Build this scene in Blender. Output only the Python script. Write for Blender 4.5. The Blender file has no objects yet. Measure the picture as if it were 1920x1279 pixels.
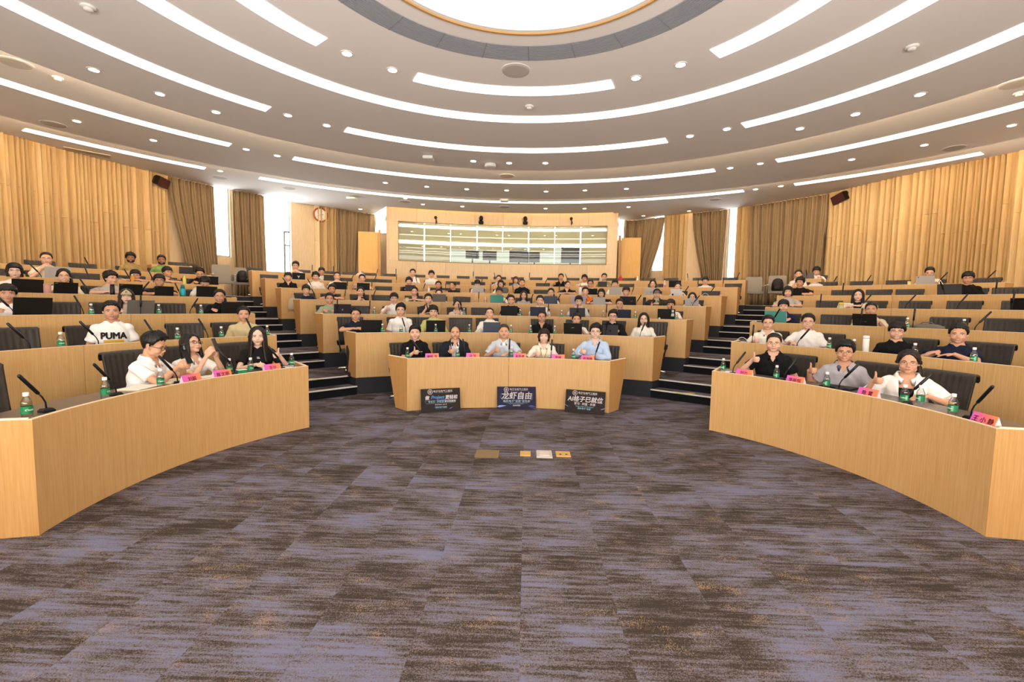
import bpy, bmesh, math, random
import numpy as np
from mathutils import Vector, Matrix, Euler
from mathutils.bvhtree import BVHTree

random.seed(7)
SC = bpy.context.scene
COL = SC.collection
PI = math.pi

# ------------------------------------------------------------------ camera
W_PX, H_PX = 1920.0, 1279.0
CF, CAM_H, PITCH, ROLL, YAW = 858.4106, 1.5716, 0.0761, 0.0175, -0.0305
FW = Vector((math.sin(YAW)*math.cos(PITCH), math.cos(YAW)*math.cos(PITCH), -math.sin(PITCH)))
RT0 = Vector((math.cos(YAW), -math.sin(YAW), 0.0))
UP0 = RT0.cross(FW)
RT = RT0*math.cos(ROLL) + UP0*math.sin(ROLL)
UP = -RT0*math.sin(ROLL) + UP0*math.cos(ROLL)
EYE = Vector((0, 0, CAM_H))
cam_data = bpy.data.cameras.new('camera')
cam = bpy.data.objects.new('camera', cam_data)
COL.objects.link(cam)
cam_data.sensor_fit = 'HORIZONTAL'
cam_data.sensor_width = 36.0
cam_data.lens = CF/W_PX*36.0
cam_data.clip_start = 0.05
cam_data.clip_end = 200
cam.matrix_world = Matrix(((RT.x, UP.x, -FW.x, 0), (RT.y, UP.y, -FW.y, 0), (RT.z, UP.z, -FW.z, CAM_H), (0, 0, 0, 1)))
SC.camera = cam

# ------------------------------------------------------------------ light and exposure
WORLD_STRENGTH = 16.0
STRIP_E, DISC_E, DOWN_E, COVE_E = 3.4, 1.6, 36.0, 14.0
STEP_E = 34.0
FILL_W = 800.0
SC.view_settings.view_transform = 'Standard'
SC.view_settings.look = 'None'
SC.view_settings.gamma = 1.0
SC.view_settings.exposure = 0.0
SC.view_settings.use_curve_mapping = False
SC.cycles.max_bounces = 7
SC.cycles.diffuse_bounces = 4
SC.cycles.glossy_bounces = 3
SC.cycles.transmission_bounces = 4
SC.cycles.transparent_max_bounces = 8
SC.cycles.sample_clamp_indirect = 6.0
SC.cycles.caustics_reflective = False
SC.cycles.caustics_refractive = False
world = bpy.data.worlds.new('daylight')
SC.world = world
world.use_nodes = True
world.node_tree.nodes['Background'].inputs['Color'].default_value = (0.93, 0.97, 1.0, 1)
world.node_tree.nodes['Background'].inputs['Strength'].default_value = WORLD_STRENGTH

# added unseen area light that brightens the ceiling, like a bounced flash
fl = bpy.data.lights.new('ceiling_fill', 'AREA')
fl.shape = 'RECTANGLE'; fl.size = 9.0; fl.size_y = 1.5; fl.energy = FILL_W; fl.color = (1.0, 0.93, 0.86)
fo = bpy.data.objects.new('ceiling_fill', fl)
COL.objects.link(fo)
fo.location = (0, -1.6, 1.4)
fo.rotation_euler = (math.radians(180-25), 0, 0)
# ------------------------------------------------------------------ picture-to-place helpers (used only to find where things stand)
def ray(px, py):
    return FW + RT*((px-960.0)/CF) - UP*((py-639.5)/CF)
def on_z(px, py, z):
    d = ray(px, py)
    return EYE + d*((z-CAM_H)/d.z)
def project(p):
    d = Vector(p) - EYE
    z = d.dot(FW)
    return 960+CF*d.dot(RT)/z, 639.5-CF*d.dot(UP)/z
def on_cyl(px, py, c, r):
    d = ray(px, py)
    ox, oy = EYE.x-c[0], EYE.y-c[1]
    a = d.x*d.x+d.y*d.y
    b = ox*d.x+oy*d.y
    t = (-b+math.sqrt(max(b*b-a*(ox*ox+oy*oy-r*r), 1e-9)))/a
    return EYE + d*t
def column(px, c, r, z, y0=600):
    """point on the circle (c, r) at height z that shows in column px"""
    y = y0
    for _ in range(5):
        p = on_cyl(px, y, c, r)
        p.z = z
        y = project(p)[1]
    return p

# ------------------------------------------------------------------ materials
MATS = {}
def lin(c):
    return tuple((v/12.92 if v <= 0.04045 else ((v+0.055)/1.055)**2.4) for v in c)
def rgb(h):
    if isinstance(h, str):
        h = h.lstrip('#')
        return lin(tuple(int(h[i:i+2], 16)/255 for i in (0, 2, 4)))
    return h
def new_mat(name):
    m = bpy.data.materials.new(name)
    m.use_nodes = True
    nt = m.node_tree
    return m, nt, nt.nodes['Principled BSDF']
def plain(col, rough=0.6, metal=0.0, spec=0.3, noise=0.0, scale=40, bump=0.0, key=None):
    k = (col, rough, metal, spec, noise, scale, bump)
    if k in MATS:
        return MATS[k]
    m, nt, b = new_mat('mat_%d' % len(MATS))
    c = rgb(col)
    b.inputs['Base Color'].default_value = (*c, 1)
    b.inputs['Roughness'].default_value = rough
    b.inputs['Metallic'].default_value = metal
    b.inputs['Specular IOR Level'].default_value = spec
    if noise or bump:
        tc = nt.nodes.new('ShaderNodeTexCoord')
        n = nt.nodes.new('ShaderNodeTexNoise')
        n.inputs['Scale'].default_value = scale
        n.inputs['Detail'].default_value = 3
        nt.links.new(tc.outputs['Object'], n.inputs['Vector'])
        if noise:
            mix = nt.nodes.new('ShaderNodeMix')
            mix.data_type = 'RGBA'
            mix.inputs['A'].default_value = (*[v*(1-noise) for v in c], 1)
            mix.inputs['B'].default_value = (*[min(1, v*(1+noise)) for v in c], 1)
            nt.links.new(n.outputs['Fac'], mix.inputs['Factor'])
            nt.links.new(mix.outputs['Result'], b.inputs['Base Color'])
        if bump:
            bp = nt.nodes.new('ShaderNodeBump')
            bp.inputs['Strength'].default_value = bump
            bp.inputs['Distance'].default_value = 0.01
            nt.links.new(n.outputs['Fac'], bp.inputs['Height'])
            nt.links.new(bp.outputs['Normal'], b.inputs['Normal'])
    MATS[k] = m
    return m
def emit(col, strength):
    k = ('e', col, strength)
    if k in MATS:
        return MATS[k]
    m = bpy.data.materials.new('glow_%d' % len(MATS))
    m.use_nodes = True
    nt = m.node_tree
    nt.nodes.remove(nt.nodes['Principled BSDF'])
    e = nt.nodes.new('ShaderNodeEmission')
    e.inputs['Color'].default_value = (*rgb(col), 1)
    e.inputs['Strength'].default_value = strength
    nt.links.new(e.outputs[0], nt.nodes['Material Output'].inputs['Surface'])
    MATS[k] = m
    return m
def wood(name, c1, c2, rough=0.42, sx=22.0, sz=0.7, spec=0.35):
    """veneer with fine vertical grain"""
    m, nt, b = new_mat(name)
    tc = nt.nodes.new('ShaderNodeTexCoord')
    mp = nt.nodes.new('ShaderNodeMapping')
    mp.inputs['Scale'].default_value = (sx, sx, sz)
    n = nt.nodes.new('ShaderNodeTexNoise')
    n.inputs['Scale'].default_value = 4.0
    n.inputs['Detail'].default_value = 5
    n.inputs['Roughness'].default_value = 0.62
    oi = nt.nodes.new('ShaderNodeObjectInfo')
    add = nt.nodes.new('ShaderNodeVectorMath')
    add.operation = 'ADD'
    nt.links.new(tc.outputs['Object'], mp.inputs['Vector'])
    nt.links.new(mp.outputs['Vector'], add.inputs[0])
    mul = nt.nodes.new('ShaderNodeMath')
    mul.operation = 'MULTIPLY'
    mul.inputs[1].default_value = 37.0
    nt.links.new(oi.outputs['Random'], mul.inputs[0])
    nt.links.new(mul.outputs[0], add.inputs[1])
    nt.links.new(add.outputs[0], n.inputs['Vector'])
    r = nt.nodes.new('ShaderNodeValToRGB')
    r.color_ramp.elements[0].position = 0.34
    r.color_ramp.elements[1].position = 0.70
    r.color_ramp.elements[0].color = (*rgb(c1), 1)
    r.color_ramp.elements[1].color = (*rgb(c2), 1)
    nt.links.new(n.outputs['Fac'], r.inputs['Fac'])
    hs = nt.nodes.new('ShaderNodeHueSaturation')
    mr = nt.nodes.new('ShaderNodeMapRange')
    mr.inputs['To Min'].default_value = 0.93
    mr.inputs['To Max'].default_value = 1.05
    nt.links.new(oi.outputs['Random'], mr.inputs['Value'])
    nt.links.new(mr.outputs[0], hs.inputs['Value'])
    nt.links.new(r.outputs['Color'], hs.inputs['Color'])
    nt.links.new(hs.outputs['Color'], b.inputs['Base Color'])
    b.inputs['Roughness'].default_value = rough
    b.inputs['Specular IOR Level'].default_value = spec
    return m
def mth0(oi, N, L):
    x = N('ShaderNodeMath'); x.operation = 'MULTIPLY'; x.inputs[1].default_value = 0.5
    L(oi.outputs['Random'], x.inputs[0]); return x.outputs[0]
def carpet(name):
    """blue and brown streaked carpet tile, each tile with a pattern offset of its own"""
    m, nt, b = new_mat(name)
    N = nt.nodes.new
    L = nt.links.new
    tc = N('ShaderNodeTexCoord')
    oi = N('ShaderNodeObjectInfo')
    mul = N('ShaderNodeMath'); mul.operation = 'MULTIPLY'; mul.inputs[1].default_value = 91.0
    L(oi.outputs['Random'], mul.inputs[0])
    add = N('ShaderNodeVectorMath'); add.operation = 'ADD'
    L(tc.outputs['Object'], add.inputs[0]); L(mul.outputs[0], add.inputs[1])
    def noise(scale, detail, vec, rough=0.6):
        mp = N('ShaderNodeMapping'); mp.inputs['Scale'].default_value = scale
        n = N('ShaderNodeTexNoise'); n.inputs['Scale'].default_value = 1.0
        n.inputs['Detail'].default_value = detail; n.inputs['Roughness'].default_value = rough
        L(vec, mp.inputs['Vector']); L(mp.outputs[0], n.inputs['Vector'])
        return n.outputs['Fac']
    v = add.outputs[0]
    streak = noise((3.0, 42.0, 4.0), 4, v, 0.62)
    geo = N('ShaderNodeNewGeometry')
    gm = N('ShaderNodeVectorMath'); gm.operation = 'MULTIPLY_ADD'; gm.inputs[1].default_value = (1, 1, 1)
    L(geo.outputs['Position'], gm.inputs[0]); L(mth0(oi, N, L), gm.inputs[2])
    blob = noise((1.6, 3.0, 1.0), 4, gm.outputs[0], 0.6)
    fine = noise((170, 170, 170), 2, tc.outputs['Object'], 0.7)
    def mth(op, a, bb):
        x = N('ShaderNodeMath'); x.operation = op
        for i, s in enumerate((a, bb)):
            if isinstance(s, (int, float)): x.inputs[i].default_value = s
            else: L(s, x.inputs[i])
        return x.outputs[0]
    s1 = mth('ADD', mth('MULTIPLY', streak, 0.56), mth('MULTIPLY', blob, 0.62))
    s2 = mth('ADD', s1, mth('MULTIPLY', mth('SUBTRACT', fine, 0.5), 0.55))
    r = N('ShaderNodeValToRGB')
    e = r.color_ramp.elements
    e[0].position = 0.505; e[0].color = (*rgb('#3d352f'), 1)
    e[1].position = 0.715; e[1].color = (*rgb('#71728a'), 1)
    x = e.new(0.565); x.color = (*rgb('#574d47'), 1)
    x = e.new(0.62); x.color = (*rgb('#6b6468'), 1)
    L(s2, r.inputs['Fac'])
    sp = noise((230, 120, 100), 1, v, 0.5)
    gate = noise((5, 9, 5), 2, v, 0.5)
    spk = N('ShaderNodeMath'); spk.operation = 'GREATER_THAN'; spk.inputs[1].default_value = 1.25
    L(mth('ADD', sp, gate), spk.inputs[0])
    mix = N('ShaderNodeMix'); mix.data_type = 'RGBA'
    mix.inputs['B'].default_value = (*rgb('#9a8068'), 1)
    L(mth('MULTIPLY', spk.outputs[0], 0.7), mix.inputs['Factor']); L(r.outputs['Color'], mix.inputs['A'])
    L(mix.outputs['Result'], b.inputs['Base Color'])
    b.inputs['Roughness'].default_value = 0.95
    b.inputs['Specular IOR Level'].default_value = 0.1
    bp = N('ShaderNodeBump'); bp.inputs['Strength'].default_value = 0.5; bp.inputs['Distance'].default_value = 0.004
    L(fine, bp.inputs['Height']); L(bp.outputs['Normal'], b.inputs['Normal'])
    return m
def clear_mat(name, tint, fac, rough=0.04):
    m = bpy.data.materials.new(name)
    m.use_nodes = True
    nt = m.node_tree
    nt.nodes.remove(nt.nodes['Principled BSDF'])
    t = nt.nodes.new('ShaderNodeBsdfTransparent')
    t.inputs['Color'].default_value = (*tint, 1)
    g = nt.nodes.new('ShaderNodeBsdfGlossy')
    g.inputs['Roughness'].default_value = rough
    mx = nt.nodes.new('ShaderNodeMixShader')
    lw = nt.nodes.new('ShaderNodeLayerWeight')
    lw.inputs['Blend'].default_value = 0.25
    ad = nt.nodes.new('ShaderNodeMath'); ad.operation = 'MULTIPLY_ADD'
    ad.inputs[1].default_value = 0.5; ad.inputs[2].default_value = fac
    nt.links.new(lw.outputs['Fresnel'], ad.inputs[0])
    nt.links.new(ad.outputs[0], mx.inputs['Fac'])
    nt.links.new(t.outputs[0], mx.inputs[1]); nt.links.new(g.outputs[0], mx.inputs[2])
    nt.links.new(mx.outputs[0], nt.nodes['Material Output'].inputs['Surface'])
    return m

M_WOOD = wood('desk_veneer', '#c89c60', '#d6ae78')
M_WOODSHADE = wood('desk_veneer_shaded', '#c08f50', '#cea066')  # darker copy of the desk veneer; end-face shade is in the colour
M_SLAT = wood('slat_wood', '#c9a974', '#d9bb89', 0.5, 14)
M_PANEL = wood('panel_wood', '#cbb08a', '#dac4a2', 0.5, 14)
M_DOOR = wood('door_wood', '#d9a758', '#e6b86c', 0.4, 14)
M_EDGE = plain('#eed6b4', 0.5)
M_TOP = plain('#5f574f', 0.28, spec=0.4, noise=0.1, scale=30)
M_CARPET = carpet('carpet_tile')
M_RISER = plain('#16171c', 0.8, spec=0.15, noise=0.2, scale=30)
M_PLINTH = plain('#2b2d32', 0.6, spec=0.2)
M_NOSE = plain('#e6e2da', 0.4)
M_CEIL = plain('#f4efea', 0.9, spec=0.1)
M_WHITE = plain('#f2efe9', 0.55)
M_BLACK = plain('#121212', 0.5)
M_BLACKG = plain('#0c0c0d', 0.3, spec=0.4)
M_CHROME = plain('#d8d8da', 0.2, metal=1.0)
M_LEATHER = plain('#35302a', 0.42, spec=0.35, noise=0.15, scale=60, bump=0.25)
M_GREYF = plain('#8a847c', 0.8)
M_CURT = plain('#917b5c', 0.75, spec=0.2, noise=0.10, scale=6)
M_GLASS = clear_mat('window_glass', (0.97, 0.98, 0.98), 0.05)
M_PET = clear_mat('clear_plastic', (0.90, 0.92, 0.92), 0.10, 0.06)
M_GRILLE = plain('#9fa3ab', 0.6)

# ------------------------------------------------------------------ mesh builder
class MB:
    def __init__(self):
        self.v = []; self.f = []; self.m = []
    def add(self, vs, fs, mi=0):
        o = len(self.v)
        self.v += [tuple(p) for p in vs]
        for f in fs:
            self.f.append(tuple(i+o for i in f)); self.m.append(mi)
        return self
    def box(self, c, s, mi=0, rz=0.0, M=None):
        hx, hy, hz = s[0]/2, s[1]/2, s[2]/2
        vs = [Vector((x*hx, y*hy, z*hz)) for z in (-1, 1) for y in (-1, 1) for x in (-1, 1)]
        R = M if M is not None else Matrix.Rotation(rz, 3, 'Z')
        vs = [R @ p + Vector(c) for p in vs]
        return self.add(vs, [(0, 2, 3, 1), (4, 5, 7, 6), (0, 1, 5, 4), (2, 6, 7, 3), (0, 4, 6, 2), (1, 3, 7, 5)], mi)
    def prism(self, poly, z0, z1, mi=0, mtop=None):
        n = len(poly)
        vs = [(p[0], p[1], z0) for p in poly] + [(p[0], p[1], z1) for p in poly]
        self.add(vs, [tuple(range(n-1, -1, -1))] + [(i, (i+1) % n, n+(i+1) % n, n+i) for i in range(n)], mi)
        o = len(self.v)-n
        self.f.append(tuple(range(o, o+n))); self.m.append(mi if mtop is None else mtop)
        return self
    def loft(self, rings, mi=0, caps=True, closed=True):
        n = len(rings[0]); o = len(self.v)
        for r in rings: self.v += [tuple(p) for p in r]
        for k in range(len(rings)-1):
            for i in range(n if closed else n-1):
                j = (i+1) % n
                self.f.append((o+k*n+i, o+k*n+j, o+(k+1)*n+j, o+(k+1)*n+i)); self.m.append(mi)
        if caps:
            self.f.append(tuple(o+i for i in range(n-1, -1, -1))); self.m.append(mi)
            e = o+(len(rings)-1)*n
            self.f.append(tuple(e+i for i in range(n))); self.m.append(mi)
        return self
    def tube(self, pts, rad, n=8, mi=0, flat=None):
        pts = [Vector(p) for p in pts]
        if not hasattr(rad, '__len__'): rad = [rad]*len(pts)
        rings = []; ref = None
        for i, p in enumerate(pts):
            d = (pts[min(i+1, len(pts)-1)] - pts[max(i-1, 0)])
            d = d.normalized() if d.length > 1e-9 else Vector((0, 0, 1))
            if ref is None:
                ref = Vector((0, 0, 1)) if abs(d.z) < 0.9 else Vector((1, 0, 0))
            x = (ref - d*ref.dot(d)).normalized(); y = d.cross(x); ref = x
            rings.append([p + (x*math.cos(a) + y*math.sin(a))*rad[i] for a in [2*PI*k/n for k in range(n)]])
        return self.loft(rings, mi)
    def lathe(self, prof, n=14, c=(0, 0, 0), mi=0, caps=True):
        return self.loft([[(c[0]+r*math.cos(2*PI*k/n), c[1]+r*math.sin(2*PI*k/n), c[2]+z) for k in range(n)] for r, z in prof], mi, caps)
    def ball(self, c, r, M=None, nu=14, nv=9, mi=0):
        if not hasattr(r, '__len__'): r = (r, r, r)
        c = Vector(c); rings = []
        for k in range(nv+1):
            t = -PI/2 + PI*(k+0.02)/(nv+0.04)
            ring = []
            for i in range(nu):
                a = 2*PI*i/nu
                p = Vector((r[0]*math.cos(t)*math.cos(a), r[1]*math.cos(t)*math.sin(a), r[2]*math.sin(t)))
                if M is not None: p = M @ p
                ring.append(c+p)
            rings.append(ring)
        return self.loft(rings, mi)
    def arc(self, c, r0, r1, a0, a1, z0, z1, mi=0, step=2.0, a0o=None, a1o=None, mtop=None):
        """ring sector; angles in degrees from +y towards +x, may differ on the outer edge"""
        a0o = a0 if a0o is None else a0o; a1o = a1 if a1o is None else a1o
        n = max(1, int(math.ceil(abs(a1-a0)/step)))
        o = len(self.v)
        for k in range(n+1):
            u = k/n
            for r, aa in ((r0, a0+(a1-a0)*u), (r1, a0o+(a1o-a0o)*u)):
                t = math.radians(aa)
                x, y = c[0]+r*math.sin(t), c[1]+r*math.cos(t)
                self.v += [(x, y, z0), (x, y, z1)]
        def q(a, b, cc, d, mm): self.f.append((o+a, o+b, o+cc, o+d)); self.m.append(mm)
        for k in range(n):
            i = 4*k; j = i+4
            q(i+1, i+3, j+3, j+1, mi if mtop is None else mtop)
            q(i, j, j+2, i+2, mi); q(i, i+1, j+1, j, mi); q(i+2, j+2, j+3, i+3, mi)
        q(0, 2, 3, 1, mi); e = 4*n; q(e, e+1, e+3, e+2, mi)
        return self
    def mesh(self, name, mats, smooth=False):
        me = bpy.data.meshes.new(name)
        me.from_pydata(self.v, [], self.f)
        for m in (mats if isinstance(mats, (list, tuple)) else [mats]): me.materials.append(m)
        if len(me.materials) > 1: me.polygons.foreach_set('material_index', self.m)
        if smooth: me.polygons.foreach_set('use_smooth', [True]*len(me.polygons))
        bm = bmesh.new(); bm.from_mesh(me); bmesh.ops.recalc_face_normals(bm, faces=bm.faces); bm.to_mesh(me); bm.free()
        me.update()
        return me
    def build(self, name, mats, parent=None, smooth=False, **k):
        return put(name, self.mesh(name, mats, smooth), parent, **k)

def put(name, me, parent=None, loc=None, rz=None, M=None, kind=None, label=None):
    o = bpy.data.objects.new(name, me)
    COL.objects.link(o)
    if parent is not None: o.parent = parent
    if loc is not None: o.location = loc
    if rz is not None: o.rotation_euler = (0, 0, rz)
    if M is not None: o.matrix_local = M
    if kind: o['kind'] = kind
    if label: o['label'] = label
    return o
def tag(o, label, cat, group=None):
    o['label'] = label; o['category'] = cat
    if group: o['group'] = group
    return o
def thing(name, label, cat, loc=(0, 0, 0), rz=0.0, group=None):
    o = bpy.data.objects.new(name, None)
    COL.objects.link(o)
    o.empty_display_size = 0.1
    o.location = loc; o.rotation_euler = (0, 0, rz)
    return tag(o, label, cat, group)
def with_mat(o, mats):
    """give this object its own materials while sharing the mesh"""
    for i, m in enumerate(mats if isinstance(mats, (list, tuple)) else [mats]):
        if m is None: continue
        o.material_slots[i].link = 'OBJECT'; o.material_slots[i].material = m
    return o
def smooth_by_angle(o, ang=40):
    me = o.data
    me.polygons.foreach_set('use_smooth', [True]*len(me.polygons))
    bm = bmesh.new(); bm.from_mesh(me)
    for e in bm.edges:
        if len(e.link_faces) == 2 and e.calc_face_angle(0) > math.radians(ang): e.smooth = False
    bm.to_mesh(me); bm.free()
    return o
ORD = ['first', 'second', 'third', 'fourth', 'fifth', 'sixth', 'seventh', 'eighth', 'ninth', 'tenth', 'eleventh', 'twelfth',
       'thirteenth', 'fourteenth', 'fifteenth', 'sixteenth', 'seventeenth', 'eighteenth', 'nineteenth', 'twentieth']
ROWW = {1: 'front', 2: 'second', 3: 'third', 4: 'fourth', 5: 'fifth', 6: 'sixth', 7: 'back'}
BLKW = {'L': 'left', 'C': 'middle', 'R': 'right'}
TEXTS = {}
def text_mesh(body, size, mat, align='CENTER', shear=0.0, bold=0.0):
    k = (body, size, mat.name, align, shear, bold)
    if k in TEXTS: return TEXTS[k]
    cu = bpy.data.curves.new('writing', 'FONT')
    cu.body = body; cu.size = size; cu.align_x = align; cu.align_y = 'CENTER'
    cu.shear = shear; cu.resolution_u = 3
    o = bpy.data.objects.new('writing', cu)
    me = eval_mesh(o)
    bpy.data.curves.remove(cu)
    if bold:        # heavier strokes: the same letters laid over each other a hair apart
        V0 = [tuple(v.co) for v in me.vertices]; F0 = [tuple(p.vertices) for p in me.polygons]; n = len(V0)
        vs, fs = [], []
        for q, (dx, dy) in enumerate(((1, 0), (-1, 0), (0, 1), (0, -1), (.7, .7), (-.7, .7))):
            vs += [(x+dx*bold, y+dy*bold, z) for x, y, z in V0]; fs += [tuple(i+q*n for i in f) for f in F0]
        me = bpy.data.meshes.new('writing'); me.from_pydata(vs, [], fs)
    me.materials.clear(); me.materials.append(mat)
    TEXTS[k] = me
    return me
TMP = bpy.data.scenes.new('workshop')
def eval_mesh(o):
    """the mesh of an object after its modifiers, worked out in a scratch scene"""
    TMP.collection.objects.link(o)
    TMP.view_layers[0].update()
    dg = TMP.view_layers[0].depsgraph
    me = bpy.data.meshes.new_from_object(o.evaluated_get(dg), depsgraph=dg)
    TMP.collection.objects.unlink(o)
    bpy.data.objects.remove(o)
    return me
# ------------------------------------------------------------------ the setting
C1 = (0.0, 3.0289)          # centre of the middle block's arcs
C2 = (0.0, 3.6862)          # centre of the side blocks' arcs
CC = (-0.04, 4.06)          # centre of the ceiling rings
RC = lambda i: 3.9601 + 1.5735*(i-1)
RS = lambda i: 3.3082 + 1.5735*(i-1)
ZR = lambda i: 0.287*(i-1)
DESK_H = 0.78
A_CL = {1: -25.9, 2: -31.8, 3: -34.3, 4: -35.6, 5: -36.6, 6: -37.4, 7: -38.0}
A_CR = {1: 18.5, 2: 23.9, 3: 27.1, 4: 28.3, 5: 29.2, 6: 30.3, 7: 30.5}
A_SL = {1: -54.9, 2: -50.5, 3: -48.2, 4: -47.1, 5: -46.2, 6: -45.8, 7: -45.4}
A_SR = {1: 46.8, 2: 41.7, 3: 40.0, 4: 39.1, 5: 38.5, 6: 38.1, 7: 37.8}
F_SL = {1: -105.1, 2: -104, 3: -95, 4: -86, 5: -80, 6: -76, 7: -50.5}
F_SR = {1: 97.9, 2: 102, 3: 93, 4: 84, 5: 77, 6: 58.6, 7: 40.8}
Z1, Z2, Z3, ZTOP = 4.88, 5.12, 5.30, 5.62   # the three ceiling rings and the top of the cove
def pol(c, r, a):
    t = math.radians(a)
    return Vector((c[0]+r*math.sin(t), c[1]+r*math.cos(t), 0))

# wall line, each point with the picture column it shows in
WL = [(-260, (-12.5, 7.0)), (0, (-12.17, 10.47)), (150, (-11.76, 11.95)), (305, (-11.04, 13.8)), (395, (-10.42, 15.01)), (430, (-10.1, 15.48)),
      (487, (-9.50, 16.15)), (545, (-8.93, 17.26)), (625, (-7.76, 18.33)), (700, (-6.53, 19.43))]
WR = [(1172, (4.14, 20.08)), (1200, (4.74, 19.92)), (1250, (5.6, 19.06)), (1310, (6.62, 18.37)), (1365, (7.47, 17.73)), (1415, (8.12, 17.05)),
      (1560, (9.63, 15.18)), (1750, (10.57, 12.63)), (1920, (11.33, 11.16)), (2180, (11.9, 7.0))]
def wall_at(px):
    T = WL if px < 900 else WR
    for (a, p), (b, q) in zip(T[:-1], T[1:]):
        if a <= px <= b or (px < T[0][0]) or (b == T[-1][0] and px > b):
            u = (px-a)/(b-a)
            return Vector((p[0]+(q[0]-p[0])*u, p[1]+(q[1]-p[1])*u, 0))
def wall_n(px):
    d = wall_at(px+2)-wall_at(px-2); d.normalize()
    return Vector((d.y, -d.x, 0))      # into the room
R_B = 15.85                             # booth front
BOOTH = [(-5.9, 19.9)] + [tuple(pol(C1, R_B, a)[:2]) for a in np.linspace(-20.3, 12.9, 12)] + [(3.75, 20.25)]
POLY = [(-12.6, -3.2), (-12.6, 4.0)] + [p for _, p in WL] + BOOTH + [p for _, p in WR] + [(12.1, 4.0), (12.1, -3.2)]
def wall_dist(a):
    """distance from the ceiling centre to the wall line at angle a (degrees)"""
    t = math.radians(a); dx, dy = math.sin(t), math.cos(t); best = 1e9
    P = POLY + [POLY[0]]
    for p, q in zip(P[:-1], P[1:]):
        ex, ey = q[0]-p[0], q[1]-p[1]
        den = dx*ey-dy*ex
        if abs(den) < 1e-9: continue
        wx, wy = p[0]-CC[0], p[1]-CC[1]
        tt = (wx*ey-wy*ex)/den; u = (wx*dy-wy*dx)/den
        if tt > 0 and -1e-6 <= u <= 1+1e-6: best = min(best, tt)
    return best
ANG = sorted(set([round(x, 2) for x in np.arange(-180, 180.1, 3)] + [round(math.degrees(math.atan2(p[0]-CC[0], p[1]-CC[1])), 2) for p in POLY]))

# ---- floor of the well and the tiers
b = MB(); b.add([(-13, -3.2, -0.004), (13, -3.2, -0.004), (13, 11, -0.004), (-13, 11, -0.004), (-13, -3.2, -0.3), (13, -3.2, -0.3), (13, 11, -0.3), (-13, 11, -0.3)],
      [(0, 1, 2, 3), (7, 6, 5, 4), (0, 4, 5, 1), (1, 5, 6, 2), (2, 6, 7, 3), (3, 7, 4, 0)])
FLOOR = b.build('floor', M_CARPET, kind='structure')
tile = MB(); tile.box((0, 0, -0.001), (0.4992, 0.4992, 0.006)); tile_me = tile.mesh('carpet_tile', M_CARPET)
cells = []
for iy in range(40):
    for ix in range(-14, 14):
        x, y = 0.25+0.5*ix+(0.0), 1.05+0.5*iy
        inside = math.hypot(x, y-3.45) < 3.75 and y < 8
        ahead = y < 3.4 and abs(x) < 3.5
        aisle = math.hypot(x, y-C1[1]) < RC(2)+0.1 and y > 3.0 and abs(math.degrees(math.atan2(x, y-C1[1]))) < 62
        if inside or ahead or aisle: cells.append((x, y))
cells.sort(key=lambda p: math.hypot(p[0], p[1]-1.5))
tid = list(range(len(cells)))
for x, y in cells[:296]:
    put('carpet_tile', tile_me, FLOOR, loc=(x, y, 0))
b = MB()
for x, y in cells[296:]: b.box((x, y, -0.001), (0.4992, 0.4992, 0.006))
if b.v: b.build('far_carpet_tiles', M_CARPET, FLOOR, kind='stuff')

tier_m = [M_PLINTH, M_CARPET]
for i in range(2, 8):
    r1 = RC(i+1) if i < 7 else 14.6
    b = MB(); b.arc(C1, RC(i)+0.012, r1+0.012, A_CL[i], A_CR[i], 0 if i < 3 else ZR(i-1)-0.05, ZR(i), 0, 2, A_CL[min(i+1, 7)], A_CR[min(i+1, 7)], mtop=1)
    b.build('floor', tier_m, kind='structure')
    for A, F in ((A_SL, F_SL), (A_SR, F_SR)):
        r2 = RS(i+1) if i < 7 else RS(i)+1.2
        f = F[i] if i < 6 else (-68 if A is A_SL else 60)
        if i == 7: f = -62 if A is A_SL else 54
        b = MB(); b.arc(C2, RS(i)+0.012, r2+0.012, A[i], f, 0 if i < 3 else ZR(i-1)-0.05, ZR(i), 0, 2, A[min(i+1, 7)], f, mtop=1)
        b.build('floor', tier_m, kind='structure')
# landing behind the last row
b = MB()
pts_o = [wall_at(px) for px in (0, 150, 305, 395, 430, 487, 545, 625, 700)] + [Vector((*p, 0)) for p in BOOTH] + [wall_at(px) for px in (1172, 1200, 1250, 1310, 1365, 1415, 1560, 1750, 1920)]
angs = [math.degrees(math.atan2(p.x-C1[0], p.y-C1[1])) for p in pts_o]
inner = [pol(C1, 13.75, a) for a in angs]
n = len(pts_o)
vs = [(p.x, p.y, ZR(7)-0.004) for p in inner] + [(p.x, p.y, ZR(7)-0.004) for p in pts_o]
vs += [(p.x, p.y, ZR(7)-0.25) for p in inner]
b.add(vs, [(i, i+1, n+i+1, n+i) for i in range(n-1)], 1); b.f += [(2*n+i, 2*n+i+1, i+1, i) for i in range(n-1)]; b.m += [0]*(n-1)
b.build('floor', tier_m, kind='structure')

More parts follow.
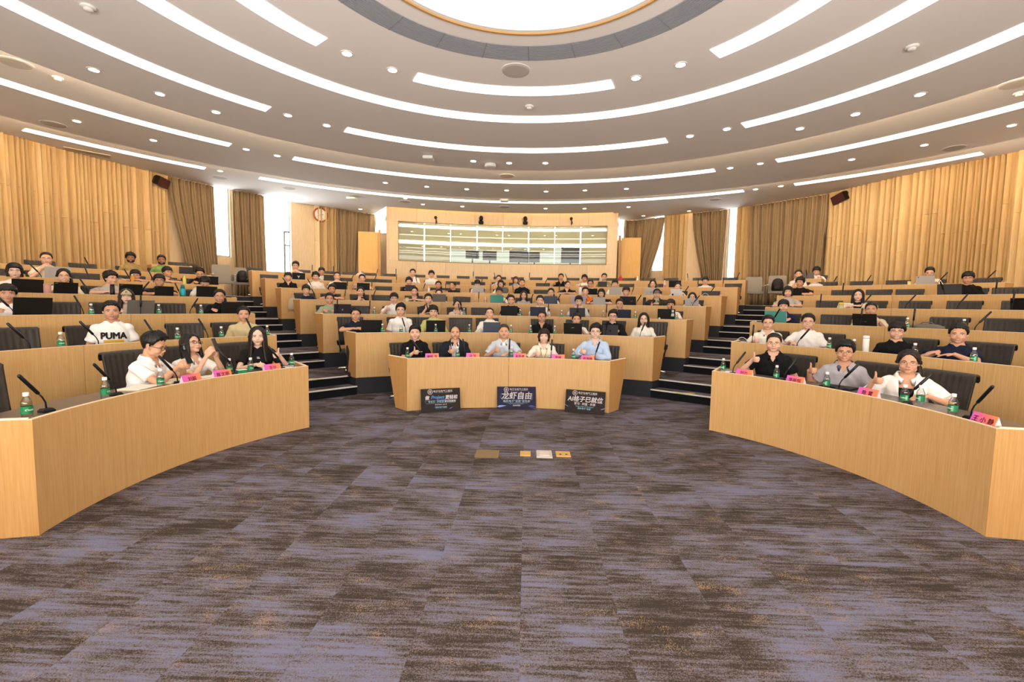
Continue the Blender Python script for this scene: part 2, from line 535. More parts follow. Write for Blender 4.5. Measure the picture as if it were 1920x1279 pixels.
# ---- aisle stairs
def aisle(side, AC, AS):
    root = bpy.data.objects.new('trim_1' if side == 'L' else 'trim_2', None); COL.objects.link(root)
    root['kind'] = 'structure'; root['label'] = 'carpeted aisle stairs with pale metal nosings between middle and %s desks' % ('left' if side == 'L' else 'right')
    pc = {i: pol(C1, RC(i), AC[i]) for i in range(1, 8)}
    ps = {i: pol(C2, RS(i), AS[i]) for i in range(1, 8)}
    pc[8] = pc[7]+(pc[7]-pc[6])*1.6; ps[8] = ps[7]+(ps[7]-ps[6])*1.6
    def line(i, u):
        a = pc[i].lerp(pc[i+1], u); c = ps[i].lerp(ps[i+1], u)
        e = (c-a).normalized()*0.02
        return a-e, c+e
    for i in range(2, 8):
        for (u0, u1, zt, z0) in ((0.0, 0.21, ZR(i)-0.1435, ZR(i-1)), (0.20, 1.0, ZR(i), ZR(i-1))):
            a, c = line(i, u0); a2, c2 = line(i, u1+0.02 if u1 < 1 else 1.0)
            poly = [a, c, c2, a2] if side == 'R' else [c, a, a2, c2]
            s = MB(); s.prism([(p.x, p.y) for p in poly], z0-0.02, zt, 0, 1)
            st = s.build('step', [M_RISER, M_CARPET], root)
            d = (a2-a).normalized(); 
            nb = MB()
            n0, n1 = a-d*0.012, c-d*0.012
            n2, n3 = c+d*0.028, a+d*0.028
            nb.prism([(p.x, p.y) for p in (n0, n1, n2, n3)], zt-0.012, zt+0.007)
            nb.build('nosing', M_NOSE, st)
    return pc, ps
PCL, PSL = aisle('L', A_CL, A_SL)
PCR, PSR = aisle('R', A_CR, A_SR)
M_YEL = plain('#d8c23a', 0.5)
for px0, px1, py, zz, nm in ((579, 603, 711, ZR(2), 'left'), (1270, 1304, 738, ZR(2)-0.1435, 'right')):
    p0, p1 = on_z(px0, py, zz+0.003), on_z(px1, py, zz+0.003)
    d = (p1-p0).normalized(); nn = Vector((-d.y, d.x, 0))*0.07
    b = MB(); b.prism([(q.x, q.y) for q in (p0, p1, p1+nn, p0+nn)], zz+0.001, zz+0.004)
    tag(b.build('warning_strip', M_YEL), 'yellow warning strip stuck on a lower step of the %s aisle' % nm, 'sign')

# ---- ceiling rings
def ring_plate(name, r0, r1, z, mat=M_CEIL, th=0.03, margin=0.16, parent=None, kind='structure'):
    b = MB(); vs = []
    for a in ANG:
        lim = wall_dist(a)-margin
        ra, rb = min(r0, lim), min(r1, lim)
        p, q = pol(CC, ra, a), pol(CC, rb, a)
        vs += [(p.x, p.y, z), (q.x, q.y, z), (q.x, q.y, z+th), (p.x, p.y, z+th)]
    fs = []
    for k in range(len(ANG)-1):
        i, j = 4*k, 4*k+4
        fs += [(i, i+1, j+1, j), (i+1, i+2, j+2, j+1), (i+2, i+3, j+3, j+2), (i+3, i, j, j+3)]
    b.add(vs, fs)
    return b.build(name, mat, parent, kind=kind)
def ring_r(px, py, z):
    p = on_z(px, py, z)
    return math.hypot(p.x-CC[0], p.y-CC[1])
R_DISC, R_WOOD = ring_r(997, 57, Z1), ring_r(994, 64, Z1)
R_V0, R_V1 = ring_r(1012, 85.5, Z1), ring_r(994, 114, Z1)
R1, R2 = 7.42, 11.45
ring_plate('ceiling', R_V1, R1, Z1, th=Z2-Z1+0.02)
ring_plate('ceiling', R_WOOD, R_V0, Z1, th=0.06)
ring_plate('ceiling', R1-0.05, R2, Z2, th=Z3-Z2+0.02)
ring_plate('ceiling', R2-0.05, 40, Z3, th=0.04, margin=0.17)
ring_plate('ceiling', 0.0, 60, ZTOP, th=0.04, margin=-0.1)
# louvred vent ring
v = bpy.data.objects.new('air_vent', None); COL.objects.link(v); v.location = (CC[0], CC[1], Z1)
tag(v, 'long curved grey louvred air vent ring around the round ceiling light', 'vent')
b = MB(); b.arc((0, 0), R_V0+0.002, R_V1-0.002, -180, 180, 0.03, 0.05, 0, 3); b.build('backing', plain('#6f747e', 0.7), v)
nl = 11
for k in range(nl):
    r = R_V0+0.02+(R_V1-R_V0-0.04)*k/(nl-1)
    b = MB(); b.arc((0, 0), r-0.012, r+0.012, -180, 180, -0.004, 0.012, 0, 3); b.build('slat', M_GRILLE, v)
for a in range(-165, 181, 15):
    b = MB(); b.arc((0, 0), R_V0+0.004, R_V1-0.004, a-0.12, a+0.12, -0.006, 0.014, 0, 3); b.build('joint', plain('#8c9098', 0.6), v)
# round lamp
lamp = thing('ceiling_light', 'large round glowing ceiling light with thin wooden rim', 'light', (CC[0], CC[1], Z1))
b = MB(); b.arc((0, 0), 0.0, R_DISC, -180, 180, 0.06, 0.08, 0, 4); b.build('diffuser', emit('#fffdf8', DISC_E), lamp)
b = MB(); b.arc((0, 0), R_DISC, R_WOOD-0.03, -180, 180, 0.0, 0.08, 0, 4); b.build('frame', M_WHITE, lamp)
b = MB(); b.arc((0, 0), R_WOOD-0.03, R_WOOD, -180, 180, -0.02, 0.08, 0, 4); b.build('rim', plain('#c49a62', 0.5), lamp)
# curved light strips: (ring number, inner radius, width, height, [start/end given as picture points])
def ang_of(px, py, z):
    p = on_z(px, py, z)
    return math.degrees(math.atan2(p.x-CC[0], p.y-CC[1]))
STRIPS = [('innermost', 3.137, 0.275, Z1, [(-112, ang_of(603, 78, Z1)), (ang_of(780, 143, Z1), ang_of(1148, 156, Z1)), (ang_of(1339, 99, Z1), 112)]),
          ('second', 4.20, 0.275, Z1, [(-118, 118)]),
          ('third', 5.83, 0.275, Z1, [(-112, ang_of(502, 205, Z1)), (ang_of(648, 243, Z1), ang_of(1250, 263, Z1)), (ang_of(1393, 234, Z1), 112)]),
          ('fourth', 9.22, 0.29, Z2, [(-96, ang_of(431, 272, Z2)), (ang_of(549, 298, Z2), ang_of(1340, 319, Z2)), (ang_of(1457, 302, Z2), 96)]),
          ('outermost', 12.60, 0.29, Z3, [(ang_of(44, 243, Z3), ang_of(385, 315, Z3)), (ang_of(486, 334, Z3), ang_of(1395, 359, Z3)), (ang_of(1490, 346, Z3), ang_of(1843, 288, Z3))])]
for nm, r, w, z, arcs in STRIPS:
    for k, (a0, a1) in enumerate(arcs):
        pos = ['left', 'middle', 'right'][k] if len(arcs) == 3 else None
        lab = ('glowing curved strip light, %s piece of the %s ceiling ring' % (pos, nm)) if pos else 'longest glowing curved strip light, one unbroken piece, second ring of the ceiling'
        root = thing('strip_light', lab, 'light', (CC[0], CC[1], z), 0, 'curved strip lights in the ceiling')
        b = MB(); b.arc((0, 0), r, r+w, a0, a1, -0.010, -0.002, 0, 2); b.build('diffuser', emit('#fffaf2', STRIP_E), root)

for nm, r, z0, z1 in (('inner', R1, Z1, Z2), ('outer', R2, Z2, Z3)):
    t = thing('cove_light', 'warm cove light hidden in the %s step of the ceiling' % nm, 'light', (CC[0], CC[1], z0))
    b = MB(); b.arc((0, 0), r+0.004, r+0.02, -125, 125, 0.05, z1-z0-0.03, 0, 3); b.build('lamp_tube', emit('#ffe2bd', STEP_E*(1.0 if nm == 'inner' else 1.5)), t)
# ---- walls
V = lambda *p: Vector(p if len(p) == 3 else (*p, 0))
M_FRAME = plain('#b9b7b2', 0.4, metal=0.3)
def wall_piece(name, pts, z0, z1, mat, th=0.12, parent=None):
    """upright wall along a line of points, thickness going away from the room"""
    b = MB(); vs = []
    n = len(pts)
    for i, p in enumerate(pts):
        d = (pts[min(i+1, n-1)]-pts[max(i-1, 0)]).normalized()
        o = Vector((-d.y, d.x, 0))*th
        q = p+o
        vs += [(p.x, p.y, z0), (p.x, p.y, z1), (q.x, q.y, z1), (q.x, q.y, z0)]
    fs = [(0, 1, 2, 3), (4*n-4, 4*n-1, 4*n-2, 4*n-3)]
    for i in range(n-1):
        k, j = 4*i, 4*i+4
        fs += [(k, j, j+1, k+1), (k+1, j+1, j+2, k+2), (k+2, j+2, j+3, k+3), (k+3, j+3, j, k)]
    b.add(vs, fs)
    return b.build(name, mat, parent, kind='structure' if parent is None else None)
def wline(a, b_):
    xs = [a] + [x for x, _ in (WL if a < 900 else WR) if a < x < b_] + [b_]
    return [wall_at(x) for x in xs]
wall_piece('wall_front', [V(12.6, -3.2), V(-12.6, -3.2)], -0.2, 1.6, M_PANEL)      # unseen front wall; its band of windows is added to light the room
wall_piece('wall_front', [V(12.6, -3.2), V(-12.6, -3.2)], 2.2, ZTOP, M_PANEL)
wf = bpy.data.objects.new('window_8', None); COL.objects.link(wf); wf['kind'] = 'structure'
for k in range(9):
    b = MB(); b.box((-12.4+3.1*k, -3.25, 1.9), (0.08, 0.1, 0.6)); b.build('mullion', M_CHROME, wf)
for k in range(8):
    b = MB(); b.box((-10.85+3.1*k, -3.25, 1.9), (3.02, 0.012, 0.6)); b.build('pane', M_GLASS, wf)
po = bpy.data.lights.new('daylight_portal', 'AREA'); po.shape = 'RECTANGLE'; po.size = 25; po.size_y = 0.6; po.cycles.is_portal = True
po_o = bpy.data.objects.new('daylight_portal', po); COL.objects.link(po_o)
po_o.matrix_world = Matrix.Translation((0, -3.15, 1.9)) @ Matrix(((1, 0, 0), (0, 0, -1), (0, 1, 0))).to_4x4()
wall_left = wall_piece('wall_left', [V(-12.6, -3.2), V(-12.6, 4.0), wall_at(-260)] + wline(-260, 397)[1:], -0.2, ZTOP, M_PANEL)
wall_right = wall_piece('wall_right', wline(1384, 2180) + [V(12.1, 4.0), V(12.1, -3.2)], -0.2, ZTOP, M_PANEL)
wall_piece('wall_left', wline(430, 489), 1.5, ZTOP, M_PANEL)
wall_left_back = wall_piece('wall_left', wline(545, 700), 1.5, ZTOP, M_PANEL)
wall_right_back = wall_piece('wall_right', wline(1248, 1366), 1.5, ZTOP, M_PANEL)
wall_piece('wall_right', wline(1172, 1224), 1.5, ZTOP, M_PANEL)
SILL = {'1': (397, 430, 3.06), '2': (489, 545, 2.30), '3': (1366, 1384, 2.3), '4': (1224, 1248, 3.1)}
for k, (a, b_, zs) in SILL.items():
    wall_piece('wall_left' if a < 900 else 'wall_right', wline(a, b_), 1.5, zs, M_PANEL)
    w = bpy.data.objects.new('window_'+k, None); COL.objects.link(w); w['kind'] = 'structure'
    pa, pb = wall_at(a), wall_at(b_)
    d = (pb-pa).normalized(); nrm = Vector((-d.y, d.x, 0)); L_ = (pb-pa).length
    th = 0.05
    R = Matrix((d, nrm, Vector((0, 0, 1)))).transposed()
    mid = (pa+pb)/2+nrm*0.09
    fr = MB()
    for u in (0.0, 1.0): fr.box(pa.lerp(pb, u)+nrm*0.09+V(0, 0, (zs+ZTOP)/2)+d*(0.025 if u == 0 else -0.025), (0.05, 0.06, ZTOP-zs), M=R)
    for zz in (zs+0.025, ZTOP-0.025): fr.box(mid+V(0, 0, zz), (L_-0.1, 0.06, 0.05), M=R)
    fr.build('window_frame', M_FRAME, w)
    if k == '2':
        m = MB(); m.box(pa.lerp(pb, 0.80)+nrm*0.09+V(0, 0, (zs+4.2)/2), (0.07, 0.06, 4.2-zs), M=R); m.build('mullion', plain('#8d979c', 0.4), w)
        m = MB(); m.box(pa.lerp(pb, 0.90)+nrm*0.09+V(0, 0, 4.2), (0.2*L_, 0.06, 0.06), M=R); m.box(pa.lerp(pb, 0.90)+nrm*0.09+V(0, 0, 3.7), (0.2*L_, 0.05, 0.05), M=R); m.build('transom', plain('#8d979c', 0.4), w)
    g = MB(); g.box(mid+V(0, 0, (zs+ZTOP)/2), (L_-0.1, 0.012, ZTOP-zs-0.1), M=R); g.build('pane', M_GLASS, w)
    po = bpy.data.lights.new('daylight_portal', 'AREA'); po.shape = 'RECTANGLE'; po.size = L_; po.size_y = 5.3-zs
    po.cycles.is_portal = True
    po_o = bpy.data.objects.new('daylight_portal', po); COL.objects.link(po_o)
    po_o.matrix_world = Matrix.Translation(mid+nrm*0.02+V(0, 0, (zs+5.3)/2)) @ Matrix((d, Vector((0, 0, 1)), nrm)).transposed().to_4x4()
# recesses beside the booth: bright openings high above the doors
def opening(k, pa, pb, zs):
    w = bpy.data.objects.new('window_%d' % k, None); COL.objects.link(w); w['kind'] = 'structure'
    d = (pb-pa).normalized(); nrm = Vector((-d.y, d.x, 0)); L_ = (pb-pa).length
    R = Matrix((d, nrm, Vector((0, 0, 1)))).transposed(); mid = (pa+pb)/2
    fr = MB()
    for s in (-1, 1): fr.box(mid+d*s*(L_/2-0.02)+V(0, 0, (zs+ZTOP)/2), (0.04, 0.06, ZTOP-zs), M=R)
    for zz in (zs+0.02, ZTOP-0.02): fr.box(mid+V(0, 0, zz), (L_-0.08, 0.06, 0.04), M=R)
    fr.build('window_frame', M_FRAME, w)
    g = MB(); g.box(mid+V(0, 0, (zs+ZTOP)/2), (L_-0.08, 0.012, ZTOP-zs-0.08), M=R); g.build('pane', M_GLASS, w)
pL, pR = wall_at(700), wall_at(1172)
bl, br = V(*BOOTH[0]), V(*BOOTH[-1])
opening(5, pL, bl, 4.55); wall_piece('wall_left', [pL, bl], 1.5, 4.55, M_PANEL)
opening(6, br, pR, 4.45); wall_piece('wall_right', [br, pR], 1.5, 4.45, M_PANEL)
# booth
ab0, ab1 = -20.3, 12.9
def booth_ang(px, y=450): 
    p = on_cyl(px, y, C1, R_B); return math.degrees(math.atan2(p.x-C1[0], p.y-C1[1]))
aw0, aw1 = booth_ang(748), booth_ang(1137)
WZ0, WZ1 = 3.30, 4.80
wall_piece('wall_booth_left', [bl, pol(C1, R_B, ab0)], 1.5, ZTOP, M_PANEL, 0.1)
wall_piece('wall_booth_right', [pol(C1, R_B, ab1), br], 1.5, ZTOP, M_PANEL, 0.1)
WB = bpy.data.objects.new('wall_back', None); COL.objects.link(WB); WB['kind'] = 'structure'
def bpanel(a0, a1, z0, z1):
    b = MB(); b.arc(C1, R_B, R_B+0.1, a0+0.010, a1-0.010, z0+0.002, z1-0.002, 0, 1.5); b.build('panel', M_PANEL, WB)
na = 8
aa = np.linspace(ab0, ab1, 9)
for x0, x1 in zip(aa[:-1], aa[1:]):
    bpanel(x0, x1, 1.5, WZ0)
    bpanel(x0, x1, WZ1, ZTOP)
bpanel(ab0, aw0, WZ0, WZ1); bpanel(aw1, ab1, WZ0, WZ1)
b = MB(); b.arc(C1, R_B+0.05, R_B+0.09, ab0, ab1, 1.5, WZ0-0.02, 0, 3); b.arc(C1, R_B+0.05, R_B+0.09, ab0, ab1, WZ1+0.02, ZTOP, 0, 3); b.build('backing', plain('#7a6444', 0.8), WB)
# booth window
bw = bpy.data.objects.new('window_7', None); COL.objects.link(bw); bw['kind'] = 'structure'; bw['label'] = 'wide curved control booth window of eight panes with beige blinds behind'
M_BGLASS = clear_mat('booth_glass', (0.95, 0.98, 0.96), 0.13, 0.01)
M_BLIND, _nt, _b = new_mat('blind_cloth')
_b.inputs['Base Color'].default_value = (*rgb('#efe6cc'), 1); _b.inputs['Roughness'].default_value = 0.9; _b.inputs['Specular IOR Level'].default_value = 0.05
_t = _nt.nodes.new('ShaderNodeBsdfTranslucent'); _t.inputs['Color'].default_value = (*rgb('#efe6cc'), 1)
_m = _nt.nodes.new('ShaderNodeMixShader'); _m.inputs['Fac'].default_value = 0.45
_nt.links.new(_b.outputs[0], _m.inputs[1]); _nt.links.new(_t.outputs[0], _m.inputs[2]); _nt.links.new(_m.outputs[0], _nt.nodes['Material Output'].inputs['Surface'])
BX = [746, 796, 845, 894.5, 942.5, 991, 1040, 1088.5, 1139]
ba = [booth_ang(x) for x in BX]
for k in range(8):
    g = MB(); p, q = pol(C1, R_B+0.03, ba[k]+0.03), pol(C1, R_B+0.03, ba[k+1]-0.03)
    d = (q-p).normalized(); nrm = V(-d.y, d.x, 0); R = Matrix((d, nrm, V(0, 0, 1))).transposed()
    g.box((p+q)/2+V(0, 0, (WZ0+WZ1)/2), ((q-p).length, 0.012, WZ1-WZ0), M=R); g.build('pane', M_BGLASS, bw)
    drop = [WZ0+0.02, WZ0+0.02, WZ0+0.5, WZ0+0.5, WZ0+0.56, WZ0+0.5, WZ0+0.85, WZ0+0.02][k]
    bb = MB(); bb.arc(C1, R_B+0.10, R_B+0.104, ba[k]+0.09, ba[k+1]-0.09, drop, WZ1, 0, 1); bb.tube([pol(C1, R_B+0.1, ba[k]+0.1)+V(0, 0, drop), pol(C1, R_B+0.1, ba[k+1]-0.1)+V(0, 0, drop)], 0.012)
    bb.build('roller_blind', M_BLIND, bw)
    if k:
        mm = MB(); mm.arc(C1, R_B+0.125, R_B+0.128, ba[k]-(0.10 if k % 2 else 0.05), ba[k]+(0.10 if k % 2 else 0.05), WZ0+(0.5 if k in (3, 4, 5) else 0.02), WZ1-0.08, 0, 1); mm.build('gap_glow', emit('#f4fbff', 2.2), bw)  # glowing strips stand in for light showing between the blinds
fr = MB()
fr.arc(C1, R_B-0.01, R_B+0.09, aw0-0.12, aw1+0.12, WZ0-0.03, WZ0, 0, 1.5); fr.arc(C1, R_B-0.01, R_B+0.09, aw0-0.12, aw1+0.12, WZ1, WZ1+0.025, 0, 1.5)
fr.arc(C1, R_B-0.01, R_B+0.09, aw0-0.12, aw0, WZ0, WZ1, 0, 1.5); fr.arc(C1, R_B-0.01, R_B+0.09, aw1, aw1+0.12, WZ0, WZ1, 0, 1.5)
fr.build('window_frame', plain('#8f7a58', 0.5), bw)
# control room behind the glass
b = MB()
b.arc(C1, R_B+2.2, R_B+2.25, ab0, ab1, 1.6, ZTOP, 0, 3); b.arc(C1, R_B+0.1, R_B+2.25, ab0, ab1, 2.5, 2.52, 0, 3); b.arc(C1, R_B+0.1, R_B+2.25, ab0, ab1, 5.0, 5.02, 0, 3)
b.build('wall_control_room', plain('#dfe3dd', 0.8), kind='structure')
ll = thing('ceiling_light', 'flat panel light inside the control booth behind the glass', 'light', (0, 0, 0)); b = MB(); b.arc(C1, R_B+0.9, R_B+1.2, -16, 9, 4.96, 4.99, 0, 3); b.build('diffuser', emit('#f6f6ea', 13.0), ll)
for (x0, x1, y0, y1, lab, rr) in ((873, 898, 470, 485, 'dark control monitor, leftmost behind the booth glass', 0.7), (905, 931, 471, 488, 'dark control monitor, second behind the booth glass', 0.7),
                              (955, 991, 467, 492, 'widest dark monitor at the middle of the control booth', 0.6), (992, 1012, 470, 492, 'narrow dark monitor right of the widest booth monitor', 0.7),
                              (1052, 1087, 460, 493, 'tall dark equipment rack at right behind the booth glass', 0.9)):
    p, q = column(x0, C1, R_B+rr, 3.6), column(x1, C1, R_B+rr, 3.6)
    d = (q-p); d.z = 0; L_ = d.length; d.normalize(); nrm = V(-d.y, d.x, 0); R = Matrix((d, nrm, V(0, 0, 1))).transposed()
    zb = on_cyl((x0+x1)/2, y1, C1, R_B+rr).z; zt = on_cyl((x0+x1)/2, y0, C1, R_B+rr).z
    c = (p+q)/2; c.z = 0
    mo = thing('monitor' if 'monitor' in lab else 'equipment_rack', lab, 'monitor' if 'monitor' in lab else 'rack', (c.x, c.y, zb))
    b = MB(); b.box((0, 0.02, (zt-zb)/2), (L_, 0.04, zt-zb), M=R); b.build('screen' if 'monitor' in lab else 'cabinet', M_BLACKG, mo)
    b = MB(); b.box((0, 0.06, -0.1), (0.06, 0.03, 0.24), M=R); b.build('stand', M_BLACK, mo)
dk = thing('control_desk', 'pale control desk under the monitors inside the booth', 'desk', (0, 0, 0))
b = MB(); b.arc(C1, R_B+0.35, R_B+1.0, -14, 10, 3.28, 3.32, 0, 2); b.build('worktop', plain('#d9cdbd', 0.5), dk)
b = MB(); b.arc(C1, R_B+0.40, R_B+0.44, -13.9, 9.9, 2.53, 3.28, 0, 2); b.build('front_panel', plain('#cfc4b4', 0.5), dk)

# ---- wooden slats, one by one
def slats(wall, a, b_, n, z0, joint):
    rnd = random.Random(int(a))
    cuts = [a+(b_-a)*(k+rnd.uniform(-0.24, 0.24) if 0 < k < n else k)/n for k in range(n+1)]
    # spread evenly in space rather than in columns
    for k in range(n):
        pa, pb = wall_at(cuts[k]), wall_at(cuts[k+1])
        nn = wall_n((cuts[k]+cuts[k+1])/2)
        d0, d1 = (0.05, 0.24) if rnd.random() < 0.7 else (0.03, 0.14)
        if a > 900: d0, d1 = d1, d0
        g_ = rnd.uniform(0.12, 0.28)
        if a < 900: pa = pa.lerp(pb, g_)
        else: pb = pb.lerp(pa, g_)
        fa, fb = pa+nn*d0, pb+nn*d1
        zj = joint + rnd.choice((-0.35, 0.0, 0.3, 0.55))
        zt = ZTOP-0.1
        for (za, zb) in ((z0, zj), (zj+0.006, zt)):
            s = MB(); s.prism([(p.x, p.y) for p in (pa, pb, fb, fa)], za, zb); s.build('slat', M_SLAT, wall)
slats(wall_left, -60, 307, 42, 1.6, 3.6)
slats(wall_right, 1562, 1990, 46, 1.6, 3.6)
slats(wall_left_back, 586, 626, 6, 1.7, 3.4)
slats(wall_right_back, 1248, 1292, 7, 1.7, 3.4)
slats(wall_right, 1386, 1418, 5, 1.7, 3.4)

# ---- cove lamps hidden above the ceiling edge
def cove(pts, lab, e):
    t = thing('cove_light', lab, 'light', (0, 0, 0))
    b = MB(); n = len(pts); vs = []
    for i, p in enumerate(pts):
        d = (pts[min(i+1, n-1)]-pts[max(i-1, 0)]).normalized(); inn = Vector((d.y, -d.x, 0))
        p0, p1 = p+inn*0.22, p+inn*0.27
        vs += [(p0.x, p0.y, Z3+0.06), (p1.x, p1.y, Z3+0.06), (p1.x, p1.y, Z3+0.09), (p0.x, p0.y, Z3+0.09)]
    fs = [(0, 1, 2, 3), (4*n-4, 4*n-1, 4*n-2, 4*n-3)]
    for i in range(n-1):
        k, j = 4*i, 4*i+4
        fs += [(k, j, j+1, k+1), (k+1, j+1, j+2, k+2), (k+2, j+2, j+3, k+3), (k+3, j+3, j, k)]
    b.add(vs, fs); b.build('lamp_tube', emit('#ffce84', e), t)
cove(wline(-120, 390), 'warm cove light hidden above the left slatted wall', COVE_E)
cove(wline(1420, 2040), 'warm cove light hidden above the right slatted wall', COVE_E)
cove([V(*p) for p in BOOTH[1:-1]], 'warm cove light hidden above the booth wall', COVE_E*0.7)
cove(wline(1250, 1362), 'warm cove light hidden above the right back curtains', COVE_E*0.7)
# ------------------------------------------------------------------ desks
def spot(blk, row, px, dr, dz, y0=None):
    """place on a row: distance dr behind the desk front, dz above the tier, in picture column px"""
    c, R = (C1, RC(row)) if blk == 'C' else (C2, RS(row))
    p = column(px, c, R+dr, ZR(row)+dz, y0 or 600)
    a = math.atan2(p.x-c[0], p.y-c[1])
    return Vector((p.x, p.y, ZR(row))), a          # rz = -a turns local -y towards the arc centre
TOP_Z = 0.745          # where things stand; the desktop itself ends 1.5 mm lower
def desk(blk, row):
    c = C1 if blk == 'C' else C2
    R = RC(row) if blk == 'C' else RS(row)
    z = ZR(row)
    if blk == 'C': a0, a1 = A_CL[row], A_CR[row]
    elif blk == 'L': a0, a1 = F_SL[row], A_SL[row]
    else: a0, a1 = A_SR[row], F_SR[row]
    am = (a0+a1)/2
    o = pol(c, R, am)
    nm = {1: 'front', 7: 'back'}.get(row, ROWW[row])
    root = thing('row_desk', 'long curved light wood desk, %s row of the %s block' % (nm, BLKW[blk]), 'desk', (o.x, o.y, z), 0, 'curved row desks')
    c0 = (c[0]-o.x, c[1]-o.y)
    def end_dir(s):
        if blk == 'C':
            pc = PCL if s < 0 else PCR
            return (pc[row+1]-pc[row]).normalized()
        if (blk == 'L') == (s > 0):
            ps = PSL if blk == 'L' else PSR
            return (ps[row+1]-ps[row]).normalized()
        t = math.radians(a0 if s < 0 else a1)
        return Vector((math.sin(t), math.cos(t), 0))
    outer = []
    for s, a in ((-1, a0), (1, a1)):
        p = pol(c, R, a); d = end_dir(s)
        q = p+d*0.52
        # follow d until it is 0.50 behind the front
        for _ in range(6):
            rr = math.hypot(q.x-c[0], q.y-c[1]); q = q+d*((R+0.50-rr)/max(0.3, d.dot((q-V(c[0], c[1])).normalized())))
        outer.append(math.degrees(math.atan2(q.x-c[0], q.y-c[1])))
        L_ = (q-p).length
        inw = Vector((-d.y, d.x, 0)); 
        if inw.dot(pol(c, R, am)-p) < 0: inw = -inw
        pl = p-V(o.x, o.y)
        prof = [(0.0, 0.0), (L_*0.62, 0.0), (L_+0.03, DESK_H-0.03), (L_+0.03, DESK_H), (0.0, DESK_H)]
        b = MB(); vs = [tuple(pl+d*u+V(0, 0, h)) for u, h in prof] + [tuple(pl+d*u+V(0, 0, h)+inw*0.035) for u, h in prof]
        n = len(prof); b.add(vs, [tuple(range(n)), tuple(range(2*n-1, n-1, -1))]+[(i, n+i, n+(i+1) % n, (i+1) % n) for i in range(n)])
        b.build('end_panel', M_WOODSHADE, root)
        b = MB(); b.tube([pl+d*u+inw*0.0175+V(0, 0, DESK_H+0.001) for u in (0.03, L_+0.02)], 0.012, 4); b.build('end_edge', M_EDGE, root)
    n = max(1, round(math.radians(a1-a0)*R/(2.1 if blk != 'C' else 1.75)))
    aa = np.linspace(a0, a1, n+1)
    for x0, x1 in zip(aa[:-1], aa[1:]):
        g = math.degrees(0.0022/R)
        b = MB(); b.arc(c0, R, R+0.028, x0+g, x1-g, 0.004, DESK_H, 0, 2.0); b.build('front_panel', M_WOOD, root)
    b = MB(); b.arc(c0, R+0.001, R+0.027, a0, a1, DESK_H, DESK_H+0.004, 0, 2.0); b.build('top_edge', M_EDGE, root)
    b = MB(); b.arc(c0, R+0.03, R+0.50, a0+0.25, a1-0.25, TOP_Z-0.03, TOP_Z-0.0015, 0, 2.0, outer[0]+0.4, outer[1]-0.4); b.build('desktop', M_TOP, root)
for row in range(1, 8):
    for blk in 'CLR': desk(blk, row)

# ------------------------------------------------------------------ chairs
def chair_meshes():
    P = {}
    b = MB(); W = 0.238; prof = []
    # leather back with a rolled top, local -y is the front
    path = [(0.16, 0.48), (0.19, 0.60), (0.215, 0.73), (0.235, 0.86), (0.25, 0.95), (0.250, 0.98), (0.288, 0.996), (0.315, 0.985), (0.322, 0.958), (0.305, 0.935)]
    rings = []
    ns = 33
    th = 0.022
    for s in range(ns):
        u = -1+2*s/(ns-1); x = u*W; curve = -0.035*u*u
        rib = 0.0035*math.cos(u*PI*8)
        front = [(x*(0.93+0.07*min(1, max(0, (zz-0.5)/0.45))), yy+curve-rib, zz) for yy, zz in path]
        back = [(p[0], p[1]+th if k < 6 else p[1]-0.0, p[2]-(0.0 if k < 6 else th)) for k, p in enumerate(front)]
        rings.append(front+back[::-1])
    b.loft(rings); P['backrest'] = (b.mesh('chair_back', M_LEATHER, True), M_LEATHER)
    b = MB(); b.loft([[(x*s, y*s2-0.02, z) for x, y in [(0.235*math.copysign(abs(math.cos(t))**0.5, math.cos(t)), 0.24*math.copysign(abs(math.sin(t))**0.5, math.sin(t))) for t in [2*PI*k/16 for k in range(16)]]] for s, s2, z in ((0.9, 0.9, 0.33), (1, 1, 0.35), (1, 1, 0.395), (0.93, 0.93, 0.410))])
    P['seat'] = (b.mesh('chair_seat', M_LEATHER, True), M_LEATHER)
    for s in (-1, 1):
        b = MB(); b.tube([(s*0.235, 0.17, 0.48), (s*0.250, 0.15, 0.56), (s*0.250, -0.02, 0.575), (s*0.250, -0.10, 0.555), (s*0.25, -0.12, 0.48), (s*0.22, -0.1, 0.37)], [0.012, 0.014, 0.018, 0.018, 0.013, 0.012], 6)
        P['armrest%d' % s] = (b.mesh('chair_arm', M_BLACK, True), M_BLACK)
    b = MB(); b.lathe([(0.028, 0.08), (0.028, 0.25), (0.018, 0.25), (0.018, 0.31), (0.09, 0.31), (0.09, 0.328)], 10); P['column'] = (b.mesh('chair_column', M_CHROME, False), M_CHROME)
    b = MB(); b.lathe([(0.045, 0.06), (0.045, 0.11)], 10)
    for k in range(5):
        a = 2*PI*k/5+0.3; d = V(math.cos(a), math.sin(a), 0)
        b.tube([d*0.02+V(0, 0, 0.09), d*0.25+V(0, 0, 0.065), d*0.262+V(0, 0, 0.024)], [0.026, 0.018, 0.022], 6)
    P['base'] = (b.mesh('chair_base', M_CHROME, True), M_CHROME)
    return P
CHAIR = chair_meshes()
CHAIR_LIST = []
def chair(blk, row, px, occupied=False, pos=None, ang=None):
    if pos is None: pos, ang = spot(blk, row, px, 0.80, 0.9)
    CHAIR_LIST.append((blk, row, px, occupied, pos, ang))
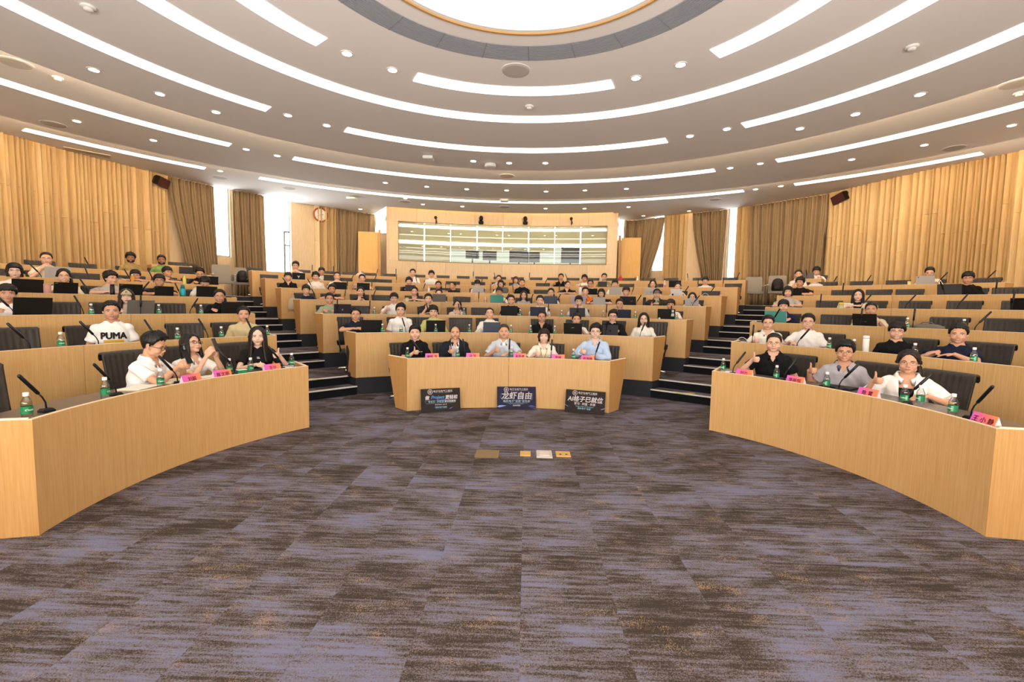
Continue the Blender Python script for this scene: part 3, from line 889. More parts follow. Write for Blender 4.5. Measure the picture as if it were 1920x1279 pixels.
EMPTY = {('L', 1): [-8, 188], ('L', 2): [45, 358], ('L', 3): [126, 328], ('L', 5): [2, 50, 162], ('L', 6): [81, 160], ('L', 7): [338],
         ('C', 7): [481, 570, 614, 657, 694, 729, 787, 832, 870, 904, 937, 970, 1004, 1038, 1073, 1110, 1145, 1178, 1215, 1256, 1310, 1367],
         ('C', 6): [505, 647, 692, 723, 850, 896, 1017, 1174, 1228, 1372], ('C', 5): [522, 722, 1017, 1331], ('C', 4): [553, 716, 865, 1064, 1319],
         ('C', 3): [673, 902, 1202, 1290], ('C', 2): [864],
         ('R', 1): [1780], ('R', 3): [1562, 1764, 1866], ('R', 4): [1552, 1708, 1796, 1905], ('R', 5): [1574, 1643, 1703, 1888], ('R', 6): [1548, 1610, 1679, 1842]}
for (bk, rw), xs in EMPTY.items():
    for x in xs: chair(bk, rw, x)
def build_chairs():
    by = {}
    for it in CHAIR_LIST: by.setdefault((it[0], it[1]), []).append(it)
    for (bk, rw), its in by.items():
        occ_ = [t for t in its if t[3]]
        keep = list(occ_)
        for t in its:
            if not t[3] and all((t[4]-u[4]).length > 0.50 for u in keep): keep.append(t)
        its = keep
        its.sort(key=lambda t: t[2])
        for k, (_, _, px, occ, pos, ang) in enumerate(its):
            lab = '%s black leather chair, %s row of %s block, %s from left' % ('occupied' if occ else 'empty', ROWW[rw], BLKW[bk], ORD[k] if k < 20 else ORD[k-20] + ' past twentieth')
            if k == len(its)-1 and k > 0: lab = '%s black leather chair, %s row of %s block, rightmost of that row' % ('occupied' if occ else 'empty', ROWW[rw], BLKW[bk])
            j = random.uniform(-0.12, 0.12) if not occ else 0
            root = thing('office_chair', lab, 'chair', pos, -ang+j, 'black leather chairs behind the desks')
            root.scale.z = {('C', 1): 0.93, ('C', 2): 1.03, ('L', 1): 1.04, ('R', 1): 1.0}.get((bk, rw), 0.95)
            for part, (me, _) in CHAIR.items():
                put('armrest' if part.startswith('armrest') else part, me, root)

# ------------------------------------------------------------------ laptops
def laptop_meshes():
    b = MB(); b.box((0, 0, 0.009), (0.33, 0.23, 0.016)); base = b.mesh('laptop_base', M_BLACK)
    t = math.radians(13)
    b = MB(); R = Matrix.Rotation(t, 3, 'X'); h = 0.225
    b.box(R @ V(0, 0, h/2), (0.33, 0.007, h), M=R); lid = b.mesh('laptop_lid', M_BLACK)
    b = MB(); b.box(R @ V(0, 0.0041, h/2), (0.315, 0.001, h-0.02), M=R); scr = b.mesh('laptop_screen', plain('#20242c', 0.2))
    return base, lid, scr, R, h
LB, LL, LSC, LR, LH = laptop_meshes()
COLW = {'k': ('#131312', 'black'), 's': ('#b4b0ab', 'silver'), 'g': ('#6b6661', 'grey'), 't': ('#4c978e', 'teal'), 'b': ('#4c5464', 'slate blue'), 'n': ('#2e3344', 'dark navy'),
        'v': ('#a9a3ba', 'pale lavender'), 'd': ('#3d3c40', 'dark grey'), 'w': ('#d9d7d5', 'whitish'), 'p': ('#2c2631', 'dark purple')}
LAPTOPS = [('L', 6, 341, 356, 'd', ''), ('L', 5, 84, 133, 's', ''), ('L', 5, 377, 409, 'k', ''), ('L', 4, 22, 81, 'k', ''), ('L', 4, 100, 146, 'k', 'tag'), ('L', 4, 223, 267, 'k', 'tag'), ('L', 4, 290, 325, 'k', 'tag'), ('L', 4, 368, 407, 'k', ''),
           ('L', 3, 25, 97, 'k', ''), ('L', 3, 238, 289, 'g', ''), ('L', 3, 416, 457, 'k', ''),
           ('C', 6, 548, 572, 'k', 'horn'), ('C', 6, 607, 627, 'd', ''), ('C', 6, 1121, 1138, 'd', ''), ('C', 6, 1254, 1277, 'k', ''),
           ('C', 5, 625, 650, 'k', ''), ('C', 5, 669, 693, 'k', ''), ('C', 5, 761, 777, 'd', ''), ('C', 5, 886, 907, 's', ''), ('C', 5, 935, 951, 'g', ''), ('C', 5, 1103, 1118, 'k', ''), ('C', 5, 1142, 1166, 's', ''), ('C', 5, 1208, 1233, 's', 'vee'), ('C', 5, 1257, 1279, 'w', 'dot'),
           ('C', 4, 811, 836, 'g', ''), ('C', 4, 919, 944, 't', ''), ('C', 4, 1020, 1045, 'b', ''), ('C', 4, 1072, 1098, 'v', ''), ('C', 4, 1112, 1135, 's', ''), ('C', 4, 1162, 1192, 'k', 'slash'), ('C', 4, 1284, 1310, 's', 'vee'),
           ('C', 3, 626, 658, 'p', 'diamond'), ('C', 3, 939, 970, 'k', ''), ('C', 3, 994, 1023, 'n', ''), ('C', 3, 1068, 1097, 'd', ''), ('C', 3, 1158, 1183, 'n', ''), ('C', 3, 1233, 1266, 'k', 'stickers'),
           ('C', 2, 677, 716, 'k', ''), ('C', 2, 799, 835, 'k', ''), ('C', 2, 906, 938, 'b', ''), ('C', 2, 1057, 1091, 'k', 'bar'), ('C', 2, 1130, 1159, 'd', 'apple'),
           ('R', 7, 1507, 1524, 'g', ''), ('R', 6, 1717, 1753, 's', 'spot'), ('R', 5, 1482, 1499, 'k', ''), ('R', 5, 1757, 1803, 'd', ''), ('R', 4, 1900, 1940, 'k', ''), ('R', 3, 1434, 1474, 't', ''), ('R', 3, 1599, 1644, 'k', 'script')]
def logo_mesh(kind):
    b = MB(); y = -0.0042
    def P(poly): b.add([tuple(LR @ V(x, y, LH/2+z)) for x, z in poly], [tuple(range(len(poly)))])
    def disc(cx, cz, r, n=12): P([(cx+r*math.cos(2*PI*k/n), cz+r*math.sin(2*PI*k/n)) for k in range(n)])
    if kind == 'horn':
        P([(-0.035, 0.035), (-0.02, 0.035), (0, 0.012), (0.02, 0.035), (0.035, 0.035), (0.022, 0.008), (0.008, 0.0), (0.010, -0.035), (-0.010, -0.035), (-0.008, 0.0), (-0.022, 0.008)])
    elif kind == 'vee':
        P([(-0.022, 0.02), (-0.012, 0.02), (0, 0.0), (0.012, 0.02), (0.022, 0.02), (0.004, -0.008), (0.004, -0.024), (-0.004, -0.024), (-0.004, -0.008)])
    elif kind == 'dot': disc(-0.10, -0.05, 0.03); P([(0.11, 0.08), (0.14, 0.08), (0.14, 0.095), (0.11, 0.095)])
    elif kind == 'spot': disc(-0.12, 0.085, 0.012)
    elif kind == 'slash': P([(0.03, 0.0), (0.10, 0.03), (0.12, 0.026), (0.06, -0.002)]); P([(0.05, -0.012), (0.10, 0.012), (0.11, 0.006), (0.07, -0.015)])
    elif kind == 'diamond': P([(0.0, 0.022), (0.016, 0.0), (0.0, -0.022), (-0.016, 0.0)])
    elif kind == 'stickers':
        P([(0.09, 0.05), (0.14, 0.05), (0.14, 0.10), (0.09, 0.10)]); P([(0.09, -0.03), (0.145, -0.03), (0.145, 0.03), (0.09, 0.03)]); disc(-0.13, -0.08, 0.022)
    elif kind == 'bar': P([(-0.03, 0.022), (0.015, 0.026), (0.03, 0.034), (-0.016, 0.032)])
    elif kind == 'apple':
        P([(0.022*math.cos(t)*(1+0.06*math.cos(2*t)), 0.022*math.sin(t)*(1.05)) for t in [2*PI*k/16 for k in range(16)] if not (t < 0.5 or t > 5.9)]); P([(0.0, 0.025), (0.008, 0.028), (0.010, 0.036), (0.003, 0.034)])
    elif kind == 'tag': P([(-0.148, 0.088), (-0.112, 0.094), (-0.110, 0.099), (-0.146, 0.095)])
    elif kind == 'script': P([(-0.03, -0.02), (-0.02, -0.018), (-0.02, -0.014), (-0.03, -0.016)]); P([(0.0, -0.018), (0.03, -0.016), (0.03, -0.012), (0.0, -0.014)])
    cm = {'horn': '#f4f4f4', 'vee': '#55524f', 'dot': '#22211f', 'spot': '#4a3a2c', 'slash': '#7c2b3a', 'diamond': '#8b8fa8', 'stickers': '#d9d9d6', 'bar': '#b9a92e', 'apple': '#17171a', 'tag': '#8c8c88', 'script': '#9a9a98'}[kind]
    return b.mesh('laptop_emblem', plain(cm, 0.5))
LOGOS = {}
lap_n = {}
for bk, rw, x0, x1, cc, lg in LAPTOPS:
    p, a = spot(bk, rw, (x0+x1)/2, 0.20, TOP_Z+0.1)
    q0, _ = spot(bk, rw, x0, 0.20, TOP_Z+0.1); q1, _ = spot(bk, rw, x1, 0.20, TOP_Z+0.1)
    w = (q1-q0).length/0.33
    k = (bk, rw); lap_n[k] = lap_n.get(k, 0)+1
    lab = 'open %s laptop seen from behind, %s row of %s block, %s laptop from left' % (COLW[cc][1], ROWW[rw], BLKW[bk], ORD[lap_n[k]-1])
    root = thing('laptop', lab, 'laptop', (p.x, p.y, ZR(rw)+TOP_Z), -a+random.uniform(-0.06, 0.06), 'open laptops on the desks')
    s = max(0.86, min(1.18, w))
    root.scale = (s, 1, max(0.95, min(1.1, s)))
    m = plain(COLW[cc][0], 0.38, metal=0.0, spec=0.4)
    o = put('keyboard_base', LB, root, loc=(0, 0.125, 0)); with_mat(o, m)
    o = put('screen_lid', LL, root, loc=(0, 0.008, 0.012)); with_mat(o, m)
    sc_ = put('screen', LSC, o)
    if lg:
        if lg not in LOGOS: LOGOS[lg] = logo_mesh(lg)
        put('emblem', LOGOS[lg], o)

# ------------------------------------------------------------------ bottles and drinks
def bottle_meshes():
    b = MB(); b.lathe([(0.026, 0.0), (0.031, 0.004), (0.031, 0.012), (0.029, 0.03), (0.031, 0.045), (0.030, 0.10), (0.031, 0.112), (0.027, 0.128), (0.017, 0.150), (0.013, 0.158), (0.013, 0.164)], 16)
    body = b.mesh('bottle_body', M_PET, True)
    b = MB(); b.lathe([(0.0155, 0.160), (0.0165, 0.162), (0.0165, 0.182), (0.015, 0.185)], 14); cap = b.mesh('bottle_cap', M_WHITE, True)
    b = MB(); b.lathe([(0.0316, 0.042), (0.0316, 0.092)], 16, caps=False); lab = b.mesh('bottle_label', plain('#0f7a4a', 0.45, spec=0.4), True)
    b = MB(); n = 5
    b.add([(0.032*math.sin(t), -0.032*math.cos(t), z) for z in (0.046, 0.088) for t in np.linspace(0.75, 1.25, n)], [(i, i+1, n+i+1, n+i) for i in range(n-1)]); pan = b.mesh('label_panel', plain('#7fb79a', 0.5))
    return body, cap, lab, pan
BODY, CAP, LABEL, PANEL = bottle_meshes()
txt = text_mesh("C'estbon", 0.017, M_WHITE, shear=0.25, bold=0.0004)
tm = bpy.data.meshes.new('bottle_brand'); bmx = bmesh.new(); bmx.from_mesh(txt)
for v_ in bmx.verts:
    t = v_.co.x/0.0322; z = v_.co.y+0.068
    v_.co = Vector((0.0324*math.sin(t), -0.0324*math.cos(t), z))
bmx.to_mesh(tm); bmx.free(); tm.materials.append(M_WHITE)
BOTTLES = [('L', 1, [50, 197, 301, 430, 470, 547]), ('L', 2, [114, 333, 415, 501]), ('L', 3, [171, 298, 377]), ('C', 1, [764, 858, 959, 1075]), ('C', 2, [717, 752, 817, 880, 958, 995, 1040]),
           ('C', 3, [702, 757, 870, 975, 1053, 1191, 1268]), ('R', 1, [1356, 1456, 1550, 1696, 1726, 1787]), ('R', 2, [1555, 1601, 1715, 1826]), ('R', 3, [1701, 1807])]
for bk, rw, xs in BOTTLES:
    for k, x in enumerate(xs):
        p, a = spot(bk, rw, x, 0.27 if (bk, rw, x) in (('R', 1, 1726), ('L', 1, 430), ('L', 1, 547), ('C', 1, 958), ('C', 1, 959), ('R', 1, 1356)) else 0.11 if rw > 1 else 0.15, TOP_Z+0.08)
        root = thing('water_bottle', 'small green labelled water bottle, %s desk of %s block, %s from left' % (ROWW[rw], BLKW[bk], ORD[k]), 'bottle', (p.x, p.y, ZR(rw)+TOP_Z), -a+random.uniform(-0.6, 0.5), 'green labelled water bottles')
        put('body', BODY, root); put('cap', CAP, root)
        l_ = put('label', LABEL, root); put('brand_lettering', tm, l_); put('label_panel', PANEL, l_)
def drink(bk, rw, x, label, name, cat, parts, dr=0.16):
    p, a = spot(bk, rw, x, dr, TOP_Z+0.08)
    root = thing(name, label, cat, (p.x, p.y, ZR(rw)+TOP_Z), -a)
    for pn, prof, m in parts:
        b = MB(); b.lathe(prof, 16); b.build(pn, m, root, True)
cy = lambda r, z0, z1, e=0.004: [(r-e, z0), (r, z0+e), (r, z1-e), (r-e, z1)]
drink('L', 4, 89, 'pink patterned tumbler with tan lid beside black laptop', 'tumbler', 'cup', [('body', cy(0.045, 0, 0.17), plain('#c9958b', 0.5)), ('lid', cy(0.047, 0.17, 0.185), plain('#c7a37c', 0.5))])
drink('L', 4, 211, 'slim black thermos flask in front of student in light grey tee', 'thermos', 'bottle', [('body', cy(0.033, 0, 0.19), M_BLACKG), ('lid', cy(0.03, 0.19, 0.22), M_BLACK)])
drink('L', 5, 248, 'orange juice bottle on fifth desk of left block', 'juice_bottle', 'bottle', [('body', [(0.03, 0), (0.033, 0.01), (0.033, 0.12), (0.016, 0.16), (0.016, 0.17)], plain('#d99a3f', 0.3)), ('cap', cy(0.018, 0.17, 0.19), M_WHITE)])
drink('L', 5, 346, 'yellow drink bottle beside student in black tee looking down', 'drink_bottle', 'bottle', [('body', [(0.03, 0), (0.034, 0.01), (0.034, 0.15), (0.016, 0.19), (0.016, 0.2)], plain('#d8d56a', 0.3)), ('cap', cy(0.018, 0.2, 0.22), M_WHITE)])
drink('L', 4, 343, 'teal and navy sports bottle on fourth desk of left block', 'sports_bottle', 'bottle', [('body', cy(0.045, 0.0, 0.19, 0.01), plain('#1fa3b0', 0.35)), ('base_sleeve', cy(0.046, 0.0, 0.06, 0.004), plain('#1c2c45', 0.4)), ('lid', [(0.04, 0.19), (0.03, 0.22), (0.03, 0.25), (0.02, 0.26)], plain('#1a6d78', 0.4))])
drink('C', 4, 763, 'small cup with yellow lid beside woman in dark v-neck', 'cup', 'cup', [('body', cy(0.04, 0, 0.10), plain('#cfd3c4', 0.3)), ('lid', cy(0.042, 0.10, 0.13), plain('#d8c957', 0.4))])
drink('C', 6, 1246, 'clear bottle with pink label on sixth desk of middle block', 'drink_bottle', 'bottle', [('body', [(0.03, 0), (0.036, 0.02), (0.036, 0.17), (0.016, 0.23), (0.016, 0.24)], plain('#ddd5d2', 0.3)), ('label', cy(0.0368, 0.03, 0.12, 0.001), plain('#d98a9a', 0.4)), ('cap', cy(0.018, 0.24, 0.26), M_WHITE)])
drink('C', 5, 1088, 'tall white tumbler with dark straw lid on fifth middle desk', 'tumbler', 'cup', [('body', cy(0.045, 0, 0.26, 0.006), plain('#eae3dd', 0.4)), ('lid', cy(0.045, 0.26, 0.275), plain('#4a4542', 0.5)), ('straw', cy(0.008, 0.275, 0.34, 0.001), plain('#3a3634', 0.5))])
drink('C', 4, 1208, 'dark thermos flask left of student in cap and jacket', 'thermos', 'bottle', [('body', cy(0.036, 0, 0.20), plain('#23252b', 0.35)), ('lid', cy(0.034, 0.20, 0.235), M_BLACK)])
drink('C', 4, 1222, 'short pink bottle in front of student in cap and jacket', 'drink_bottle', 'bottle', [('body', cy(0.025, 0, 0.09), plain('#d9948a', 0.3)), ('cap', cy(0.014, 0.09, 0.13), plain('#c8545c', 0.4))])
drink('C', 4, 910, 'clear plastic cup with white straw on fourth middle desk', 'cup', 'cup', [('body', [(0.03, 0), (0.04, 0.11)], M_PET), ('straw', cy(0.006, 0.02, 0.19, 0.001), M_WHITE)])
drink('C', 5, 804, 'white straw cup left of laughing woman in black', 'cup', 'cup', [('body', cy(0.035, 0, 0.15), plain('#e6e0dc', 0.4)), ('straw', cy(0.006, 0.15, 0.21, 0.001), M_WHITE)])
drink('C', 5, 910, 'thin clear bottle right of silver laptop on fifth middle desk', 'drink_bottle', 'bottle', [('body', [(0.026, 0), (0.028, 0.1), (0.012, 0.16), (0.012, 0.17)], M_PET), ('cap', cy(0.014, 0.17, 0.19), M_WHITE)])
drink('C', 3, 1131, 'clear unlabelled bottle left of student resting chin on hand', 'drink_bottle', 'bottle', [('body', [(0.028, 0), (0.031, 0.1), (0.014, 0.16), (0.014, 0.17)], M_PET), ('cap', cy(0.016, 0.165, 0.19), M_WHITE)])
drink('R', 4, 1577, 'glass cup with yellow lid beside woman in white cardigan', 'cup', 'cup', [('body', cy(0.045, 0, 0.10), plain('#cfc79b', 0.25)), ('lid', [(0.05, 0.10), (0.05, 0.12), (0.03, 0.15)], plain('#dcc35a', 0.4))])
drink('R', 6, 1705, 'pale yellow paper cup left of silver laptop', 'cup', 'cup', [('body', [(0.03, 0), (0.036, 0.11)], plain('#d9d08e', 0.5)), ('lid', cy(0.038, 0.11, 0.12, 0.002), plain('#e8e2b8', 0.5))])
drink('R', 2, 1623, 'tall white thermos flask on second desk of right block', 'thermos', 'bottle', [('body', cy(0.036, 0, 0.20), plain('#efe9e4', 0.4)), ('lid', cy(0.0365, 0.203, 0.235), plain('#f4f0ec', 0.4))])

# ------------------------------------------------------------------ gooseneck microphones
def mic_meshes():
    b = MB(); b.loft([[(x*s, y*s, z) for x, y in [(-0.038, -0.03), (0.038, -0.03), (0.038, 0.03), (-0.038, 0.03)]] for s, z in ((1, 0), (1, 0.012), (0.7, 0.026))]); base = b.mesh('mic_base', M_BLACK)
    b = MB(); pts = [(0, 0, 0.025), (0.003, 0, 0.07), (0.02, 0, 0.11), (0.045, 0, 0.145)]; b.tube(pts, 0.0055, 7); neck = b.mesh('mic_neck', M_BLACK, True)
    b = MB(); b.tube([(0.04, 0, 0.138), (0.045, 0, 0.145), (0.145, 0, 0.285), (0.15, 0, 0.292)], [0.008, 0.0125, 0.0125, 0.008], 9); head = b.mesh('mic_head', M_BLACKG, True)
    b = MB(); pts = [(0, 0, 0.025), (0.0, 0, 0.07), (0.002, 0, 0.12), (0.004, 0, 0.15)]; b.tube(pts, 0.0055, 7); neck2 = b.mesh('mic_neck_upright', M_BLACK, True)
    b = MB(); b.tube([(0.004, 0, 0.142), (0.004, 0, 0.15), (0.01, 0, 0.31), (0.01, 0, 0.318)], [0.008, 0.0125, 0.0125, 0.008], 9); head2 = b.mesh('mic_head_upright', M_BLACKG, True)
    return base, (neck, head), (neck2, head2)
MBASE, MLEAN, MUP = mic_meshes()
MICS = {('L', 1): [(87, 40), (218, 175), (333, 304), (440, 416), (529, 505)], ('L', 2): [(57, 27), (185, 151), (292, 282), (390, 380), (475, 467)], ('L', 3): [(27, 0), (157, 149), (264, 264), (356, 372)],
        ('L', 4): [(167, 157), (262, 272), (338, 332)], ('L', 5): [(78, 62), (167, 163), (245, 237), (288, 282)], ('L', 6): [(168, 162)],
        ('C', 1): [(791, 772), (872, 866), (954, 954), (1033, 1033), (1115, 1119)], ('C', 2): [(761, 753), (1135, 1131), (1200, 1205)],
        ('C', 3): [(632, 634), (693, 693), (803, 798), (863, 857), (1027, 1027), (1082, 1081), (1136, 1136), (1257, 1256)],
        ('C', 4): [(593, 584), (646, 648), (698, 704), (897, 897), (946, 952), (994, 998), (1043, 1048), (1192, 1200), (1298, 1310)],
        ('C', 5): [(542, 531), (585, 577), (651, 652), (697, 697), (793, 797), (836, 834), (920, 918), (963, 959), (1048, 1048), (1184, 1186), (1281, 1289), (1330, 1337)],
        ('C', 6): [(658, 664), (701, 706), (743, 742), (782, 778), (902, 904), (1021, 1024), (1308, 1309), (1355, 1356)],
        ('C', 7): [(585, 585), (625, 625), (706, 708), (742, 742), (887, 886), (928, 925), (992, 991), (1064, 1058), (1290, 1286), (1380, 1384)],
        ('R', 1): [(1374, 1386), (1470, 1479), (1573, 1596), (1701, 1718), (1820, 1864)], ('R', 2): [(1410, 1410), (1494, 1517)], ('R', 3): [(1449, 1459), (1613, 1613), (1711, 1711), (1827, 1841)],
        ('R', 4): [(1537, 1537), (1614, 1625), (1696, 1707), (1793, 1801), (1897, 1897)], ('R', 5): [(1579, 1579), (1771, 1758), (1866, 1867)], ('R', 6): [(1560, 1564), (1622, 1627), (1758, 1778), (1846, 1862)], ('R', 7): [(1513, 1506)]}
for (bk, rw), its in MICS.items():
    for k, (bx, hx) in enumerate(its):
        p, a = spot(bk, rw, bx, 0.11 if rw > 1 else 0.21, TOP_Z+0.02)
        dist = (p-EYE).dot(FW)
        lean = (hx-bx)/CF*dist
        up = abs(lean) < 0.025
        # turn so that the sideways lean shows; the rest leans towards the sitter
        cosv = max(-1, min(1, lean/0.15))
        near = any(l[0] == bk and l[1] == rw and l[2]-8 < (bx+hx)/2 < l[3]+8 for l in LAPTOPS)
        rz = -a + (math.acos(cosv)*(-0.7 if near else 0.9) if not up else 0)
        root = thing('microphone', 'black gooseneck microphone, %s desk of %s block, %s from left' % (ROWW[rw], BLKW[bk], ORD[k]), 'microphone', (p.x, p.y, ZR(rw)+TOP_Z), rz, 'gooseneck microphones on the desks')
        nk, hd = MUP if up else MLEAN
        put('base', MBASE, root); put('gooseneck', nk, root); put('mic_head', hd, root)

# ------------------------------------------------------------------ name cards
def card_mat():
    m, nt, b = new_mat('card_gradient')
    tc = nt.nodes.new('ShaderNodeTexCoord'); sp = nt.nodes.new('ShaderNodeSeparateXYZ'); r = nt.nodes.new('ShaderNodeValToRGB')
    mr = nt.nodes.new('ShaderNodeMapRange'); mr.inputs['From Min'].default_value = -0.1; mr.inputs['From Max'].default_value = 0.1
    nt.links.new(tc.outputs['Object'], sp.inputs[0]); nt.links.new(sp.outputs['X'], mr.inputs['Value']); nt.links.new(mr.outputs[0], r.inputs['Fac'])
    e = r.color_ramp.elements; e[0].color = (*rgb('#d45ac0'), 1); e[1].color = (*rgb('#f58a48'), 1); x = e.new(0.5); x.color = (*rgb('#ec6a80'), 1)
    nt.links.new(r.outputs['Color'], b.inputs['Base Color']); b.inputs['Roughness'].default_value = 0.5
    return m
M_CARD = card_mat()
b = MB(); b.add([(-0.1, -0.035, 0), (0.1, -0.035, 0), (0.1, 0, 0.095), (-0.1, 0, 0.095), (-0.1, -0.033, 0), (0.1, -0.033, 0), (0.1, 0.001, 0.093), (-0.1, 0.001, 0.093)], [(0, 1, 2, 3), (7, 6, 5, 4), (0, 4, 5, 1), (1, 5, 6, 2), (2, 6, 7, 3), (3, 7, 4, 0)]); CARDF = b.mesh('card_front', M_CARD)
b = MB(); b.add([(-0.1, 0.035, 0), (0.1, 0.035, 0), (0.1, 0, 0.095), (-0.1, 0, 0.095), (-0.1, 0.033, 0), (0.1, 0.033, 0), (0.1, -0.001, 0.092), (-0.1, -0.001, 0.092)], [(0, 1, 2, 3), (7, 6, 5, 4), (0, 4, 5, 1), (1, 5, 6, 2), (2, 6, 7, 3), (3, 7, 4, 0)])
b.add([(-0.0995, -0.034, 0.001), (-0.0995, 0.034, 0.001), (-0.0995, 0, 0.093)], [(0, 1, 2)]); b.add([(0.0995, -0.034, 0.001), (0.0995, 0.034, 0.001), (0.0995, 0, 0.093)], [(0, 1, 2)])
CARDB = b.mesh('card_back', plain('#e9d3da', 0.6))
M_INK = plain('#7a1f3e', 0.6)
CARDS = [('L', 1, [(358, '刘毅'), (416, '陈文明'), (510, '王宁')]), ('C', 1, [(810, '谢松 宝'), (886.5, '沈 平'), (974.5, '孟庆虎'), (1046.5, '李娟'), (1102, '张海峰')]), ('R', 1, [(1396, '刘力'), (1492, '李裕恒'), (1629, '陈 霄'), (1848, '王 小 静')])]
for bk, rw, its in CARDS:
    for k, (x, t) in enumerate(its):
        p, a = spot(bk, rw, x, 0.10, TOP_Z+0.05)
        root = thing('name_card', 'folded pink and orange name card, front desk of %s block, %s from left' % (BLKW[bk], ORD[k]), 'name card', (p.x, p.y, ZR(rw)+TOP_Z), -a, 'pink name cards on the front desks')
        f = put('front_face', CARDF, root); put('back_face', CARDB, root)
        tmesh = text_mesh(t, 0.048, M_INK, bold=0.0008)
        tl = math.atan2(0.035, 0.095)
        put('printed_name', tmesh, f, M=Matrix.Translation((0, -0.0192, 0.047)) @ Matrix.Rotation(PI/2-tl, 4, 'X'))

# ------------------------------------------------------------------ posters leaning on the front desk
def poster(c4, bg, label, parts):
    pa, pb = on_z(*c4[3], 0.008), on_z(*c4[2], 0.008)       # lower corners on the carpet
    w = (pb-pa).length; d = (pb-pa).normalized(); back = Vector((-d.y, d.x, 0))
    if back.y < 0: back = -back
    # height from the upper corners, leaning 12 degrees
    lean = math.radians(12)
    upv = (back*math.sin(lean)+V(0, 0, math.cos(lean)))
    h = 0.40
    for _ in range(20):
        top = project((pa+pb)/2+upv*h)[1]
        h += (top-(c4[0][1]+c4[1][1])/2)/CF*6.6*0.9
    R = Matrix((d, upv, d.cross(upv))).transposed()
    root = thing('poster_board', label, 'poster', tuple((pa+pb)/2), 0)
    root.rotation_euler = R.to_euler()
    b = MB(); b.box((0, h/2, -0.004), (w, h, 0.008)); b.build('board', bg, root)
    sx, sy = w/0.60, h/0.37
    for k, (nm, body, size, x, y, col, sh) in enumerate(parts):
        if nm == 'line':
            b = MB(); b.tube([(px*w, py*h, 0.0008) for px, py in body], size, 4); b.build('border_line', plain(col, 0.5), root)
        elif nm == 'crest':
            b = MB(); n = 20
            for r0, r1 in ((0.85, 1.0), (0.62, 0.68)):
                vs = [(x*w+size*r*math.cos(2*PI*q/n), y*h+size*r*math.sin(2*PI*q/n), 0.001) for r in (r0, r1) for q in range(n)]
                b.add(vs, [(q, (q+1) % n, n+(q+1) % n, n+q) for q in range(n)])
            for q, (ww, yy) in enumerate(((0.24, 0.32), (0.4, 0.12), (0.4, -0.10), (0.26, -0.32))):
                b.add([(x*w+size*s*ww, y*h+size*(yy+t), 0.001) for s, t in ((-1, -0.07), (1, -0.07), (1, 0.07), (-1, 0.07))], [(0, 1, 2, 3)])
            b.add([(x*w+size*s*0.05, y*h+size*t, 0.001) for s, t in ((-1, -0.45), (1, -0.45), (1, 0.5), (-1, 0.5))], [(0, 1, 2, 3)])
            b.build('crest', plain(col, 0.5), root)
        elif nm == 'flare':
            b = MB(); b.add([(px*w, py*h, 0.0006+0.0001*k) for px, py in body], [tuple(range(len(body)))]); b.build('light_streak', plain(col, 0.5), root)
        else:
            me = text_mesh(body, size, plain(col, 0.5), shear=sh, bold=0.0024 if size > 0.05 else 0.0008 if size > 0.03 else 0.0)
            put('lettering', me, root, M=Matrix.Translation((x*w, y*h, 0.0022)))
M_PB = plain('#2c2524', 0.6, spec=0.15, noise=0.3, scale=14)
M_PB2 = plain('#24223a', 0.55, spec=0.15, noise=0.45, scale=6)
WHT, CYN, BLU = '#f3ecec', '#9fd0e0', '#6aa4e0'
hdr = [('crest', '', 0.038, -0.265, 0.865, '#cdbcbb', 0), ('t', '电子与电气工程系', 0.036, 0.06, 0.875, '#d5c8c6', 0), ('line', [(-0.13, 0.815), (0.27, 0.815)], 0.0012, 0, 0, '#b5a3a2', 0)]
poster([(787, 730.4), (859, 726.7), (863.6, 769.3), (789.8, 773.6)], M_PB, 'dark poster board with Project in blue letters, leftmost at the front desk',
       hdr + [('t', '做', 0.062, -0.345, 0.60, WHT, 0.15), ('t', 'Project', 0.066, -0.08, 0.62, BLU, 0.2), ('t', '更轻松', 0.062, 0.27, 0.60, WHT, 0.15),
              ('line', [(-0.38, 0.49), (-0.40, 0.45), (-0.37, 0.36), (0.36, 0.36), (0.38, 0.40), (0.40, 0.49), (-0.38, 0.49)], 0.0016, 0, 0, '#8fa0a8', 0),
              ('t', '写论文 · 跑数据 ·', 0.034, -0.105, 0.425, CYN, 0), ('t', '调试更高效', 0.034, 0.235, 0.425, WHT, 0),
              ('t', 'Build Faster with AI', 0.022, 0, 0.30, WHT, 0), ('t', '南科电子龙宫', 0.028, 0, 0.18, CYN, 0), ('line', [(-0.14, 0.24), (-0.16, 0.18), (-0.14, 0.12), (0.14, 0.12), (0.16, 0.18), (0.14, 0.24)], 0.0012, 0, 0, '#6f8790', 0),
              ('flare', [(-0.15, 0.50), (0.05, 0.515), (0.28, 0.52), (0.05, 0.495)], 0, 0, 0, '#6f74c4', 0), ('flare', [(0.2, 0.10), (0.26, 0.15), (0.31, 0.17), (0.25, 0.11)], 0, 0, 0, '#7a72c8', 0)])
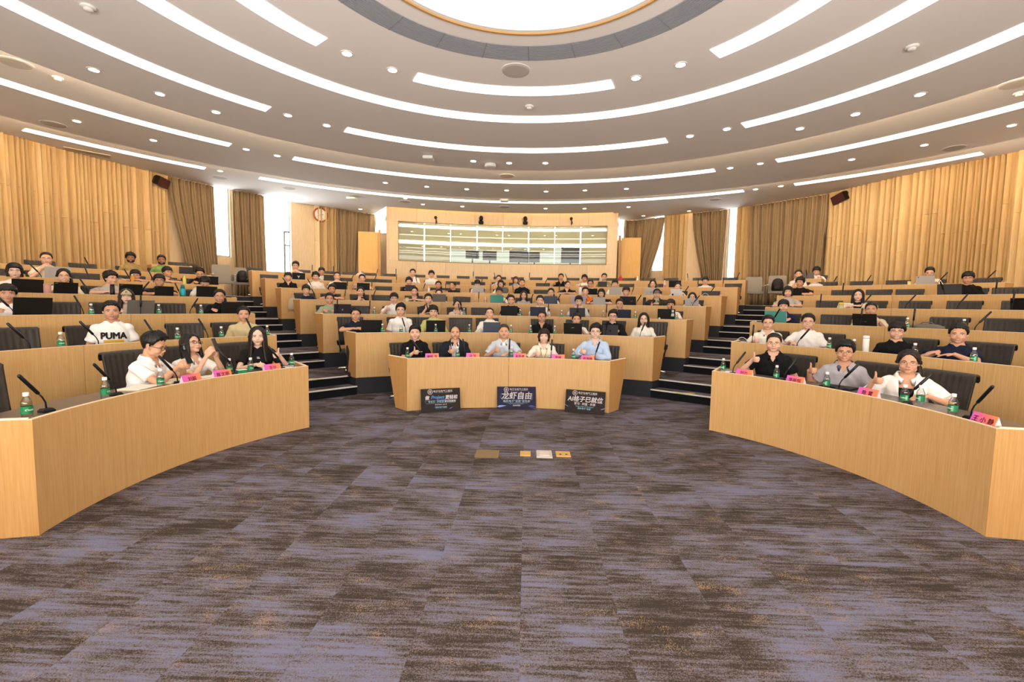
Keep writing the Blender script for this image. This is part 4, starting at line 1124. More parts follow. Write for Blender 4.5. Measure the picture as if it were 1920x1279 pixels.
poster([(933, 724.6), (1004, 725.6), (1005, 767), (932, 767)], M_PB2, 'dark blue poster board with four big white characters, in front of middle desk',
       hdr + [('t', '龙虾自由', 0.118, 0.0, 0.575, WHT, 0.12), ('t', '南科电子“龙宫”发布会', 0.042, 0.0, 0.345, '#bcd6e4', 0), ('t', 'Launch of Dragon Palace', 0.022, 0, 0.235, '#7f9ec0', 0), ('t', '龙宫体验官', 0.024, 0, 0.155, WHT, 0),
              ('line', [(-0.38, 0.71), (-0.41, 0.66), (-0.40, 0.60), (-0.415, 0.50), (-0.37, 0.43), (-0.28, 0.30), (-0.24, 0.27), (0.28, 0.27), (0.33, 0.38), (0.40, 0.43), (0.415, 0.52), (0.40, 0.60), (0.42, 0.66), (0.39, 0.72)], 0.002, 0, 0, '#7fa8bd', 0),
              ('flare', [(-0.5, 0.11), (-0.44, 0.17), (-0.36, 0.17), (-0.26, 0.15), (-0.36, 0.11), (-0.44, 0.07)], 0, 0, 0, '#7f9ad8', 0), ('flare', [(0.29, 0.12), (0.38, 0.16), (0.5, 0.10), (0.40, 0.115)], 0, 0, 0, '#5a64b0', 0), ('flare', [(0.33, 0.08), (0.5, 0.03), (0.5, 0.0), (0.42, 0.035)], 0, 0, 0, '#4f58a6', 0)])
poster([(1063, 730), (1135.6, 735), (1133, 778.7), (1058.5, 771.5)], M_PB, 'dark poster board starting with letters AI, rightmost at the front desk',
       hdr + [('t', 'AI格子已就位', 0.088, 0.0, 0.59, WHT, 0.18), ('t', '学习 · 问答 · 共享', 0.042, 0.0, 0.39, WHT, 0), ('t', 'Dragon Palace AI Workspace', 0.022, 0, 0.285, CYN, 0), ('t', '南科电子“龙宫”', 0.030, 0, 0.19, CYN, 0),
              ('line', [(-0.40, 0.74), (-0.42, 0.66), (-0.42, 0.50), (-0.38, 0.43)], 0.0014, 0, 0, '#7c7474', 0), ('line', [(0.40, 0.74), (0.42, 0.66), (0.42, 0.50), (0.38, 0.43)], 0.0014, 0, 0, '#7c7474', 0),
              ('flare', [(-0.5, 0.33), (-0.42, 0.26), (-0.41, 0.23), (-0.5, 0.30)], 0, 0, 0, '#7f7fcf', 0), ('flare', [(0.5, 0.30), (0.40, 0.22), (0.42, 0.21), (0.5, 0.27)], 0, 0, 0, '#8f8fdc', 0)])
build_later = []
# ------------------------------------------------------------------ curtains
def curtain(top, bot, z0, z1, label, nf, off=0.22):
    b = MB(); nu = nf*8; nv = 12; rnd = random.Random(nf*7+int(top[0]))
    ph = [rnd.uniform(-0.5, 0.5) for _ in range(nf+1)]
    front, back = [], []
    for j in range(nv+1):
        v = j/nv; z = z1+(z0-z1)*v
        e = v*v*(3-2*v)
        xa, xb = top[0]+(bot[0]-top[0])*e, top[1]+(bot[1]-top[1])*e
        row_f, row_b = [], []
        for i in range(nu+1):
            u = i/nu; px = xa+(xb-xa)*u
            p = wall_at(px); n_ = wall_n(px)
            k = u*nf
            w = math.sin(2*PI*k+ph[int(min(k, nf))]*0.8+0.5*math.sin(v*3+k))
            amp = 0.075*(0.7+0.4*math.sin(k*2.3+1)+0.3*v)
            q = p+n_*(off+amp*w)
            row_f.append((q.x, q.y, z)); q2 = q-n_*0.012; row_b.append((q2.x, q2.y, z))
        front.append(row_f); back.append(row_b)
    n = nu+1
    vs = [p for r in front for p in r]+[p for r in back for p in r]; o = n*(nv+1); fs = []
    for j in range(nv):
        for i in range(nu):
            k = j*n+i
            fs.append((k, k+1, k+n+1, k+n)); fs.append((o+k+n, o+k+n+1, o+k+1, o+k))
    for j in range(nv):
        k = j*n; fs.append((k, k+n, o+k+n, o+k)); k += nu; fs.append((k+n, k, o+k, o+k+n))
    for i in range(nu):
        fs.append((i+1, i, o+i, o+i+1)); k = nv*n+i; fs.append((k, k+1, o+k+1, o+k))
    b.add(vs, fs)
    c = b.build('curtain', M_CURT, None, True)
    return tag(c, label, 'curtain', 'brown window curtains')
curtain((308, 393), (336, 399), 1.95, 5.28, 'brown curtain gathered at its foot, leftmost, next to the slatted wall', 13)
curtain((428, 490), (432, 492), 1.72, 5.28, 'brown curtain between the two tall left windows', 10)
curtain((627, 702), (627, 690), 1.72, 5.28, 'brown curtain behind the left open door', 11)
curtain((1174, 1250), (1174, 1219), 1.72, 5.26, 'brown curtain behind the right door, swept aside at its foot', 11)
curtain((1302, 1368), (1331, 1363), 1.72, 5.28, 'brown curtain swept to the right, left of the narrow bright window', 11)
curtain((1414, 1562), (1422, 1557), 1.72, 5.28, 'widest brown curtain, next to the right slatted wall', 19)
# ------------------------------------------------------------------ doors standing in the recesses
def door(k, pa, pb, zt, hinge, label):
    root = bpy.data.objects.new('door_%d' % k, None); COL.objects.link(root); root['kind'] = 'structure'; root['label'] = label
    d = (pb-pa).normalized(); nn = V(-d.y, d.x, 0); R = Matrix((d, nn, V(0, 0, 1))).transposed(); L_ = (pb-pa).length; z0 = ZR(7)+0.01
    c = (pa+pb)/2
    b = MB(); b.box((c.x, c.y, (z0+zt)/2), (L_, 0.05, zt-z0), M=R); leaf = b.build('leaf', M_DOOR, root)
    hp = (pa+d*0.09) if hinge == 'R' else (pb-d*0.09)
    b = MB(); q = hp-nn*0.035; b.box((q.x, q.y, z0+1.08), (0.05, 0.015, 0.16), M=R)
    q1, q2 = hp-nn*0.03+V(0, 0, z0+1.12), hp-nn*0.075+V(0, 0, z0+1.12); dd = d*(0.12 if hinge == 'R' else -0.12)
    b.tube([q1, q2, q2+dd], 0.011, 8); b.build('handle', M_CHROME, leaf)
    fr = MB()
    e = pb if hinge == 'R' else pa; s = 1 if hinge == 'R' else -1
    q = e+d*s*0.06; fr.box((q.x, q.y, (z0+zt)/2+0.05), (0.09, 0.12, zt-z0+0.1), M=R); fr.build('door_frame', M_WOODSHADE, root)
dl0, dl1 = on_cyl(672, 480, C1, 16.9), on_cyl(709, 480, C1, 16.75)
dl0.z = dl1.z = 0
door(1, dl0, dl1, on_cyl(672, 434, C1, 16.9).z, 'R', 'tall light wood door standing open left of the control booth')
dr0, dr1 = on_cyl(1164, 480, C1, 16.9), on_cyl(1201, 480, C1, 17.0)
dr0.z = dr1.z = 0
door(2, dr0, dr1, on_cyl(1182, 446, C1, 16.95).z, 'L', 'tall light wood door right of the control booth')
# ------------------------------------------------------------------ wall clock
def wall_thing(px, py, off):
    """point on the wall line shown at picture point px,py, pushed off the wall"""
    p = wall_at(px)+wall_n(px)*off
    t = (Vector((p.x, p.y, 0))-Vector((0, 0, 0)))
    d = ray(px, py); k = math.hypot(p.x, p.y)/math.hypot(d.x, d.y)
    q = EYE+d*k
    return q, wall_n(px)
q, n_ = wall_thing(601, 403, 0.18)
yaw = math.atan2(n_.x, -n_.y)
cl = thing('wall_clock', 'round wall clock with reddish wooden rim and white dial', 'clock', q, 0)
cl.rotation_euler = (PI/2, 0, yaw)
def ringp(r0, r1, z0, z1, n=28):
    b = MB(); b.loft([[(r*math.cos(2*PI*k/n), r*math.sin(2*PI*k/n), z) for k in range(n)] for r, z in ((r0, z0), (r1, z0), (r1, z1*0.6), ((r0+r1)/2, z1), (r0, z1*0.7), (r0, z0))], caps=False); return b
ringp(0.225, 0.285, 0, 0.05).build('rim', plain('#9c4a26', 0.4), cl, True)
b = MB(); b.lathe([(0.23, 0.0), (0.23, 0.012)], 28); b.build('dial', plain('#f4f1ea', 0.5), cl)
b = MB()
for k in range(12):
    a = 2*PI*k/12; b.box((0.185*math.sin(a), 0.185*math.cos(a), 0.0135), (0.01, 0.035, 0.002), M=Matrix.Rotation(-a, 3, 'Z'))
b.build('hour_marks', plain('#4a4a4a', 0.5), cl, kind='stuff')
for nm, a, L_, w in (('hour_hand', math.radians(80), 0.11, 0.014), ('minute_hand', math.radians(247), 0.16, 0.009)):
    b = MB(); b.box((L_/2*math.sin(a), L_/2*math.cos(a), 0.017), (w, L_, 0.002), M=Matrix.Rotation(-a, 3, 'Z')); b.build(nm, M_BLACK, cl)
# ------------------------------------------------------------------ loudspeakers and cameras
def wall_speaker(px, py, w, h, rz, label):
    q, n_ = wall_thing(px, py, 0.42)
    yaw = math.atan2(n_.x, -n_.y)+rz
    root = thing('wall_speaker', label, 'speaker', q, 0); root.rotation_euler = (math.radians(16), math.radians(-12 if px > 900 else 10), yaw)
    b = MB(); b.loft([[(-w/2*s, y, -h/2*s), (w/2*s, y, -h/2*s), (w/2*s, y, h/2*s), (-w/2*s, y, h/2*s)] for s, y in ((1, -0.12), (1, 0.02), (0.7, 0.14))]); b.build('cabinet', plain('#1c1512', 0.4), root)
    b = MB(); b.box((0, -0.123, 0), (w*0.92, 0.008, h*0.9)); b.build('grille', plain('#3a1614', 0.6, noise=0.3, scale=80), root)
    b = MB(); b.tube([(0, 0.13, 0), (0, 0.26, 0.02)], 0.02, 8); b.box((0, 0.27, 0.02), (0.10, 0.02, 0.14)); b.build('bracket', M_BLACK, root)
wall_speaker(301, 341, 0.36, 0.26, 0.3, 'dark loudspeaker on the left wall between slats and curtain')
wall_speaker(1577, 371, 0.46, 0.26, -0.2, 'dark loudspeaker on the right wall between curtain and slats')
for px, py, lab in ((902, 412, 'black dome camera on the booth wall, left of the two'), (985, 413, 'black dome camera on the booth wall, right of the two')):
    q = on_cyl(px, py, C1, R_B-0.15)
    root = thing('dome_camera', lab, 'camera', q, 0)
    b = MB(); b.lathe([(0.07, -0.16), (0.10, -0.15), (0.10, -0.06), (0.05, -0.05)], 14); b.build('base', M_BLACK, root, True)
    b = MB(); b.ball((0, 0, 0.05), (0.085, 0.085, 0.11)); b.build('camera_head', M_BLACKG, root, True)
    b = MB(); b.tube([(0, -0.08, 0.05), (0, -0.10, 0.05)], 0.035, 10); b.build('lens', plain('#26262c', 0.1), root)
    b = MB(); b.box((0, 0.075, -0.15), (0.16, 0.13, 0.02)); b.build('bracket', M_BLACK, root)
for px, py, lab in ((817, 411, 'small dark spotlight on an arm above booth window, left one'), (1071, 413, 'small dark spotlight on an arm above booth window, right one')):
    q = on_cyl(px, py, C1, R_B-0.10)
    root = thing('wall_spotlight', lab, 'spotlight', q, 0)
    b = MB(); b.tube([(0, 0.09, 0.02), (0, 0.0, 0.03), (0.02, -0.02, -0.02)], 0.02, 8); b.build('arm', plain('#3c2c22', 0.5), root)
    b = MB(); b.ball((0, -0.02, 0.06), 0.06); b.build('head', plain('#2c211b', 0.5), root, True)
    b = MB(); b.tube([(0.02, -0.02, -0.02), (0.03, -0.02, -0.12), (0.01, -0.02, -0.2)], [0.02, 0.035, 0.012], 8); b.build('cable', plain('#3c2c22', 0.5), root)
# ------------------------------------------------------------------ ceiling fittings
def on_ceiling(px, py):
    for z, r0, r1 in ((Z1, 0, R1), (Z2, R1-0.1, R2), (Z3, R2-0.1, 99)):
        p = on_z(px, py, z); r = math.hypot(p.x-CC[0], p.y-CC[1])
        if r0 <= r <= r1: return p
    return on_z(px, py, Z2)
b = MB(); b.lathe([(0.062, 0.0), (0.085, 0.0), (0.085, -0.008), (0.062, -0.008), (0.062, 0.0)], 18, caps=False); DL_T = b.mesh('downlight_trim', M_WHITE)
b = MB(); b.lathe([(0.062, -0.003), (0.0005, -0.003)], 18); DL_L = b.mesh('downlight_lamp', emit('#fff6e6', DOWN_E))
DOWN = [(176, 130.7), (300, 176), (405, 210), (540, 216), (612.6, 235), (144, 227), (287.6, 263), (461.6, 280), (520, 292), (413, 320.6), (650.6, 100), (736, 131), (1192.5, 146), (1276, 121), (1293.7, 255), (887.6, 302), (954.7, 305.6), (1022.6, 305.6),
        (722.6, 342.7), (800, 350), (875, 354.7), (1097, 357), (1174.5, 354), (793, 383), (866.6, 387), (1023, 391), (1096, 391), (1178.6, 388), (1292, 395.6), (675.7, 392), (1023.7, 359), (1363, 241.7), (1500, 241), (1604, 214), (1725, 177), (1369, 315), (1425.6, 306.7), (1597, 299), (1733, 272), (1897, 235), (1416.6, 355), (1464, 349), (1206.5, 404.6), (546, 353), (760, 372), (950, 357)]
DOWN.sort()
def band(p):
    r = math.hypot(p.x-CC[0], p.y-CC[1])
    return ('inside the second strip ring' if r < 4.3 else 'just outside the second strip ring' if r < 5.9 else 'outside the third strip ring' if r < 7.4 else 'before the fourth strip ring' if r < 9.3 else 'outside the fourth strip ring' if r < 11.4 else 'before the outermost strip ring' if r < 12.7 else 'nearest the walls')
cnt = {}
for k, (px, py) in enumerate(DOWN):
    p = on_ceiling(px, py)
    bd = band(p); cnt[bd] = cnt.get(bd, 0)+1
    root = thing('downlight', 'small round ceiling downlight %s, %s from left' % (bd, ORD[cnt[bd]-1]), 'light', p, 0, 'round ceiling downlights')
    put('trim', DL_T, root); put('lamp', DL_L, root)
b = MB(); b.lathe([(0.0005, -0.012), (0.17, -0.012), (0.19, -0.006), (0.19, 0.0)], 24); CS = b.mesh('ceiling_speaker', plain('#c3bcb5', 0.8, noise=0.08, scale=120))
b = MB(); b.lathe([(0.192, 0.0), (0.215, 0.0), (0.215, -0.006), (0.192, -0.006), (0.192, 0.0)], 24, caps=False); CSR = b.mesh('ceiling_speaker_rim', M_CEIL)
for k, (px, py) in enumerate(sorted([(967, 133), (28, 118), (1905, 157), (1788, 278), (1341.6, 374), (950.6, 330), (945.7, 388), (759, 378), (541.6, 353), (412.6, 333), (100, 233)])):
    p = on_ceiling(px, py)
    root = thing('ceiling_speaker', 'round flush grey speaker grille set in the ceiling, %s from left' % ORD[k], 'speaker', p, 0, 'round ceiling speakers'); put('grille', CS, root); put('rim', CSR, root)
b1 = MB(); b1.lathe([(0.07, 0), (0.075, -0.012), (0.06, -0.022)], 16); SD1 = b1.mesh('detector_base', M_WHITE, True)
b2 = MB(); b2.lathe([(0.045, -0.022), (0.045, -0.045), (0.02, -0.055)], 14); SD2 = b2.mesh('detector_head', plain('#e6e2dc', 0.5), True)
for k, (px, py) in enumerate([(108, 145), (992.6, 199), (1911, 174), (165.6, 12), (1710, 87)]):
    root = thing('smoke_detector', 'small white smoke detector on the ceiling, %s from left' % ORD[[1, 2, 4, 0, 3].index(k) if False else [108, 992.6, 1911, 165.6, 1710].index(px)] if False else 'small white smoke detector on the ceiling, %s from left' % ORD[sorted([108, 992.6, 1911, 165.6, 1710]).index(px)], 'detector', on_ceiling(px, py), 0, 'smoke detectors'); put('base', SD1, root); put('sensor_head', SD2, root)
for px, py, lab, sz in ((803.6, 291, 'white square access point box hanging below the ceiling', 0.22), (919.5, 305, 'white round wireless unit hanging below the ceiling near the middle', 0.24), (660, 369, 'grey box unit on the ceiling near the left back windows', 0.3), (945.7, 372.5, 'small white box on the ceiling before the booth', 0.26)):
    p = on_ceiling(px, py); root = thing('access_point', lab, 'device', p, 0)
    b = MB()
    if 'round' in lab: b.lathe([(0.12, -0.03), (0.13, -0.045), (0.13, -0.10), (0.10, -0.115)], 20)
    else: b.loft([[(x*s, y*s, z) for x, y in ((-sz/2, -sz/2), (sz/2, -sz/2), (sz/2, sz/2), (-sz/2, sz/2))] for s, z in ((0.9, -0.03), (1, -0.045), (1, -0.085), (0.85, -0.1))])
    b.build('case', M_WHITE, root)
    b = MB(); b.lathe([(0.03, 0), (0.03, -0.03)], 10); b.build('mount', M_GRILLE, root)
# rectangular air vent
p = [on_ceiling(*q) for q in ((118, 277), (128, 275), (207, 293), (200, 299))]
p = [on_z(q[0], q[1], Z3) for q in ((118, 277.5), (207, 294))]
d = (p[1]-p[0]); L_ = d.length; d.normalize(); nn = V(-d.y, d.x, 0)
va = thing('air_vent', 'rectangular dark slotted ceiling air vent above the left slatted wall', 'vent', (p[0]+p[1])/2, 0); va.rotation_euler = (0, 0, math.atan2(d.y, d.x))
b = MB()
for s in (-1, 1): b.box((0, s*0.16, -0.006), (L_, 0.03, 0.02)); b.box((s*(L_/2-0.015), 0, -0.006), (0.03, 0.29, 0.02))
b.build('frame', plain('#c9b796', 0.6), va)
b = MB(); b.box((0, 0, 0.002), (L_-0.05, 0.29, 0.004)); b.build('backing', plain('#3c342a', 0.8), va)
for k in range(9):
    b = MB(); b.box((0, -0.128+0.032*k, -0.006), (L_-0.06, 0.012, 0.014), M=Matrix.Rotation(0.6, 3, 'X')); b.build('slat', plain('#a08d6c', 0.6), va)
# ------------------------------------------------------------------ floor boxes
M_BRASS = plain('#d9ad63', 0.35, metal=0.35)
for q4, m, lab, nm, dz in (((889, 937, 845, 858), plain('#7d6a48', 0.6), 'flat brown metal floor plate, leftmost of the four', 'floor_plate', 0.008), ((975, 995, 848, 855.5), M_BRASS, 'small closed brass floor socket, second of four', 'floor_socket', 0.014),
                       ((1006, 1034, 847, 859), plain('#cfc6bb', 0.35, metal=0.3), 'silver floor socket with raised lid, third of four', 'floor_socket', 0.016), ((1043, 1068, 848.5, 857), M_BRASS, 'brass floor socket with two dark latches, rightmost of four', 'floor_socket', 0.014)):
    a_, b_ = on_z(q4[0], q4[3], 0.004), on_z(q4[1], q4[2], 0.004)
    w, h = abs(b_.x-a_.x), abs(b_.y-a_.y)
    root = thing(nm, lab, 'floor socket', ((a_.x+b_.x)/2, (a_.y+b_.y)/2, 0.003), 0)
    b = MB(); b.loft([[(x*s, y*s, z) for x, y in ((-w/2, -h/2), (w/2, -h/2), (w/2, h/2), (-w/2, h/2))] for s, z in ((1, 0), (1, dz*0.7), (0.96, dz))]); b.build('cover', m, root)
    if 'silver' in lab: b = MB(); b.box((0, -h*0.05, dz+0.003), (w*0.6, h*0.5, 0.008)); b.build('lid', plain('#ded6cc', 0.3, metal=0.3), root)
    if 'latches' in lab:
        for s in (-1, 1): b = MB(); b.box((s*w*0.2, -h*0.2, dz+0.002), (w*0.14, h*0.14, 0.005)); b.build('latch', plain('#5a4524', 0.5), root)
# ------------------------------------------------------------------ grey armchairs at the top of the aisles
def armchair(px, r, rz, label, bag):
    p = column(px, C1, r, ZR(7)+0.4, 530); p.z = ZR(7)
    root = thing('armchair', label, 'chair', p, rz, 'grey armchairs at the top of the aisles')
    b = MB(); b.box((0, 0, 0.42), (0.50, 0.48, 0.07)); b.build('seat', M_GREYF, root)
    b = MB(); R = Matrix.Rotation(math.radians(-10), 3, 'X'); b.loft([[R @ V(x*s, y, z-0.66)+V(0, 0.25, 0.68) for x, y in ((-0.25, -0.02), (0.25, -0.02), (0.25, 0.02), (-0.25, 0.02))] for s, z in ((1, 0.44), (1, 0.7), (0.98, 0.9), (0.9, 0.94))]); b.build('backrest', M_GREYF, root)
    for s in (-1, 1):
        b = MB(); b.box((s*0.28, -0.02, 0.655), (0.05, 0.46, 0.025)); b.build('armrest', plain('#cfcac2', 0.4), root)
        for y in (-0.22, 0.2):
            b = MB(); b.tube([(s*0.28, y, 0.0), (s*0.28, y, 0.645)], 0.014, 8); b.build('leg', M_CHROME, root)
    if bag:
        bg = thing('backpack', bag, 'bag', p+Vector((0, 0, 0.455)), rz)
        b = MB(); b.loft([[(0.16*s*math.cos(t), 0.02+0.10*s*math.sin(t), z) for t in [2*PI*k/12 for k in range(12)]] for s, z in ((0.9, 0), (1.05, 0.06), (1.0, 0.25), (0.75, 0.36), (0.3, 0.40))]); b.build('body', M_BLACK, bg, True)
        b = MB(); b.tube([(0.1, -0.07, 0.3), (0.13, -0.14, 0.2), (0.1, -0.1, 0.02)], 0.014, 6); b.build('strap', plain('#2a2a2c', 0.7), bg)
        b = MB(); b.loft([[(0.1*s*math.cos(t), -0.09+0.04*s*math.sin(t), z) for t in [2*PI*k/10 for k in range(10)]] for s, z in ((0.8, 0.04), (1, 0.08), (0.9, 0.18))]); b.build('pocket', plain('#1c1c1e', 0.6), bg, True)
armchair(418, 14.1, 0.75, 'grey armchair with white frame at top of left aisle, nearer the left desks', None)
armchair(455, 14.9, 0.5, 'grey armchair partly behind the back middle desk, top of left aisle', 'black backpack hanging on grey armchair at top of left aisle')
armchair(1414, 14.4, -0.35, 'grey armchair at top of right aisle, left of the pair', None)
armchair(1457, 14.0, -0.45, 'grey armchair at top of right aisle, right of the pair', 'black bag on the right grey armchair below the wide curtain')
# ------------------------------------------------------------------ small things on the desks
def bag_on(blk, rw, px, label, col, w, h, dr=0.24, dz=TOP_Z, name='bag'):
    p, a = spot(blk, rw, px, dr, dz+0.05)
    root = thing(name, label, 'bag', (p.x, p.y, ZR(rw)+dz), -a)
    b = MB(); b.loft([[(w/2*s*math.cos(t), w*0.28*s*math.sin(t), z*h) for t in [2*PI*k/14 for k in range(14)]] for s, z in ((0.92, 0), (1.04, 0.25), (0.95, 0.65), (0.6, 0.92), (0.2, 1.0))]); b.build('body', plain(col, 0.7), root, True)
    b = MB(); b.tube([(-w*0.2, 0, h*0.92), (-w*0.12, 0, h*1.2), (w*0.12, 0, h*1.2), (w*0.2, 0, h*0.92)], 0.007, 6); b.build('handle', plain(col, 0.8), root, True)
bag_on('R', 3, 1738, 'grey soft bag lying on third desk of right block', '#6e665d', 0.42, 0.10)
bag_on('R', 6, 1529, 'white printed bag on sixth desk of right block', '#e2d6d4', 0.34, 0.12)
bag_on('C', 7, 676, 'pinkish white bag on the back middle desk', '#d9c2bb', 0.30, 0.13)
bag_on('C', 7, 1163, 'small red bag on the back middle desk', '#a02824', 0.16, 0.20)
bag_on('C', 4, 549, 'beige jacket bundle beside the leftmost fourth row chair', '#b5a48e', 0.20, 0.32, 0.75, 0.5, 'jacket_bundle')
def sheet(blk, rw, px, dr, w, d_, h, col, label, name, cat, page=None):
    p, a = spot(blk, rw, px, dr, TOP_Z)
    root = thing(name, label, cat, (p.x, p.y, ZR(rw)+TOP_Z), -a+random.uniform(-0.3, 0.3))
    b = MB(); b.box((0, 0, h/2), (w, d_, h)); b.build('cover' if page else 'sheets', plain(col, 0.6), root)
    if page: b = MB(); b.box((0, 0, h+0.002), (w*0.97, d_*0.96, 0.004)); b.build('pages', plain(page, 0.7), root)
sheet('L', 1, 262, 0.30, 0.30, 0.21, 0.012, '#cbb896', 'open notebook under the arm of man in white polo', 'notebook', 'notebook', '#f0e6d4')
sheet('L', 1, 324, 0.32, 0.24, 0.17, 0.02, '#c9b48c', 'cream booklet behind microphone beside man holding phone', 'booklet', 'book', '#eadcc0')
sheet('L', 1, 386, 0.26, 0.22, 0.16, 0.015, '#ddd0bb', 'cream booklet between two name cards on left front desk', 'booklet', 'book', '#f2eadb')
sheet('L', 1, 532, 0.26, 0.21, 0.29, 0.004, '#f3f0ea', 'white paper sheets at the aisle end of left front desk', 'paper_sheets', 'paper')
sheet('R', 1, 1366, 0.28, 0.21, 0.29, 0.004, '#f0efee', 'white paper sheets at the aisle end of right front desk', 'paper_sheets', 'paper')
sheet('R', 1, 1572, 0.36, 0.30, 0.20, 0.018, '#1c1a1a', 'black closed folder before man in grey polo', 'folder', 'folder')
sheet('L', 4, 160, 0.26, 0.28, 0.2, 0.03, '#c3bdb2', 'pale grey document case beside black laptop on fourth left desk', 'document_case', 'case')
sheet('L', 1, 453, 0.20, 0.10, 0.07, 0.05, '#1f8a57', 'small green and white tissue pack beside seated woman with long hair', 'tissue_pack', 'tissues', '#f2f0ea')
M_WIRE = plain('#e6e2dc', 0.5)
def cable(pts3, label, m=M_WIRE, r=0.004):
    b = MB(); b.tube(pts3, r, 6); tag(b.build('cable', m, None, True), label, 'cable')
for bk, rw, px, lab in (('L', 5, 227, 'white looped cable standing up on fifth desk of left block'), ('R', 2, 1391, 'white coiled cable at aisle end of second right desk'), ('C', 5, 1322, 'white looped charging cable on fifth desk of middle block')):
    p, a = spot(bk, rw, px, 0.2, TOP_Z)
    tdir = V(math.cos(a), -math.sin(a), 0); z = ZR(rw)+TOP_Z+0.004
    cable([p+tdir*(0.09*math.cos(t))+V(0, 0, z-p.z+0.10*max(0, math.sin(t))) for t in np.linspace(-0.3, PI+0.3, 15)], lab)
# ------------------------------------------------------------------ people
def remesh(b, voxel, it=4, fac=0.5):
    me = bpy.data.meshes.new('raw'); me.from_pydata(b.v, [], b.f)
    bm = bmesh.new(); bm.from_mesh(me); bmesh.ops.recalc_face_normals(bm, faces=bm.faces); bm.to_mesh(me); bm.free()
    o = bpy.data.objects.new('raw', me)
    m = o.modifiers.new('r', 'REMESH'); m.mode = 'VOXEL'; m.voxel_size = voxel; m.use_smooth_shade = True
    if it: s = o.modifiers.new('s', 'SMOOTH'); s.factor = fac; s.iterations = it
    out = eval_mesh(o); bpy.data.meshes.remove(me)
    return out
def coords(me):
    a = np.empty(len(me.vertices)*3, dtype=np.float32); me.vertices.foreach_get('co', a); return a.reshape(-1, 3)
def set_coords(me, a):
    me.vertices.foreach_set('co', a.astype(np.float32).ravel()); me.update()
def cut(me, test):
    """drop the faces whose centre passes test(x, y, z)"""
    c = np.empty(len(me.polygons)*3, dtype=np.float32); me.polygons.foreach_get('center', c); c = c.reshape(-1, 3)
    kill = test(c[:, 0], c[:, 1], c[:, 2])
    bm = bmesh.new(); bm.from_mesh(me); bm.faces.ensure_lookup_table()
    bmesh.ops.delete(bm, geom=[bm.faces[i] for i in np.nonzero(kill)[0]], context='FACES')
    bv = [v for v in bm.verts if v.is_boundary]
    nb = {v: [e.other_vert(v) for e in v.link_edges if e.is_boundary] for v in bv}
    for _ in range(10):
        new = {v: (v.co*0.4+sum((u.co for u in nb[v]), Vector())*(0.6/len(nb[v]))) for v in bv if nb[v]}
        for v, c_ in new.items(): v.co = c_
    bm.to_mesh(me); bm.free(); me.update()
    return me

# ---- head, in its own frame: eyes at z = 0, face towards -y, chin at -0.115, crown at +0.12
HS = Matrix.Diagonal((1.12, 1.04, 0.97, 1.0))
def head_parts(b, M=Matrix.Identity(4), jaw=1.0, cheek=1.0):
    M = M @ HS
    def ball(c, r, R=None, nu=16, nv=10):
        Q = M.to_3x3() if R is None else M.to_3x3() @ R
        b.ball(M @ Vector(c), r, Q, nu, nv)
    ball((0, 0.014, 0.030), (0.073, 0.096, 0.092), nu=24, nv=16)
    ball((0, -0.026, -0.046), (0.059*jaw, 0.062, 0.066), nu=20, nv=14)
    ball((0, -0.030, -0.018), (0.0655*cheek, 0.060, 0.086), nu=22, nv=16)
    ball((0, -0.070, -0.095), (0.028*jaw, 0.021, 0.020))
    for s in (-1, 1):
        ball((s*0.034*cheek, -0.058, -0.036), (0.030*cheek, 0.030, 0.032))
        ball((s*0.044*jaw, -0.012, -0.068), (0.022, 0.038, 0.028))
        ball((s*0.030, -0.080, 0.020), (0.027, 0.011, 0.009))
        ball((s*0.076, 0.014, -0.006), (0.008, 0.016, 0.029), Matrix.Rotation(s*0.35, 3, 'Z'))
        ball((s*0.071, 0.008, -0.026), (0.009, 0.010, 0.012))
        ball((s*0.0100, -0.099, -0.040), (0.0085, 0.009, 0.0070))
    b.tube([M @ Vector(p) for p in ((0, -0.082, 0.010), (0, -0.093, -0.012), (0, -0.102, -0.029), (0, -0.106, -0.037))], [0.008, 0.0085, 0.0105, 0.0100], 8)
    ball((0, -0.086, -0.062), (0.024, 0.012, 0.009))
    ball((0, -0.085, -0.073), (0.020, 0.011, 0.008))
    b.tube([M @ Vector((0, 0.030, -0.03)), M @ Vector((0, 0.030, -0.10))], [0.054, 0.054], 14)
hb = MB(); head_parts(hb)
HEAD = remesh(hb, 0.005, 8)
hbm = bmesh.new(); hbm.from_mesh(HEAD); HBVH = BVHTree.FromBMesh(hbm)
def face_y(x, z):
    h = HBVH.ray_cast(Vector((x, -0.3, z)), Vector((0, 1, 0)))
    return h[0].y if h[0] else -0.09
SK_C = Vector((0, 0.012, 0.015))
def skull_r(d):
    h = HBVH.ray_cast(SK_C+d*0.4, -d)
    return (h[0]-SK_C).length if h[0] else 0.09
